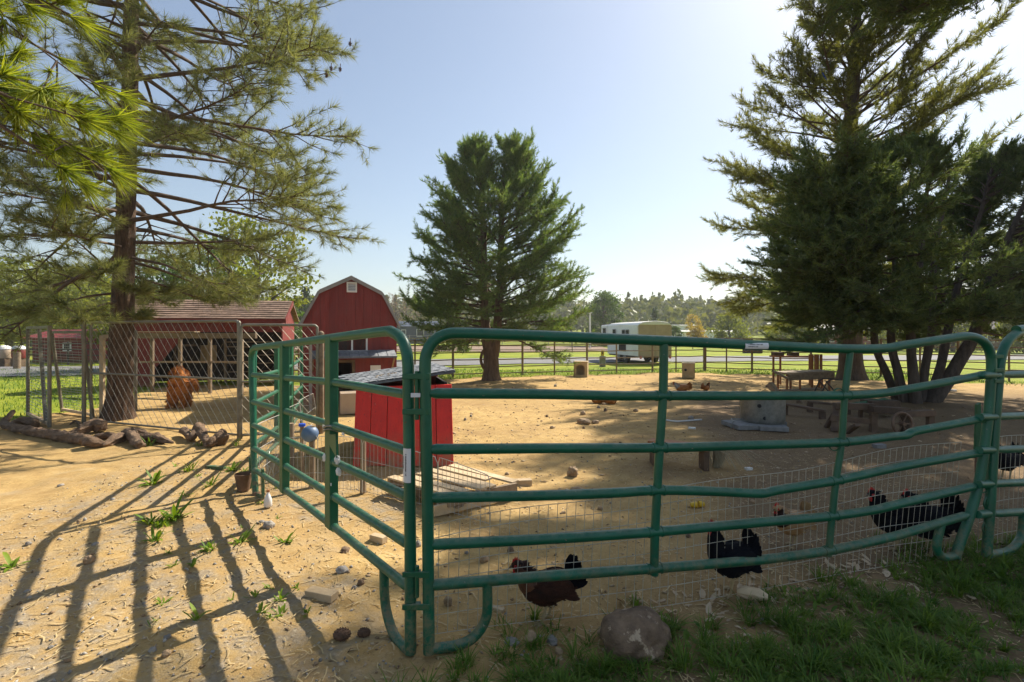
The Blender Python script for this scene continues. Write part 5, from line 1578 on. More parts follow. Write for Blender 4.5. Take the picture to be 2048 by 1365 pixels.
link_panel("wide chain-link panel in front of the pine trunk", K0, K1, 1.74)
link_panel("chain-link gate right of the wide panel, behind the green corner post", (-4.00, 7.38), (-3.02, 7.75), 1.68, "chain_link_gate", sp_=0.13)
def post(label, x, y, h, r, mat, grp="steel posts of the kennel", name="kennel_post"):
    mb = MB(); mb.tube([(x, y, -.02), (x, y, h)], r, 10); mb.lathe((x, y, h), [(r * 1.1, 0), (r * 1.1, .015), (r * .5, .04), (.002, .045)], 10)
    return tag(mb.build(name, mat, smooth=True), label, "post", grp)
post("kennel post at the left end of the wide chain-link panel", -7.38, 8.62, 1.78, .032, M['kennel'])
post("second kennel post at the left end of the wide panel", -7.55, 8.82, 1.76, .028, M['kennel'])
post("kennel post between the wide panel and the gate", -4.02, 7.36, 1.70, .027, M['kennel'])
post("tan kennel post just right of the gate", -2.98, 7.80, 1.55, .045, M['wood'])
# wire sided panels at the left: frames with many level wires
def wire_panel(label, a0, a1, h, nw, lean=0, brace=False):
    """a0, a1 ground points; level wires"""
    a0, a1 = Vector((a0[0], a0[1], 0)), Vector((a1[0], a1[1], 0)); t = a1 - a0
    n_ = Vector((-t.y, t.x, 0)).normalized() * lean
    root = thing("wire_fence", label, "wire fence", a0, "wire panels at the left of the kennel")
    f = lambda s, z: a0 + t * s + n_ * z + Vector((0, 0, z))
    for s in (0, 1): MB().tube([f(s, 0), f(s, h)], .028, 8).build("post", M['kennel'], root, smooth=True)
    MB().bar(f(-.02, h), f(1.02, h), .05, .05).build("top_rail", M['kennel'], root, bevel=.005)
    MB().bar(f(0, .05), f(1, .05), .04, .05).build("bottom_rail", M['wood_pale'], root)
    mb = MB()
    for k in range(nw): 
        z = .12 + (h - .18) * k / (nw - 1); mb.tube([f(0, z), f(.5, z + .004 * (-1) ** k), f(1, z)], .0032, 4, cap=False)
    o = mb.build("level_wires", M['wire_grey'], root); o["kind"] = "stuff"
    mb = MB()
    for k in range(1, 5): mb.tube([f(k / 5, .08), f(k / 5, h - .03)], .002, 4, cap=False)
    o = mb.build("upright_wires", M['wire_grey'], root); o["kind"] = "stuff"
    if brace: MB().bar(f(.55, h), f(.85, .06), .05, .04).build("brace", M['kennel'], root)
    return root
wire_panel("wire panel at the far left with a slanting brace", (-9.15, 9.45), (-7.66, 8.28), 1.66, 26, brace=True)
wire_panel("leaning wire panel with a white top rail left of the pine trunk", (-8.95, 9.95), (-7.75, 9.25), 1.58, 28, lean=-.10)
wire_panel("narrow timber-framed wire panel beside the pine trunk", (-7.9, 10.2), (-7.45, 9.9), 1.60, 16)
# tan timber door frame by the trunk
td_ = thing("timber_gate", "narrow tan timber gate frame just left of the pine trunk", "gate", (-7.55, 9.3, 0))
for x in (-7.62, -7.36): MB().bar((x, 9.3, 0), (x, 9.3, 1.52), .07, .06, up=(0, 1, 0)).build("stile", M['wood_pale'], td_)
for z in (.1, .8, 1.5): MB().bar((-7.585, 9.3, z), (-7.395, 9.3, z), .05, .07).build("rail", M['wood_pale'], td_)

# ================================================================ brown pipe fence round the pen
def pipe_fence(label, p0, p1, posts, zs_, mat, r=.022, pr_=.042, grp="brown pipe fence stretches", ph=1.36, every=None):
    p0, p1 = Vector((p0[0], p0[1], 0)), Vector((p1[0], p1[1], 0)); t = p1 - p0
    root = thing("pipe_fence", label, "fence", p0, grp)
    rr = random.Random(len(label))
    S = sorted(posts)
    for i, s in enumerate(S):
        q = p0 + t * s; q.z = gz(q.x, q.y)
        MB().tube([q + Vector((0, 0, -.05)), q + Vector((0, 0, ph + .03 * (i % 2)))], pr_ * (1.0 if i % 2 == 0 else .72), 8).build("post", mat, root, smooth=True)
    for a, b in zip(S[:-1], S[1:]):
        for z in zs_:
            A_, B_ = p0 + t * a, p0 + t * b
            MB().tube([A_ + Vector((0, 0, z + rr.gauss(0, .008))), (A_ + B_) / 2 + Vector((0, 0, z - .012)), B_ + Vector((0, 0, z + rr.gauss(0, .008)))], r, 6).build("rail", mat, root, smooth=True)
    return root
# photo columns of the posts on the back stretch
tA = Vector((FA1[0] - FA0[0], FA1[1] - FA0[1]))
def par(px, p0, p1):
    k = (px - CXP) / FPX; dx, dy = p1[0] - p0[0], p1[1] - p0[1]
    return (k * p0[1] - p0[0]) / (dx - k * dy)
pipe_fence("tan pipe fence along the back of the sandy pen", FA0, FA1, [0.0, .12, .24] + [par(x, FA0, FA1) for x in (830, 906, 974, 1045, 1109, 1174, 1233, 1305, 1352, 1408)], [.12, .36, .62, .88, 1.14, 1.30], M['pipe_tan'])
pipe_fence("brown pipe fence along the right side of the pen", FA1, FB1, [par(x, FA1, FB1) for x in (1411, 1453, 1504, 1560, 1622, 1690, 1762, 1840, 1916, 2018, 2140, 2300)], [.14, .36, .60, .84, 1.10, 1.34], M['pipe'])

def far_fence(label, p0, p1, n, h, nr, mat, r=.03):
    p0, p1 = Vector((*p0, 0)), Vector((*p1, 0)); t = p1 - p0
    root = thing("rail_fence", label, "fence", p0, "far rail fences")
    for i in range(n):
        q = p0 + t * (i / (n - 1)); q.z = gz(q.x, q.y)
        MB().tube([q, q + Vector((0, 0, h))], r * 1.5, 5).build("post", mat, root)
    for k in range(nr):
        z = h * (k + .7) / nr
        q0 = p0.copy(); q0.z = gz(p0.x, p0.y) + z; q1 = p1.copy(); q1.z = gz(p1.x, p1.y) + z
        MB().tube([q0, q1], r, 5).build("rail", mat, root)
    return root
far_fence("far grey rail fence along the near side of the riding arena", (-34, 41.5), (8, 41.5), 15, 1.3, 4, M['pipe_tan'])
far_fence("far rail fence along the far side of the riding arena", (-38, 66), (14, 66), 18, 1.4, 4, M['grey_trim'])
far_fence("far rail fence across the lawn right of the trailer", (10, 52), (46, 46), 14, 1.2, 3, M['pipe'])
far_fence("far dark rail fence across the field behind the arena", (-50, 88), (30, 84), 24, 1.5, 3, M['dark_pipe'], .04)
far_fence("dark rail fence beside the barrels at the far left", (-34, 25.5), (-17.2, 24.5), 8, 1.15, 4, M['dark_pipe'], .03)
far_fence("second dark rail fence farther off at the far left", (-46, 36), (-20, 34), 10, 1.2, 3, M['dark_pipe'], .035)

# ================================================================ horse trailer
ht = thing("horse_trailer", "white and beige box horse trailer parked on the lane beyond the fence", "trailer", (7.3, 26.5, 0))
th = math.radians(-14)
tx = Vector((math.cos(th), math.sin(th), 0)); ty = Vector((-math.sin(th), math.cos(th), 0))
TO = Vector((6.55, 25.2, 0))         # near right corner of the side, rear left corner
# side runs to the left and back, rear face to the right
RW, SL_, TZ0, TZ1 = 1.85, 3.9, .42, 2.10
sd = Vector((-0.205, 0.98, 0)).normalized(); rdv = Vector((0.98, 0.205, 0)).normalized()
O_ = U(1276, 720, 25.0); O_.z = 0
def tp_(a, b, z): return O_ + sd * a + rdv * b + Vector((0, 0, z))
MB().prism([tp_(0, 0, TZ0), tp_(SL_, 0, TZ0), tp_(SL_, 0, TZ1 - .12), tp_(SL_, .12, TZ1), tp_(0, .12, TZ1), tp_(0, 0, TZ1 - .12)], rdv * .03).build("side_panel", M['white_clean'], ht, bevel=.02)
MB().prism([tp_(0, 0.005, TZ0), tp_(0, RW / 2 - .006, TZ0), tp_(0, RW / 2 - .006, TZ1 - .02), tp_(0, .10, TZ1 - .04), tp_(0, 0.005, TZ1 - .14)], sd * .05).build("rear_door", M['beige'], ht, bevel=.01)
MB().prism([tp_(0, RW / 2 + .006, TZ0), tp_(0, RW - .005, TZ0), tp_(0, RW - .005, TZ1 - .14), tp_(0, RW - .10, TZ1 - .04), tp_(0, RW / 2 + .006, TZ1 - .02)], sd * .05).build("rear_door", M['beige'], ht, bevel=.01)
MB().prism([tp_(0.06, RW, TZ0), tp_(SL_, RW, TZ0), tp_(SL_, RW, TZ1 - .1), tp_(0.06, RW, TZ1 - .1)], rdv * -.03).build("side_panel", M['beige'], ht)
MB().prism([tp_(SL_, .03, TZ0), tp_(SL_, RW - .03, TZ0), tp_(SL_, RW - .03, TZ1 - .1), tp_(SL_, .03, TZ1 - .1)], sd * -.03).build("front_wall", M['white_clean'], ht)
MB().prism([tp_(-.04, 0.02, TZ1 - .10), tp_(-.04, .25, TZ1 + .04), tp_(-.04, RW / 2, TZ1 + .10), tp_(-.04, RW - .25, TZ1 + .04), tp_(-.04, RW - .02, TZ1 - .10)], sd * (SL_ + .08)).build("roof", M['white'], ht, bevel=.02)
# raised nose over the hitch
MB().prism([tp_(SL_ + .045, .05, 1.2), tp_(SL_ + 1.1, .05, 1.2), tp_(SL_ + 1.1, .05, TZ1 - .05), tp_(SL_ + .045, .05, TZ1 - .02)], rdv * (RW - .1)).build("nose", M['white_clean'], ht, bevel=.05)
for a, w, z0, z1 in ((4.25, .42, 1.52, 1.86), (2.75, .36, 1.48, 1.78), (1.55, .32, 1.46, 1.74), (1.05, .32, 1.46, 1.74)):
    yo = -.012 if a < SL_ else .035
    wd = MB().prism([tp_(a, yo, z0), tp_(a + w, yo, z0), tp_(a + w, yo, z1), tp_(a, yo, z1)], rdv * .008).build("window", M['glass'], ht)
    mb = MB()
    for (q0, q1, s0, s1) in ((a - .03, a + w + .03, z0 - .03, z0), (a - .03, a + w + .03, z1, z1 + .03), (a - .03, a, z0, z1), (a + w, a + w + .03, z0, z1)):
        mb.prism([tp_(q0, yo - .008, s0), tp_(q1, yo - .008, s0), tp_(q1, yo - .008, s1), tp_(q0, yo - .008, s1)], rdv * .016)
    mb.build("window_frame", M['grey_trim'], wd)
MB().prism([tp_(1.4, -.012, .62), tp_(2.3, -.012, .62), tp_(2.3, -.012, 1.0), tp_(1.4, -.012, 1.0)], rdv * .008).build("vent_hatch", M['dark_int'], ht)
MB().bar(tp_(0, -.02, 1.28), tp_(SL_, -.02, 1.28), .02, .04).build("trim_strip", M['grey_trim'], ht)
MB().bar(tp_(-.02, .1, 1.22), tp_(-.02, RW - .1, 1.22), .03, .03).build("latch_bar", M['white'], ht)
MB().prism([tp_(-.03, RW / 2 - .5, 1.28), tp_(-.03, RW / 2 - .2, 1.28), tp_(-.03, RW / 2 - .2, 1.40), tp_(-.03, RW / 2 - .5, 1.40)], sd * .02).build("rear_window", M['glass'], ht)
for a in (1.6, 2.4):
    for b in (.02, RW - .2):
        mb = MB(); c0, c1 = tp_(a, b, .34), tp_(a, b + .18, .34)
        mb.tube([c0, c1], .33, 18); w_ = mb.build("wheel", M['rubber'], ht, smooth=True)
        mb = MB(); mb.tube([tp_(a, b - .006, .34), tp_(a, b + .186, .34)], .17, 14); mb.build("rim", M['grey_trim'], w_, smooth=True)
MB().prism([tp_(.1, .06, .34), tp_(SL_ - .1, .06, .34), tp_(SL_ - .1, RW - .06, .34), tp_(.1, RW - .06, .34)], (0, 0, .07)).build("chassis", M['rubber'], ht)
MB().bar(tp_(SL_, RW / 2, .5), tp_(SL_ + 1.8, RW / 2, .5), .12, .12).build("drawbar", M['dark_pipe'], ht)
for b in (.12, RW - .12): MB().bar(tp_(-.06, b, .30), tp_(-.06, b, .44), .1, .06).build("rear_light", M['red_comb'], ht)

# ================================================================ small things beyond and around the pen
def cubby(label, px0, px1, y0, y1, d, rz, opening, grp="tan plywood nest boxes"):
    c = U((px0 + px1) / 2, y1, d); c.z = gz(c.x, c.y)
    w = (px1 - px0) * d / FPX * .80; h = (y1 - y0) * d / FPX
    root = thing("nest_box", label, "box", c, grp)
    R_ = Matrix.Rotation(rz, 3, 'Z')
    T = lambda x, y, z: c + R_ @ Vector((x, y, z))
    hw, t_ = w / 2, .03
    for nm, b in (("floor", ((-hw, hw), (-hw, hw), (0, t_))), ("top", ((-hw - .01, hw + .01), (-hw - .01, hw + .01), (h - t_, h))), ("side", ((-hw, -hw + t_), (-hw, hw), (t_, h - t_))), ("side", ((hw - t_, hw), (-hw, hw), (t_, h - t_))), ("back", ((-hw + t_, hw - t_), (hw - t_, hw), (t_, h - t_)))):
        (a0, a1), (b0, b1), (z0, z1) = b
        MB().prism([T(a0, b0, z0), T(a1, b0, z0), T(a1, b1, z0), T(a0, b1, z0)], (0, 0, z1 - z0)).build(nm, M['tan_box'], root, bevel=.004)
    if opening == 'arch':
        hole = [(-hw * .62, t_ + .06)] + [(hw * .62 * math.cos(a) * -1, h * .62 + h * .16 * math.sin(a)) for a in np.linspace(0, math.pi, 9)] + [(hw * .62, t_ + .06)]
        # front made of a left cheek, a right cheek, a sill and an arched head
        MB().prism([T(-hw, -hw, 0), T(-hw * .62, -hw, 0), T(-hw * .62, -hw, h), T(-hw, -hw, h)], R_ @ Vector((0, .02, 0))).build("front_cheek", M['tan_box'], root)
        MB().prism([T(hw * .62, -hw, 0), T(hw, -hw, 0), T(hw, -hw, h), T(hw * .62, -hw, h)], R_ @ Vector((0, .02, 0))).build("front_cheek", M['tan_box'], root)
        MB().prism([T(-hw * .62, -hw, 0), T(hw * .62, -hw, 0), T(hw * .62, -hw, h * .14), T(-hw * .62, -hw, h * .14)], R_ @ Vector((0, .02, 0))).build("front_sill", M['tan_box'], root)
        arch = [T(hw * .62, -hw, h), T(-hw * .62, -hw, h)] + [T(x, -hw, z) for x, z in hole[1:-1]]
        MB().prism(arch, R_ @ Vector((0, .02, 0))).build("front_head", M['tan_box'], root)
    else:
        MB().prism([T(-hw, -hw, 0), T(hw, -hw, 0), T(hw, -hw, h - t_), T(-hw, -hw, h - t_)], R_ @ Vector((0, .02, 0))).build("front", M['tan_box'], root)
        mb = MB(); mb.tube([T(-hw * .45, -hw - .004, h * .55), T(-hw * .45, -hw + .01, h * .55)], .045, 14); mb.build("entry_hole", M['black'], root)
        mb = MB(); mb.tube([T(hw + .004, 0, h * .5), T(hw - .01, 0, h * .5)], .03, 12); mb.build("bolt", M['white'], root)
    return root
cubby("tan nest box with an arched opening near the back fence", 1146, 1179, 719, 750, 18.3, -.25, 'arch')
cubby("tan nest box with a small round hole right of the post", 1362, 1392, 726, 756, 17.6, -.35, 'hole')
# light pole, yellow sign on a block
lp_ = thing("light_pole", "pale slender light pole in front of the round green tree", "light pole", bgp(1180, 52))
b0 = Vector(bgp(1180, 52)); MB().tube([b0, b0 + Vector((0, 0, 3.7))], .09, 8).build("pole", M['white'], lp_, smooth=True)
MB().box(b0 + Vector((0, 0, 3.75)), (.42, .3, .14)).build("lamp_head", M['white'], lp_, bevel=.02)
sg = thing("sign_post", "yellow sign on a pale block behind the back fence", "sign", bgp(1205, 23.5))
b0 = Vector(bgp(1205, 23.5)); MB().box(b0 + Vector((0, 0, .25)), (.26, .2, .50)).build("block", M['concrete'], sg, bevel=.01)
MB().box(b0 + Vector((0, 0, .64)), (.15, .05, .26)).build("sign_plate", M['yellow'], sg, bevel=.004)
MB().box(b0 + Vector((0, -.028, .66)), (.035, .004, .12)).build("printed_mark", M['ink'], sg)

def house(name, label, px, d, w, dep, h, rh, wall, roof_m, rz=0.0, wins=(), cat="building"):
    b = Vector(bgp(px, d)); b.z = gz(b.x, b.y)
    root = thing(name, label, cat, b)
    R_ = Matrix.Rotation(rz, 3, 'Z'); T = lambda x, y, z: b + R_ @ Vector((x, y, z))
    MB().prism([T(-w / 2, 0, 0), T(w / 2, 0, 0), T(w / 2, dep, 0), T(-w / 2, dep, 0)], (0, 0, h)).build("wall", wall, root)
    ro = MB().prism([T(-w / 2 - .3, -.3, h), T(-w / 2 - .3, dep / 2, h + rh), T(-w / 2 - .3, dep + .3, h), T(-w / 2 - .3, dep + .3, h - .1), T(-w / 2 - .3, -.3, h - .1)], R_ @ Vector((w + .6, 0, 0))).build("roof", roof_m, root)
    for (x, z, ww, wh) in wins:
        fr_ = MB().prism([T(x - ww / 2 - .08, -.05, z - .08), T(x + ww / 2 + .08, -.05, z - .08), T(x + ww / 2 + .08, -.05, z + wh + .08), T(x - ww / 2 - .08, -.05, z + wh + .08)], R_ @ Vector((0, .04, 0))).build("window", M['white'], root)
        MB().prism([T(x - ww / 2, -.06, z), T(x + ww / 2, -.06, z), T(x + ww / 2, -.06, z + wh), T(x - ww / 2, -.06, z + wh)], R_ @ Vector((0, .008, 0))).build("pane", M['glass'], fr_)
    return root
house("house", "navy house with white trim just right of the barn", 815, 78, 8.0, 7, 2.7, .9, M['navy'], M['navy'], 0, [(-2.2, 1.3, .9, .9), (-.6, 1.5, .6, .6), (2.0, 1.2, 1.0, 1.0)])
house("outbuilding", "low red outbuilding behind the kennel at left", 150, 27, 4.6, 3, 1.35, .45, M['barn_red'], M['barn_red'], 0, [(-.4, .7, .3, .3)])
house("house", "red house with pale windows behind the tall pine's trunk", 1655, 62, 3.0, 5, 2.0, .9, M['barn_red'], M['grey_trim'], 0, [(-.6, .6, .5, .9), (.5, .6, .5, .9)])
house("house", "red house with white trim between the fanning trunks", 1735, 66, 3.6, 5, 2.1, .9, M['barn_red'], M['grey_trim'], 0, [(.4, .7, .6, .8)])
house("house", "grey-brown gabled house behind the right end of the fence", 1992, 48, 4.4, 5, 2.0, 1.0, M['wood_dark'], M['dark_int'], .2, [(-.7, .7, .7, .7)])
house("trailer_home", "long low white trailer right of the horse trailer", 1420, 74, 9.0, 3, 1.9, .15, M['white_clean'], M['white'], 0, [(-2, .9, .8, .5), (1.2, .9, .8, .5)])
house("camper", "small white camper behind the golden shrub", 1372, 90, 3.4, 3, 2.9, .15, M['white_clean'], M['white'], 0, [(0, 1.4, 1.0, .6)])
house("outbuilding", "pale flat-roofed outbuilding seen under the middle pine", 935, 74, 3.4, 3, 1.4, .1, M['beige'], M['beige'], 0, [])
for i, (px, d, w, lab) in enumerate([(1282, 44, 2.6, "pale wooden jump rail left of the trailer on the arena edge"), (1505, 40, 1.4, "small dark trough on the far lawn")]):
    mb = MB(); b = Vector(bgp(px, d)); mb.box(b + Vector((0, 0, .25)), (w, .5, .5)); tag(mb.build("trough", M['beige'] if i == 0 else M['dark_int'], bevel=.03), lab, "trough")
# left: barrels on a rail
for i, (px, lab, m_) in enumerate([(8, "tan barrel with white domed lid at the left edge", 'beige'), (38, "dark red barrel with white domed lid second from the left edge", 'barn_red')]):
    b = Vector(bgp(px, 23.5)); root = thing("barrel", lab, "barrel", b, "barrels at the far left")
    MB().lathe(b + Vector((0, 0, .40)), [(.24, 0), (.27, .1), (.27, .36), (.25, .42)], 16).build("body", M[m_], root, smooth=True)
    MB().lathe(b + Vector((0, 0, .825)), [(.27, 0), (.24, .10), (.14, .17), (.02, .19)], 16).build("lid", M['white'], root, smooth=True)
    MB().box(b + Vector((0, 0, .20)), (.4, .4, .40)).build("stand", M['wood_dark'], root)
b = Vector(bgp(34, 21.8)); mb = MB(); mb.tube([b, b + Vector((0, 0, .75))], .13, 10); tag(mb.build("bollard", M['wood'], smooth=True), "thick wooden post stub beside the barrels", "post")
# feeder and car-like clutter behind the trunk
mb = MB(); mb.box(Vector(bgp(274, 17.2)) + Vector((0, 0, .95)), (.28, .3, .22)); tag(mb.build("tarp_bundle", M['blue'], bevel=.06), "blue tarp bundle seen just right of the pine trunk", "tarp")
mb = MB(); mb.box(U(206, 704, 14.0), (.12, .1, .12)); mb.bar(U(206, 704, 14.0), Vector((U(206, 704, 14).x, 14.0, 0)), .04, .04); tag(mb.build("red_marker", M['red_comb'], bevel=.02), "small red marker just left of the pine trunk", "marker")
# ================================================================ exact ground height for small things
def ground_z(X, Y):
    X = np.asarray(X, float); Y = np.asarray(Y, float)
    i = np.clip(np.searchsorted(xs, X) - 1, 0, len(xs) - 2); j = np.clip(np.searchsorted(ys, Y) - 1, 0, len(ys) - 2)
    fx_ = (X - xs[i]) / (xs[i + 1] - xs[i]); fy_ = (Y - ys[j]) / (ys[j + 1] - ys[j])
    return (GZ[j, i] * (1 - fx_) + GZ[j, i + 1] * fx_) * (1 - fy_) + (GZ[j + 1, i] * (1 - fx_) + GZ[j + 1, i + 1] * fx_) * fy_
def GQ(px, py, up=0.0):
    q = GP(px, py); q.z = float(ground_z(q.x, q.y)) + up
    return q

# ================================================================ driftwood at the foot of the left pine
def log(label, pts, radii, seed, n=18, mat='driftwood', name="driftwood_log", grp="driftwood logs under the left pine"):
    P = spline(pts, 0.03)
    L = np.linspace(0, 1, len(P))
    Rr = np.interp(L, np.linspace(0, 1, len(radii)), radii)
    Rr[0] *= .55; Rr[-1] *= .55
    V, F = [], []
    for i, (p, u, v, t) in enumerate(frames(P)):
        for k in range(n):
            a = 2 * math.pi * k / n
            q = Rr[i] * .74 * (1 + .40 * mnoise.noise(Vector((math.cos(a) * 1.3, math.sin(a) * 1.3, i * .30 + seed * 5))) + .22 * mnoise.noise(Vector((math.cos(a) * 3.5, math.sin(a) * 3.5, i * .5 + seed * 3))) + .09 * math.cos(4 * a + i * .22))
            V.append(p + u * (math.cos(a) * q) + v * (math.sin(a) * q))
    for i in range(len(P) - 1):
        for k in range(n):
            k2 = (k + 1) % n
            F.append((i * n + k, i * n + k2, (i + 1) * n + k2, (i + 1) * n + k))
    F.append(tuple(reversed(range(n)))); F.append(tuple((len(P) - 1) * n + k for k in range(n)))
    return tag(MB().add(V, F).build(name, M[mat], smooth=True), label, "log", grp)
def gl(*pp): return [GQ(x, y + 9, r_ * .85) for x, y, r_ in pp]
log("longest grey driftwood log at the left", gl((4, 850, .09), (60, 862, .09), (120, 872, .10), (173, 882, .10)), [.07, .085, .095, .10], 1)
log("knobbed end log between the longest log and the pine trunk", gl((170, 884, .09), (188, 886, .09), (208, 884, .06)), [.08, .10, .06], 2)
log("thick tapering root log touching the pine trunk's left foot", gl((134, 866, .06), (160, 862, .09), (190, 856, .13), (206, 858, .13)), [.04, .08, .13, .12], 3)
log("short dark log lying behind the longest log", gl((24, 846, .09), (50, 843, .09), (74, 846, .09)), [.07, .10, .08], 4)
log("stub pointing up at the far left of the driftwood", [GQ(2, 856, .05), GQ(14, 850, .10), GQ(28, 846, .22)], [.07, .06, .05], 5)
log("slim log in front of the pine trunk", gl((186, 872, .06), (212, 870, .07), (236, 870, .05)), [.05, .07, .04], 6)
log("pointed log right of the knobbed end", gl((206, 886, .04), (228, 880, .08), (247, 874, .08)), [.03, .08, .09], 7)
log("bulbous bent log in the middle of the driftwood", gl((253, 868, .10), (262, 872, .10), (272, 884, .08), (282, 891, .06)), [.09, .10, .08, .07], 8)
log("arched thin log behind the bulbous one", gl((258, 860, .05), (278, 862, .07), (300, 870, .04)), [.05, .06, .03], 9)
log("long tapering log pointing right toward the gate", gl((276, 876, .07), (310, 878, .08), (347, 884, .03)), [.07, .085, .02], 10)
log("twisted humped log nearest the kennel gate", [GQ(366, 874, .10), GQ(372, 878, .09), GQ(384, 886, .07), GQ(396, 878, .17), GQ(408, 888, .10), GQ(418, 896, .06), GQ(432, 890, .10)], [.08, .06, .07, .10, .08, .06, .09], 11)
log("round sawn log end beside the kennel gate", gl((432, 884, .11), (444, 880, .13), (455, 878, .12)), [.10, .14, .13], 12)
log("small stick lying in the kennel sand left of the trunk", gl((140, 842, .02), (152, 838, .04), (166, 848, .02)), [.02, .03, .015], 13)

# ================================================================ hens
def loft(spine, n=18):
    """spine rows: x, z, half width, half height; rings square to the spine"""
    S = spine
    V, F = [], []
    m = len(S)
    P = [Vector((s[0], 0, s[1])) for s in S]
    for i in range(m):
        t = (P[min(m - 1, i + 1)] - P[max(0, i - 1)]).normalized()
        nrm = Vector((-t.z, 0, t.x))
        for k in range(n):
            a = 2 * math.pi * k / n
            V.append(P[i] + Vector((0, 1, 0)) * (math.cos(a) * S[i][2]) + nrm * (math.sin(a) * S[i][3]))
    for i in range(m - 1):
        for k in range(n):
            k2 = (k + 1) % n
            F.append((i * n + k, i * n + k2, (i + 1) * n + k2, (i + 1) * n + k))
    F.append(tuple(reversed(range(n)))); F.append(tuple((m - 1) * n + k for k in range(n)))
    return V, F

def densify(S, k=4):
    S = np.array(S, float); out = []
    P = [Vector((a, b, 0)) for a, b in S[:, :2]]
    n = len(S); t = np.linspace(0, n - 1, (n - 1) * k + 1)
    def cr(col):
        y = np.concatenate([[2 * col[0] - col[1]], col, [2 * col[-1] - col[-2]]])
        o = []
        for q in t:
            i = min(n - 2, int(q)); f = q - i; a, b, c, d = y[i:i + 4]
            o.append(.5 * (2 * b + (c - a) * f + (2 * a - 5 * b + 4 * c - d) * f * f + (3 * b - a - 3 * c + d) * f ** 3))
        return np.array(o)
    R_ = np.stack([cr(S[:, j]) for j in range(4)], -1)
    R_[:, 2:] = np.maximum(R_[:, 2:], .003)
    return R_.tolist()

def feather(mb, b, d, L, w, up, seed=0):
    """one blade-shaped feather"""
    b, d = Vector(b), Vector(d).normalized()
    s = d.cross(Vector(up)).normalized(); n_ = s.cross(d).normalized()
    vs = []
    for f, ww in ((0, .35), (.35, .9), (.7, 1.0), (.92, .6), (1.0, .12)):
        c = b + d * (L * f) + n_ * (0.10 * L * f * f)
        vs += [c - s * (w * ww / 2), c + n_ * (w * .10), c + s * (w * ww / 2)]
    fs = []
    for i in range(4):
        for k in range(2):
            fs.append((i * 3 + k, i * 3 + k + 1, i * 3 + 3 + k + 1, i * 3 + 3 + k))
    mb.add(vs, fs)

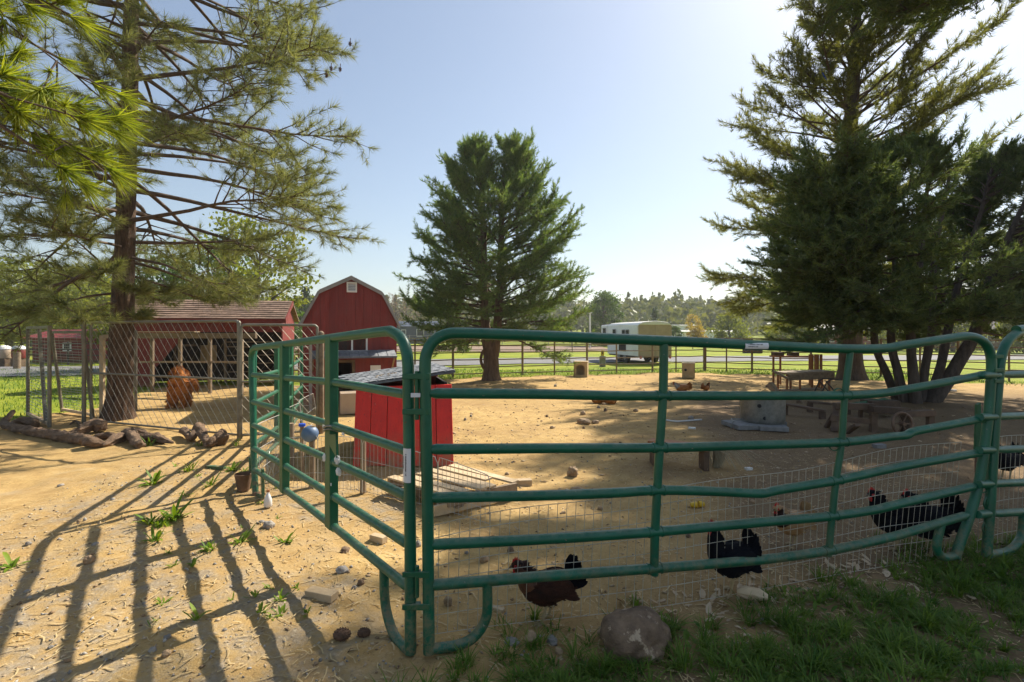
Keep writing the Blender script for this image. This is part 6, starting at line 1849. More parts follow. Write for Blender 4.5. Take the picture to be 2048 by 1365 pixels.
def hen(label, loc, rz, body_m, neck_m=None, scale=1.0, pose='stand', tail_up=0.95, group="hens in the pen", head=(0, 0), tail_m=None, tail_len=.13, comb=True, squeeze=.92):
    root = thing("hen", label, "chicken", loc, group, rz)
    root.scale = (scale * squeeze, scale, scale)
    lift = 0.0 if pose == 'stand' else -.11
    hx, hz = head
    S = [(-.178, .262, .012, .014), (-.150, .243, .036, .042), (-.105, .220, .064, .072), (-.045, .200, .083, .088), (.015, .190, .089, .092), (.065, .200, .080, .088), (.105, .232, .064, .072),
         (.130 + hx * .3, .275 + hz * .3, .050, .054), (.142 + hx * .6, .310 + hz * .6, .041, .045), (.150 + hx, .338 + hz, .034, .037), (.166 + hx, .356 + hz, .029, .030), (.186 + hx, .354 + hz, .023, .023), (.200 + hx, .348 + hz, .012, .013)]
    S = [(a, b + lift, c, d) for a, b, c, d in S]
    V, F = loft(densify(S, 6), 26)
    # ruffled surface
    V2 = []
    for v in V:
        k = 1 + .06 * mnoise.noise(Vector((v.x * 22, v.y * 40, v.z * 40))) + .05 * mnoise.noise(Vector((v.x * 60, v.y * 90, v.z * 90)))
        V2.append(Vector((v.x, v.y * k, (v.z - .20 - lift) * k + .20 + lift)))
    MB().add(V2, F).build("body", body_m, root, smooth=True, local=True)
    if neck_m is not None:
        Sn = [(a, b, c + .004, d + .004) for a, b, c, d in S[5:11]]
        Sn[0] = (Sn[0][0] + .012, Sn[0][1] + .02, Sn[0][2] * .82, Sn[0][3] * .80)
        V, F = loft(densify(Sn)); MB().add(V, F).build("neck_hackle", neck_m, root, smooth=True, local=True)
    mb = MB(); rr = random.Random(int(loc[0] * 100) + 5)
    for s_ in (-1, 1):
        for k in range(9):                     # two sheets of upright feathers, fanned from steep to flat
            e = tail_up + .42 - .115 * k
            d = Vector((-math.cos(e), s_ * (.06 + .02 * k), math.sin(e)))
            feather(mb, (-.118 - .003 * k, s_ * (.010 + .002 * k), .248 + lift - .007 * k), d, tail_len * (1.05 - .045 * abs(k - 3)) * rr.uniform(.9, 1.1), .042, (0, -s_, .15))
    for k in range(10):
        a = (k - 4.5) / 4.5
        feather(mb, (-.10, a * .045, .250 + lift - .02 * abs(a)), Vector((-1, a * .35, .55 * math.sin(tail_up) - .25 * abs(a))), .085, .04, (0, 1, 0))
    o = mb.build("tail", tail_m or body_m, root, smooth=True, local=True)
    for s in (-1, 1):
        mb = MB()
        V_, F_ = ico(2)
        mb.add([(p[0] * .098 - .025 - .03 * (p[0] < 0) * p[0] * p[0], s * .074 + p[1] * .020, p[2] * .055 * (1 - .25 * p[0]) + .212 + lift + .012 * p[0] * -1) for p in V_], [tuple(f) for f in F_])
        for k in range(6):
            feather(mb, (-.045 - .010 * k, s * (.089 - .002 * k), .238 + lift - .014 * k), (-1, s * -.16, .06 - .04 * k), .095, .030, (0, s, 0))
        mb.build("wing", body_m, root, smooth=True, local=True)
    # contour feathers lying over back, flanks and breast
    r_ = np.random.default_rng(int(abs(loc[0]) * 1000) + 3); mb = MB()
    DS = densify(S, 3)
    for k in range(190):
        i = int(r_.integers(3, len(DS) - 9)); a = r_.random() * 2 * math.pi
        x_, z_, wy, wz = DS[i]
        p_ = Vector((x_, math.cos(a) * wy * .97, z_ + math.sin(a) * wz * .97))
        n_ = Vector((0, math.cos(a), math.sin(a)))
        feather(mb, p_, Vector((-1, 0, -.12)) + n_ * .10, .034 + .016 * r_.random(), .018, n_.cross(Vector((1, 0, 0))) if False else n_)
    mb.build("plumage", body_m, root, smooth=True, local=True)["kind"] = "stuff"
    # head furniture
    hx0, hz0 = .176 + hx, .355 + hz + lift
    MB().tube([(hx0 + .018, 0, hz0 - .004), (hx0 + .032, 0, hz0 - .007), (hx0 + .045, 0, hz0 - .016)], [.010, .007, .0015], 8).build("beak", M['beak'], root, smooth=True, local=True)
    if comb:
        prof = [(-.022, .018), (-.020, .038), (-.012, .030), (-.008, .048), (.000, .034), (.004, .050), (.012, .032), (.017, .040), (.022, .022), (.024, .010), (.0, .018)]
        MB().prism([(hx0 + a, -.003, hz0 + b) for a, b in prof], (0, .006, 0)).build("comb", M['red_comb'], root, local=True)
        for s in (-1, 1):
            V_, F_ = ico(1); MB().add([(hx0 + .010 + p[0] * .009, s * .010 + p[1] * .005, hz0 - .032 + p[2] * .017) for p in V_], [tuple(f) for f in F_]).build("wattle", M['red_comb'], root, smooth=True, local=True)
            MB().add([(hx0 + .004 + p[0] * .012, s * .0235 + p[1] * .004, hz0 + .001 + p[2] * .010) for p in V_], [tuple(f) for f in F_]).build("face_patch", M['red_comb'], root, smooth=True, local=True)
            MB().add([(hx0 + .006 + p[0] * .004, s * .0275 + p[1] * .003, hz0 + .003 + p[2] * .004) for p in V_], [tuple(f) for f in F_]).build("eye", M['rubber'], root, smooth=True, local=True)
    if pose == 'stand':
        for s in (-1, 1):
            st = .022 * s
            mb = MB()
            x0 = -.005 + st * 1.4
            mb.tube(spline([(x0 - .01, s * .040, .145), (x0 - .016, s * .042, .112), (x0 + .012, s * .043, .012)], .02), [.024, .016, .0095, .0085, .0082, .0082, .0082, .009][:len(spline([(x0 - .01, s * .040, .145), (x0 - .016, s * .042, .112), (x0 + .012, s * .043, .012)], .02))], 8)
            for ang, L in ((-.5, .045), (0, .055), (.5, .045), (3.14, .022)):
                mb.tube([(x0 + .012, s * .043, .010), (x0 + .012 + math.cos(ang) * L * .5, s * .043 + math.sin(ang) * L * .5, .011), (x0 + .012 + math.cos(ang) * L, s * .043 + math.sin(ang) * L, .002)], [.0078, .0065, .0025], 6)
            mb.build("leg", M['leg'], root, smooth=True, local=True)
            V_, F_ = ico(2); MB().add([(x0 - .012 + p[0] * .030, s * .042 + p[1] * .024, .150 + p[2] * .046) for p in V_], [tuple(f) for f in F_]).build("thigh", body_m, root, smooth=True, local=True)
    return root
def hen_at(px, py): 
    q = GQ(px, py); return (q.x, q.y, q.z)
hen("dark brown hen with red comb walking left behind the front panel", hen_at(1093, 1236), math.radians(186), M['hen_brown'], M['hen_neck'], .97, tail_m=M['hen_black'], tail_up=.85, head=(.012, -.030))
hen("black hen standing just left of the split log", hen_at(1462, 1188), math.radians(184), M['hen_black'], None, 1.05, tail_up=1.25, tail_len=.125, head=(-.022, .022), squeeze=.76)
hen("buff and tan hen pecking beyond the black hen", hen_at(1585, 1090), math.radians(196), M['hen_buff'], M['hen_brown'], .90, tail_up=1.2, head=(-.005, -.03), tail_len=.12)
hen("black hen nearest the right foot loop of the bent panel", hen_at(1858, 1108), math.radians(186), M['hen_black'], None, 1.15, tail_up=1.2, tail_len=.14, head=(-.01, .0))
hen("black hen half hidden behind another black hen, head to the left", hen_at(1792, 1096), math.radians(178), M['hen_black'], None, 1.06, tail_up=.9, head=(-.0, .01))
hen("black hen seen through the panel at the right edge", hen_at(2012, 962), math.radians(200), M['hen_black'], None, 1.05, tail_up=1.15)
hen("orange hen lying on the sand left of the first green upright", hen_at(1196, 806), math.radians(176), M['hen_orange'], None, 1.0, 'lie', tail_up=.5, head=(.02, -.04))
hen("orange hen lying pressed against the other, rightmost of the two", hen_at(1222, 807), math.radians(10), M['hen_orange'], None, .95, 'lie', tail_up=.4, head=(.02, -.06))
hen("orange hen with grey neck dust-bathing beyond the second rail", hen_at(1364, 785), math.radians(170), M['hen_orange'], M['stone_grey'], 1.1, 'lie', tail_up=.4, head=(.03, -.05))
hen("small brown hen crouching on the sand below the right nest box", hen_at(1412, 781), math.radians(30), M['hen_orange'], M['hen_brown'], .8, 'lie', tail_up=.7, head=(.0, -.02))

# ---- shaggy rust-orange animal in the kennel: one body, head turned away, tail hanging
def shaggy(label, base, rz):
    root = thing("shaggy_dog", label, "dog", base, None, rz)
    bm_v = []
    # upright three-quarter view: haunches, back, head with an ear, tail; grown with the skin modifier
    J = [(0, 0, .36), (.02, 0, .50), (.03, 0, .62), (.0, 0, .72), (-.06, 0, .78), (-.16, -.02, .76),      # pelvis back shoulders neck head muzzle
         (.10, .02, .58), (.22, .02, .56), (.29, .0, .46), (.31, 0, .34),                                      # tail
         (-.08, -.09, .24), (-.08, -.10, .12), (-.09, -.13, .02),                                               # hind leg
         (.08, .09, .24), (.09, .10, .12), (.08, .07, .02),
         (-.11, -.11, .50), (-.13, -.14, .28), (-.14, -.17, .03), (.10, -.10, .48), (.11, -.13, .27), (.10, -.16, .03)]
    E = [(0, 1), (1, 2), (2, 3), (3, 4), (4, 5), (1, 6), (6, 7), (7, 8), (8, 9), (0, 10), (10, 11), (11, 12), (0, 13), (13, 14), (14, 15), (2, 16), (16, 17), (17, 18), (2, 19), (19, 20), (20, 21)]
    Rr = [.19, .20, .185, .14, .125, .065, .09, .07, .055, .03, .10, .07, .055, .10, .07, .055, .10, .07, .055, .10, .07, .055]
    me = bpy.data.meshes.new("body"); me.from_pydata(J, E, []); me.update()
    o = bpy.data.objects.new("body", me); me.materials.append(M['rust_fur']); COL.objects.link(o); o.parent = root
    sk_ = o.modifiers.new("skin", 'SKIN')
    for i, v in enumerate(me.skin_vertices[0].data):
        v.radius = (Rr[i], Rr[i]); v.use_root = (i == 0)
    sub = o.modifiers.new("sub", 'SUBSURF'); sub.levels = 2; sub.render_levels = 2
    tx_ = bpy.data.textures.new("shag", 'CLOUDS'); tx_.noise_scale = .06
    dm = o.modifiers.new("shag", 'DISPLACE'); dm.texture = tx_; dm.strength = .05
    # locks of hair
    r_ = np.random.default_rng(4); tpos, tdir = [], []
    for (a, b) in E:
        for k in range(26):
            f = r_.random(); c = np.array(J[a]) * (1 - f) + np.array(J[b]) * f; rad = Rr[a] * (1 - f) + Rr[b] * f
            d = r_.normal(size=3); d /= np.linalg.norm(d)
            tpos.append(c + d * rad * .85); tdir.append(d * .6 + np.array([0, 0, -.8]))
    V = scatter(tpos, tdir, np.full(len(tpos), .75), tuft_templates(14, .12, .014, 30, 17, 4), 5)
    mesh_obj("coat", soup_mesh("coat", V), M['rust_fur'], root, local=True)
    for s in (-1, 1):
        MB().prism([(-.08, s * .10, .86), (-.02, s * .11, .85), (-.04, s * .15, .70)], (.0, s * .02, .01)).build("ear", M['rust_fur'], root, local=True)
    return root
q = GQ(362, 816); shaggy("shaggy rust-orange dog standing inside the kennel", (q.x, q.y, q.z), math.radians(8))

# ================================================================ tub, benches and timber under the trees
tb = thing("stock_tub", "round galvanised tub standing on grey concrete slabs", "tub", GQ(1525, 852))
c = GQ(1525, 851); c.z = .07
MB().lathe(c, [(.335, 0), (.343, .02), (.345, .10), (.347, .22), (.349, .40), (.360, .405), (.360, .425), (.338, .425), (.33, .10), (.02, .08)], 40).build("wall", M['galv'], tb, smooth=True)
for x, z in ((-.12, .10), (-.20, .30)):
    MB().tube([c + Vector((x, -.352 + abs(x) * .22, z)), c + Vector((x, -.33 + abs(x) * .22, z))], .03, 12).build("drain_plug", M['rubber'], tb, smooth=True)
for i, (px, py, w, d_, rz, lab) in enumerate([(1500, 856, .60, .55, .1, "flat grey concrete slab under the tub's left side"), (1553, 862, .42, .26, -.25, "grey concrete slab jutting out right of the tub"), (1540, 850, .5, .4, .0, "grey concrete slab under the back of the tub")]):
    q = GQ(px, py); MBb = MB(); MBb.box((q.x, q.y + .12, .03 - .004 * i), (w, d_, .075), rz=rz); tag(MBb.build("concrete_slab", M['concrete'], bevel=.008), lab, "slab", "slabs under the tub")
fr_ = thing("bent_frame", "small bent metal frame lying left of the tub", "frame", GQ(1470, 858))
q0 = GQ(1462, 858, .01); MB().tube(spline([q0, q0 + Vector((.04, 0, .12)), q0 + Vector((.20, .05, .13)), q0 + Vector((.28, .05, .10))], .03), .008, 6).build("rail", M['galv'], fr_, smooth=True)
MB().tube(spline([q0 + Vector((.04, 0, .12)), q0 + Vector((.10, .2, .13)), q0 + Vector((.28, .22, .12))], .03), .008, 6).build("rail", M['galv'], fr_, smooth=True)
mb = MB(); mb.tube(spline([GQ(1330, 842, .015), GQ(1352, 844, .015), GQ(1375, 842, .015), GQ(1403, 838, .015)], .05), .014, 8)
tag(mb.build("plastic_pipe", M['white'], smooth=True), "white plastic pipe lying on the shaded sand", "pipe")

# low plank bench seen through the front panel
bk = thing("plank_bench", "low reddish plank bench on short legs behind the first upright", "bench", GQ(1360, 930))
z_ = .27
a_, b_ = U(1300, 905, 5.95), U(1418, 914, 5.6); a_.z = b_.z = z_
MB().bar(a_, b_, .20, .05).build("seat_plank", M['wood_orange'], bk, bevel=.004)
for f in (.07, .92):
    p_ = a_ + (b_ - a_) * f; MB().bar((p_.x, p_.y, 0), (p_.x, p_.y, z_ - .025), .06, .16, up=(0, 1, 0)).build("leg", M['wood_dark'], bk)
# tuft of dry grass beside it
rr = random.Random(2); mb = MB(); base = GQ(1432, 938)
for k in range(60):
    t0 = base + Vector((rr.gauss(0, .03), rr.gauss(0, .03), .0)); d_ = Vector((rr.gauss(.10, .12), rr.gauss(-.02, .10), 0))
    mb.tube([t0, t0 + d_ * .3 + Vector((0, 0, .22)), t0 + d_ * .9 + Vector((0, 0, .22)), t0 + d_ * 1.6 + Vector((.03, 0, .02))], [.004, .004, .003, .001], 3, cap=False)
o = mb.build("dry_grass_clump", M['dry_grass']); tag(o, "pale dry grass clump at the end of the low bench", "grass clump")

# timber tables and stands in the shade
tb1 = thing("timber_table", "grey timber table with a broad top left of the tall pine", "table", GQ(1605, 783))
a_, b_ = U(1572, 748, 13.2), U(1664, 744, 13.4)
for k in range(4): MB().bar(a_ + Vector((0, .16 * k, 0)), b_ + Vector((0, .16 * k, 0)), .15, .05).build("top_board", M['wood'], tb1, bevel=.003)
MB().bar(a_ + Vector((0, -.10, -.09)), b_ + Vector((0, -.10, -.09)), .03, .16).build("apron", M['wood'], tb1)
for f in (.02, .30, .78, .94):
    for y in (0, .45):
        p_ = a_ + (b_ - a_) * f + Vector((0, y, 0)); MB().bar((p_.x, p_.y, 0), (p_.x, p_.y, p_.z - .03), .04, .04, up=(0, 1, 0)).build("leg", M['wood_orange'], tb1)
MB().bar(U(1545, 742, 13.3), U(1575, 757, 13.0), .10, .05).build("loose_board", M['wood'], tb1)
MB().bar(U(1540, 768, 13.0), U(1552, 785, 12.8), .14, .12).build("stump_prop", M['wood'], tb1)
MB().bar(U(1562, 782, 13.1) , U(1640, 778, 13.4), .3, .04).build("shelf_board", M['wood'], tb1)
tb2 = thing("timber_stand", "tall thin-legged stand with a plank top behind the timber table", "stand", GQ(1585, 764))
a_, b_ = U(1546, 713, 15.2), U(1622, 714, 15.4)
MB().bar(a_, b_, .34, .05).build("top_plank", M['wood_orange'], tb2, bevel=.003)
for f in (.01, .19, .98): p_ = a_ + (b_ - a_) * f; MB().bar((p_.x, p_.y, 0), (p_.x, p_.y, p_.z - .02), .045, .045, up=(0, 1, 0)).build("leg", M['wood_orange'], tb2)
for f, w in ((.12, .30), (.52, .28)): p_ = a_ + (b_ - a_) * f; MB().box(p_ + Vector((0, 0, .075)), (w, .2, .10)).build("tray", M['wood_dark'], tb2, bevel=.005)
ck = thing("plank_crate", "upright orange-brown plank crate right of the stand", "crate", GQ(1632, 766))
for k in range(5):
    p_ = U(1620 + 5.5 * k, 709, 15.0); MB().bar((p_.x, p_.y + .03 * (k % 2), p_.z - .62), (p_.x, p_.y + .03 * (k % 2), p_.z), .075, .03, up=(0, 1, 0)).build("plank", M['wood_orange'], ck, bevel=.002)
p_ = U(1622, 709, 15.05); MB().bar((p_.x, p_.y, 0), (p_.x, p_.y, p_.z - .63), .09, .09, up=(0, 1, 0)).build("leg", M['wood_orange'], ck)
p_ = U(1640, 709, 15.05); MB().bar((p_.x, p_.y, 0), (p_.x, p_.y, p_.z - .63), .07, .07, up=(0, 1, 0)).build("leg", M['wood_orange'], ck)
# folded chair frame
cf = thing("chair_frame", "dark bent chair frame at the foot of the tall pine", "chair frame", GQ(1668, 784))
for y in (0, .3):
    a0 = U(1652, 776, 12.6) + Vector((0, y, 0)); MB().tube(spline([Vector((a0.x - .12, a0.y, .02)), U(1654, 764, 12.6) + Vector((0, y, 0)), U(1660, 760, 12.6) + Vector((0, y, 0)), U(1684, 760, 12.6) + Vector((0, y, 0))], .05), .016, 6).build("arm", M['dark_pipe'], cf, smooth=True)
    MB().tube([U(1652, 763, 12.6) + Vector((0, y, 0)), Vector((U(1675, 784, 12.6).x, 12.6 + y, .02))], .016, 6).build("leg", M['dark_pipe'], cf, smooth=True)
# sawhorse bench and broken planks
sw = thing("sawhorse", "old wooden sawhorse under the fanning trunks", "sawhorse", GQ(1705, 868))
SD = 8.1
a_, b_ = U(1668, 812, SD), U(1748, 814, SD - .1)
MB().bar(a_, b_, .12, .10).build("beam", M['wood_dark'], sw, bevel=.004)
for px, dx, dy in ((1672, -.13, -.15), (1676, -.06, .2), (1744, -.12, -.18), (1748, .12, .18)):
    p_ = U(px, 815, SD); MB().bar(p_, Vector((p_.x + dx, p_.y + dy, 0)), .09, .04).build("leg", M['wood_dark'], sw, bevel=.003)
MB().bar(U(1662, 836, SD - .1), U(1752, 845, SD - .2), .03, .09).build("cross_brace", M['wood_dark'], sw)
MB().bar(U(1722, 815, SD), U(1720, 842, SD), .05, .05).build("strut", M['wood_dark'], sw)
for i, (p0, p1, w, h, lab) in enumerate([((1742, 818, 7.9), (1815, 822, 7.9), .14, .09, "long brown plank propped right of the sawhorse"), ((1805, 828, 7.8), (1864, 826, 7.9), .14, .09, "short brown plank with a rounded end at the trunk foot"), ((1565, 808, 9.6), (1650, 822, 9.0), .10, .04, "thin plank lying between tub and sawhorse"), ((1615, 804, 10.0), (1700, 812, 9.6), .10, .04, "thin plank behind the sawhorse"), ((1690, 868, 7.9), (1715, 850, 7.6), .08, .05, "short board lying under the sawhorse")]):
    A_, B_ = U(*p0), U(*p1)
    tag(MB().bar(A_, B_, w, h).build("plank", M['wood_dark'], bevel=.004), lab, "plank", "loose planks under the trees")
    ends = (A_ + (B_ - A_) * .06, A_ + (B_ - A_) * .94)
    for e in ends:
        if e.z > .16: tag(MB().bar((e.x, e.y, -.01), (e.x, e.y, e.z - h / 2), .09, .07, up=(0, 1, 0)).build("block_support", M['wood_dark']), ("left" if e == ends[0] else "right") + " dark block under the " + lab, "block", "blocks under the loose planks")
wh = thing("wheel", "rusty old wheel leaning among the planks at the trunk foot", "wheel", GQ(1805, 875))
q = U(1805, 848, 7.7)
ring = [q + Vector((math.cos(a) * .15, .02 * math.sin(a), math.sin(a) * .17)) for a in np.linspace(0, 2 * math.pi, 22)]
MB().tube(ring, .022, 8, cap=False).build("rim", M['pipe'], wh, smooth=True)
for a in np.linspace(0, math.pi, 4)[:-1]: MB().tube([q + Vector((math.cos(a) * .15, 0, math.sin(a) * .17)), q - Vector((math.cos(a) * .15, 0, math.sin(a) * .17))], .009, 5).build("spoke", M['pipe'], wh)
MB().tube([q + Vector((0, -.05, 0)), q + Vector((0, .05, 0))], .03, 10).build("hub", M['pipe'], wh, smooth=True)
mb = MB(); mb.prism([U(1700, 806, 9.2), U(1770, 796, 9.3), U(1800, 806, 9.4), U(1740, 812, 9.2)], (0, 0, -.01)); tag(mb.build("tarp", M['green_flat']), "dark green tarp sagging behind the sawhorse", "tarp")
mb = MB(); q = U(1760, 800, 9.3); mb.box((q.x, 9.3, .20), (.55, .3, .24)); tag(mb.build("crate", M['wood_dark'], bevel=.01), "dark crate under the green tarp", "crate")
for i, (px, py, w, h, lab, mt) in enumerate([(1882, 785, .26, .10, "brown brick lying on the sand at the lawn edge", 'barn_red'), (1905, 783, .16, .05, "white scrap beside the brown brick", 'white')]):
    q = GQ(px, py); mb = MB(); mb.box((q.x, q.y, q.z + h / 2), (w, .12, h), rz=.3); tag(mb.build("brick" if i == 0 else "scrap", M[mt], bevel=.01), lab, "brick" if i == 0 else "scrap")
mb = MB(); mb.prism([U(1955, 810, 5.2), U(1962, 806, 5.2), U(1964, 905, 5.2), U(1952, 905, 5.2)], (0, .03, 0)); tag(mb.build("green_board", M['green_flat']), "green board standing behind the bent panel's right end", "board")
mb = MB(); q = U(1958, 905, 5.2); mb.bar((q.x, 5.22, 0), (q.x, 5.22, q.z), .03, .03, up=(0, 1, 0)); tag(mb.build("stake", M['pipe']), "thin stake under the green board", "stake")

# ================================================================ stones, blocks and scraps in the front
def stone(label, px, py, wpx, hpx, mat, seed, grp=None, name="stone", cat="stone", sub=3, amp=.22):
    q = GQ(px, py); s = q.y / FPX
    V, F = blob((q.x, q.y, q.z + hpx * s * .30), (wpx * s / 2, wpx * s * .42, hpx * s * .60), sub, amp, 1.5, seed, seed * .7 if name == 'stone' else 0.2)
    return tag(MB().add(V, F).build(name, M[mat], smooth=sub > 1), label, cat, grp)
stone("big mottled brown boulder in the grass", 1268, 1292, 138, 84, 'boulder', 1, name="boulder", cat="boulder", sub=5, amp=.17)
stone("rounded stone tucked against the boulder's right side", 1326, 1285, 34, 46, 'boulder', 5)
stone("small crumbly stone at the boulder's left foot", 1205, 1262, 24, 16, 'stone_tan', 6)
stone("tan stone in front of the brown hen's feet", 1062, 1280, 30, 27, 'stone_tan', 2)
stone("pale broken stone right of the hen's tan stone", 1104, 1279, 24, 18, 'stone_grey', 3)
stone("flat white shard left of the hen's tan stone", 1024, 1280, 30, 9, 'stone_grey', 4)
stone("small tan stone at the grass edge below the hen", 1118, 1300, 20, 12, 'stone_tan', 7)
stone("brown stone between the hinge posts and the foot loop", 896, 1200, 18, 19, 'stone_tan', 8)
stone("square tan stone on the sand beyond the second rail", 1146, 948, 22, 22, 'stone_tan', 9, amp=.3)
stone("tan stone left of the brown hen's head", 968, 1114, 20, 14, 'stone_tan', 10)
stone("dark stone just above the third rail near the hen", 1021, 1100, 16, 12, 'boulder', 11)
stone("low brown stone lying beyond the pallet's right end", 1155, 980, 30, 14, 'stone_tan', 12)
stone("brown stone in the far sand below the lying hens", 1168, 848, 26, 13, 'stone_tan', 13)
stone("smaller brown stone right of the far brown stone", 1191, 846, 16, 7, 'stone_tan', 14)
stone("brown stone above the far brown stone", 1166, 831, 12, 9, 'stone_tan', 15)
stone("dark stone on the far sand near the green upright", 1211, 824, 8, 7, 'boulder', 16)
stone("grey stone among the weeds right of the white bottle", 538, 1058, 24, 14, 'stone_grey', 17)
stone("dark grey stone with straw over it by the left panel", 684, 1144, 24, 13, 'stone_grey', 18)
stone("dark brown stone below the left panel's bottom rail", 722, 1167, 14, 12, 'boulder', 19)
stone("brown stone on the sand below the left panel", 690, 1098, 20, 10, 'boulder', 20)
stone("smooth brown stone lying in the fence shadow at left", 178, 1130, 22, 15, 'stone_tan', 21)
stone("pale flat pebble near the bottom left shadow bars", 305, 1306, 16, 8, 'stone_grey', 22)
stone("pale flat pebble beside the rail shadow", 335, 1284, 14, 8, 'stone_grey', 23)
stone("tan lump lying at the bottom left", 333, 1312, 18, 11, 'stone_tan', 24)
stone("white pebble beside the junction post at right", 836, 1085, 14, 14, 'stone_grey', 25)
rr = random.Random(31)
for i in range(30):
    px, py = rr.uniform(900, 1900), rr.choice([rr.uniform(770, 870), rr.uniform(860, 1130)])
    stone("small loose stone scattered over the sand of the pen", px, py, rr.uniform(5, 12), rr.uniform(4, 8), rr.choice(['stone_tan', 'stone_tan', 'stone_grey', 'boulder']), 100 + i, "small stones scattered in the pen", sub=1)
for i in range(22):
    px, py = rr.uniform(10, 800), rr.uniform(960, 1350)
    stone("small loose stone on the trodden ground outside the panels", px, py, rr.uniform(6, 14), rr.uniform(4, 8), rr.choice(['stone_tan', 'stone_grey', 'stone_grey']), 200 + i, "small stones outside the panels", sub=1)

def block(label, px, py, w, d_, h, rz, mat, name="wood_block", cat="wood block", tilt=0):
    q = GQ(px, py); mb = MB(); mb.box((q.x, q.y, q.z + h / 2 - .004), (w, d_, h), rz=rz, ry=tilt); return tag(mb.build(name, M[mat], bevel=.004), label, cat)
block("sawn timber block lying on the ground left of the hinge", 643, 1196, .185, .07, .045, -.32, 'wood_pale')
block("pale brick-shaped block behind the left panel's rails", 757, 1076, .13, .06, .05, -.5, 'wood_pale')
log("short split log chunk beside the standing black hen", [GQ(1474, 1196, .035), GQ(1490, 1198, .035), GQ(1518, 1202, .032), GQ(1536, 1206, .028)], [.040, .048, .044, .034], 21, 18, 'wood_pale', "split_log", None)
block("thin wood offcut near the brown hen's shadow", 994, 1212, .09, .03, .02, -.5, 'wood_pale', "offcut", "offcut")
block("bark chunk lying right of the pallet", 1042, 968, .22, .08, .07, .15, 'wood_pale', "bark_chunk", "bark")
block("white scrap in the shade beyond the fourth rail", 1497, 940, .08, .05, .03, .2, 'white', "scrap", "scrap")
block("small white scrap in the shaded sand near the pipe", 1384, 858, .11, .05, .03, -.5, 'white', "scrap", "scrap")
block("pale block in the shade right of the second upright", 1758, 895, .16, .08, .06, .2, 'concrete', "concrete_block", "block")
for i, (px, s_, lab) in enumerate([(1388, 1, "yellow plastic cup lying in the shade, left one"), (1402, -1, "yellow plastic cup lying in the shade, right one")]):
    q = GQ(px, 1010); mb = MB(); mb.tube([q + Vector((-.03 * s_, 0, .026)), q + Vector((.0, 0, .028)), q + Vector((.022 * s_, 0, .028))], [.018, .026, .030], 14)
    tag(mb.build("plastic_cup", M['yellow'], smooth=True), lab, "cup", "yellow cups in the shade")
for i, (px, py, s_, lab) in enumerate([(684, 1279, .055, "larger fallen pine cone near the left foot loop"), (728, 1272, .042, "smaller fallen pine cone beside the larger one")]):
    q = GQ(px, py); V, F = blob((q.x, q.y, q.z + s_ * .42), (s_ * .75, s_ * .6, s_ * .5), 2, .1, 2, i)
    pc = thing("pine_cone", lab, "pine cone", q, "fallen pine cones")
    MB().add(V, F).build("core", M['cone'], pc, smooth=True)
    mb = MB()
    for k in range(70):
        a = k * 2.4; f = (k + .5) / 70; ct = 1 - 2 * f; st_ = math.sqrt(1 - ct * ct)
        d_ = Vector((ct, st_ * math.cos(a), st_ * math.sin(a))); b_ = Vector((q.x, q.y, q.z + s_ * .42)) + Vector((d_.x * s_ * .7, d_.y * s_ * .55, d_.z * s_ * .45))
        u_ = d_.orthogonal().normalized() * s_ * .16; w_ = d_.cross(u_)
        mb.add([b_ + u_, b_ + w_ * .8, b_ - u_, b_ + d_ * s_ * .16], [(0, 1, 3), (1, 2, 3), (2, 0, 3), (0, 2, 1)])
    o = mb.build("scales", M['cone'], pc); o["kind"] = "stuff"

# ================================================================ weeds
def leaf_strip(mb, b, az, L, w, rise, droop, segs=4):
    vs = []; d = Vector((math.cos(az), math.sin(az), 0)); s = Vector((-math.sin(az), math.cos(az), 0))
    for i in range(segs + 1):
        f = i / segs
        c = b + d * (L * f * (1 - .15 * f)) + Vector((0, 0, L * (rise * f - droop * f * f)))
        ww = w * math.sin(math.pi * (0.12 + .86 * f)) ** .8 if i < segs else w * .05
        vs += [c - s * ww / 2, c + Vector((0, 0, -ww * .12)), c + s * ww / 2]
    fs = []
    for i in range(segs):
        for k in range(2): fs.append((i * 3 + k, i * 3 + k + 1, i * 3 + 3 + k + 1, i * 3 + 3 + k))
    mb.add(vs, fs)
def weed(label, px, py, size, n, seed, grp=None, wide=.22):
    rr = random.Random(seed); q = GQ(px, py, -.004); mb = MB()
    for k in range(int(n * 1.7)):
        L = size * rr.uniform(.40, 1.0); leaf_strip(mb, q + Vector((rr.gauss(0, size * .12), rr.gauss(0, size * .12), 0)), rr.uniform(0, 6.28), L, L * wide * .8 * rr.uniform(.7, 1.2), rr.uniform(.5, 1.6), rr.uniform(.3, 1.0))
    return tag(mb.build("weed", M['weed'], smooth=True), label, "weed", grp)
weed("tallest leafy weed clump in the middle of the shadow lines", 348, 1046, .19, 22, 1)
weed("bushy weed just left of the tallest clump", 305, 1054, .15, 20, 2)
weed("low weed between the two bushy clumps", 322, 1058, .10, 16, 3)
weed("broad-leaved weed sprawling left of the rail shadow", 306, 972, .17, 16, 4, wide=.30)
weed("grassy weed tuft near the top of the rail shadows", 376, 948, .16, 22, 5, wide=.16)
weed("weed tuft right of the green slat", 464, 944, .14, 16, 6)
weed("yellowish weed nearest the far corner post", 486, 950, .13, 14, 7)
weed("slender weed below the green slat", 420, 980, .14, 12, 8)
weed("leafy weed sitting on a rail shadow crossing", 478, 1092, .13, 18, 9)
weed("small weed above the lower post shadow", 418, 1108, .10, 14, 10)
weed("upright small weed right of the shadow bars", 570, 1086, .11, 12, 11, wide=.3)
weed("sprawling dry-stemmed weed below the bushy clump", 312, 1088, .13, 14, 12)
weed("dark weed at the shadow crossing near the timber block", 560, 1204, .08, 14, 13)
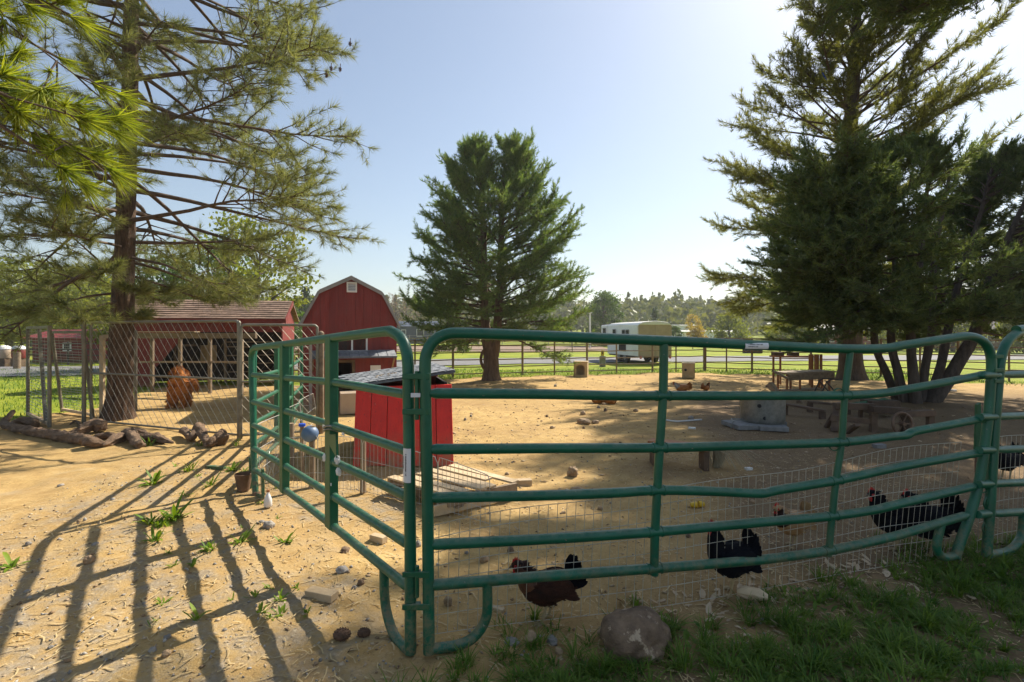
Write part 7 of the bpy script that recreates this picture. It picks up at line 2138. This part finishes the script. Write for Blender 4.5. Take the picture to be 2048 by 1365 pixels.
weed("weed sprouting at the left edge of the photo", 25, 1135, .12, 9, 14, wide=.3)
weed("grass weed in front of the long tapering log", 300, 892, .16, 16, 15, wide=.14)
weed("grass weed under the twisted log", 400, 892, .14, 14, 16, wide=.14)
weed("grass weed beside the kennel gate", 472, 890, .15, 14, 17, wide=.14)
rr = random.Random(77)
for i in range(26):
    px, py = rr.uniform(300, 620), rr.uniform(930, 1260)
    weed("tiny green weed sprouting from the trodden ground", px, py, rr.uniform(.035, .08), rr.randint(5, 9), 300 + i, "tiny weeds on the trodden ground", wide=.3)

# ================================================================ grass, straw, chips and pebbles: uncountable
def blades(n, X, Y, h, w, seed, lean=.5, az=None):
    r = np.random.default_rng(seed)
    Z = ground_z(X, Y) - .004
    az = r.random(n) * 6.283 if az is None else az; d = np.stack([np.cos(az), np.sin(az)], -1); s = np.stack([-d[:, 1], d[:, 0]], -1)
    bend = lean * (0.2 + r.random(n))
    V = np.zeros((n, 8, 3))
    for i, (f, ww) in enumerate(((0, 1), (.4, .9), (.75, .6), (1, .12))):
        cx = X + d[:, 0] * h * bend * f * f; cy = Y + d[:, 1] * h * bend * f * f; cz = Z + h * f * (1 - .25 * bend * f)
        for k, sg_ in ((0, -1), (1, 1)):
            V[:, i * 2 + k, 0] = cx + sg_ * s[:, 0] * w * ww / 2; V[:, i * 2 + k, 1] = cy + sg_ * s[:, 1] * w * ww / 2; V[:, i * 2 + k, 2] = cz
    b = np.arange(n)[:, None] * 8
    F = np.concatenate([b + np.array([[0, 1, 3, 2]]), b + np.array([[2, 3, 5, 4]]), b + np.array([[4, 5, 7, 6]])])
    return V.reshape(-1, 3), F
def pick(n, x0, x1, y0, y1, fn, seed, cap=40):
    r = np.random.default_rng(seed); out = []
    tot = 0
    for _ in range(cap):
        X = r.uniform(x0, x1, n); Y = r.uniform(y0, y1, n); k = r.random(n) < fn(X, Y)
        out.append(np.stack([X[k], Y[k]], -1)); tot += k.sum()
        if tot >= n: break
    P = np.concatenate(out)[:n]
    return P[:, 0], P[:, 1]
def fg_density(X, Y):
    d = fg_edge(X) - Y
    patch = vnoise(X, Y, 2.6, 21) * .6 + vnoise(X, Y, 7, 22) * .5
    return np.clip(smooth01(-.35, .35, d + (patch - .55) * .9) * (0.25 + 0.75 * smooth01(.35, .62, patch)), 0, 1) * (X > -.75 + 0 * Y)
CX_, CY_ = pick(1900, -.7, 4.6, 1.75, 4.3, fg_density, 5)
r = np.random.default_rng(6)
K_ = r.integers(10, 44, len(CX_)); ci = np.repeat(np.arange(len(CX_)), K_); n = len(ci)
rad_ = (.012 + .035 * r.random(len(CX_)))[ci] * np.sqrt(r.random(n)); an_ = r.random(n) * 6.283
X = CX_[ci] + np.cos(an_) * rad_; Y = CY_[ci] + np.sin(an_) * rad_
hh_ = (.035 + .075 * r.random(len(CX_)) ** 1.6)[ci] * (.5 + .7 * r.random(n))
V, F = blades(n, X, Y, hh_, .0035 + .004 * r.random(n), 7, 1.3, an_ + r.normal(size=n) * .5)
o = mesh_obj("grass", raw_mesh("grass", V, F, 4), M['grass'], rebase=False); tag(o, "tufted green grass in the shaded front right corner", "grass", None, "stuff")
X, Y = pick(1300, -.5, 4.4, 1.8, 4.0, lambda a, b: fg_density(a, b) * smooth01(.5, .7, vnoise(a, b, 3.3, 40)), 8)
mb = MB(); rr = random.Random(9)
for x, y in zip(X, Y):
    L = rr.uniform(.025, .06); leaf_strip(mb, Vector((x, y, float(ground_z(x, y)) + .01)), rr.uniform(0, 6.28), L, L * rr.uniform(.35, .6), rr.uniform(.4, 1.2), rr.uniform(.2, .8), 3)
o = mb.build("ground_cover", M['grass'], rebase=False); tag(o, "broad-leaved ground cover among the front grass", "ground cover", None, "stuff")
X, Y = pick(16000, -22, -7.2, 7.0, 22, lambda a, b: grass_mask(a, b), 12)
r = np.random.default_rng(13); n = len(X)
V, F = blades(n, X, Y, .05 + .08 * r.random(n), .010 + .008 * r.random(n), 14, .9)
o = mesh_obj("grass", raw_mesh("grass", V, F, 4), M['grass'], rebase=False); tag(o, "sunlit lawn grass at the left behind the driftwood", "grass", None, "stuff")
X, Y = pick(9000, -3, 16, 14, 21.5, lambda a, b: grass_mask(a, b), 15)
r = np.random.default_rng(16); n = len(X)
V, F = blades(n, X, Y, .05 + .07 * r.random(n), .012 + .010 * r.random(n), 17, .9)
o = mesh_obj("grass", raw_mesh("grass", V, F, 4), M['grass'], rebase=False); tag(o, "lawn grass along the back fence of the pen", "grass", None, "stuff")

def litter_density(X, Y): return np.clip(1.6 / (0.6 + 0.25 * Y ** 1.5), 0, 1) * (1 - .8 * grass_mask(X, Y))
X, Y = pick(9000, -4.5, 4.5, 1.9, 8.5, litter_density, 18)
r = np.random.default_rng(19); n = len(X); Z = ground_z(X, Y) + .004
az = r.random(n) * 6.283; L = .018 + .085 * r.random(n) ** 2.2; w = .0016 + .0022 * r.random(n); cv = (r.random(n) - .5) * 1.2
V = np.zeros((n, 6, 3))
for i, f in enumerate((-.5, 0, .5)):
    a2 = az + cv * f
    cx = X + np.cos(a2) * L * f; cy = Y + np.sin(a2) * L * f
    cz = np.maximum(ground_z(cx, cy) + .003, Z) + (.008 * r.random(n))
    for k, sg_ in ((0, -1), (1, 1)):
        V[:, i * 2 + k] = np.stack([cx - np.sin(a2) * w * sg_, cy + np.cos(a2) * w * sg_, cz], -1)
b = np.arange(n)[:, None] * 6
F = np.concatenate([b + np.array([[0, 1, 3, 2]]), b + np.array([[2, 3, 5, 4]])])
o = mesh_obj("straw", raw_mesh("straw", V.reshape(-1, 3), F, 4), M['straw'], rebase=False); tag(o, "loose straw strewn over the sandy ground", "straw", None, "stuff")

def flakes(n, seed, smin, smax, thick, mat, name, label, dens, x0=-4.5, x1=5.0, y0=1.9, y1=11):
    X, Y = pick(n, x0, x1, y0, y1, dens, seed)
    r = np.random.default_rng(seed + 1); n = len(X)
    T = np.array([(1, 0, 0), (-1, 0, 0), (0, 1, 0), (0, -1, 0), (0, 0, 1), (0, 0, -1)], float)
    Fo = np.array([(0, 2, 4), (2, 1, 4), (1, 3, 4), (3, 0, 4), (2, 0, 5), (1, 2, 5), (3, 1, 5), (0, 3, 5)])
    sx = smin + (smax - smin) * r.random(n) ** 2.5
    S = np.stack([sx, sx * (.35 + .55 * r.random(n)), sx * thick * (.5 + r.random(n))], -1)
    P = T[None] * S[:, None, :] * (.75 + .5 * r.random((n, 6, 1)))
    az = r.random(n) * 6.283; c, s = np.cos(az), np.sin(az)
    tl = (r.random(n) - .5) * .7
    x = P[:, :, 0] * c[:, None] - P[:, :, 1] * s[:, None]; y = P[:, :, 0] * s[:, None] + P[:, :, 1] * c[:, None]
    z = P[:, :, 2] + P[:, :, 0] * tl[:, None]
    V = np.stack([x + X[:, None], y + Y[:, None], z + (ground_z(X, Y) + S[:, 2] * .4)[:, None]], -1)
    F = (np.arange(n)[:, None, None] * 6 + Fo[None]).reshape(-1, 3)
    o = mesh_obj(name, raw_mesh(name, V.reshape(-1, 3), F, 3), mat, rebase=False)
    return tag(o, label, name.replace("_", " "), None, "stuff")
dn = lambda a, b: litter_density(a, b)
flakes(4200, 50, .006, .022, .28, M['chip'], "wood_chips", "wood chips and bark flakes scattered on the ground", dn)
flakes(3200, 54, .005, .016, .6, M['pebble'], "gravel", "grey and white pebbles scattered on the ground", lambda a, b: litter_density(a, b) * (.35 + .65 * (a < -.5)))
flakes(2600, 58, .005, .018, .5, M['clod'], "earth_clods", "small dark earth clods on the sand", dn)
flakes(1500, 62, .010, .04, .30, M['clod'], "droppings", "dark crumbs and droppings dotted over the far sand", lambda a, b: .9 * (1 - grass_mask(a, b)), -4, 10, 6, 19)
flakes(900, 66, .012, .05, .22, M['chip'], "pale_scraps", "pale chips dotted over the far sand", lambda a, b: .9 * (1 - grass_mask(a, b)), -4, 10, 5, 18)
# curled dry leaves along the foot of the bent panel
X, Y = pick(420, .6, 4.2, 2.5, 3.7, lambda a, b: np.exp(-((b - fg_edge(a) - .12) / .22) ** 2), 70)
mb = MB(); rr = random.Random(71)
for x, y in zip(X, Y):
    L = rr.uniform(.03, .085); leaf_strip(mb, Vector((x, y, float(ground_z(x, y)) + .006)), rr.uniform(0, 6.28), L, L * rr.uniform(.18, .5), rr.uniform(-.1, .5), rr.uniform(-.2, .5), 3)
o = mb.build("dry_leaves", M['chip'], rebase=False); tag(o, "curled dry leaves and bark strips below the bent panel", "dry leaves", None, "stuff")

# ================================================================ air
hz = MB(); x0, x1, y0, y1 = xs.min() - 5, xs.max() + 5, ys.min() - 5, ys.max() + 5
hz.box(((x0 + x1) / 2, (y0 + y1) / 2, 12.0), (x1 - x0, y1 - y0, 27.0))
m, t, p = nt("haze_air")
t.nodes.remove(p)
pv = nn(t, "ShaderNodeVolumePrincipled"); pv.inputs['Color'].default_value = (0.93, 0.95, 1.0, 1); pv.inputs['Density'].default_value = 0.0007; pv.inputs['Anisotropy'].default_value = 0.35
t.links.new(pv.outputs[0], t.nodes["Material Output"].inputs['Volume'])
o = hz.build("haze", m, rebase=False); tag(o, "thin sunlit haze filling the air", "haze", None, "stuff")
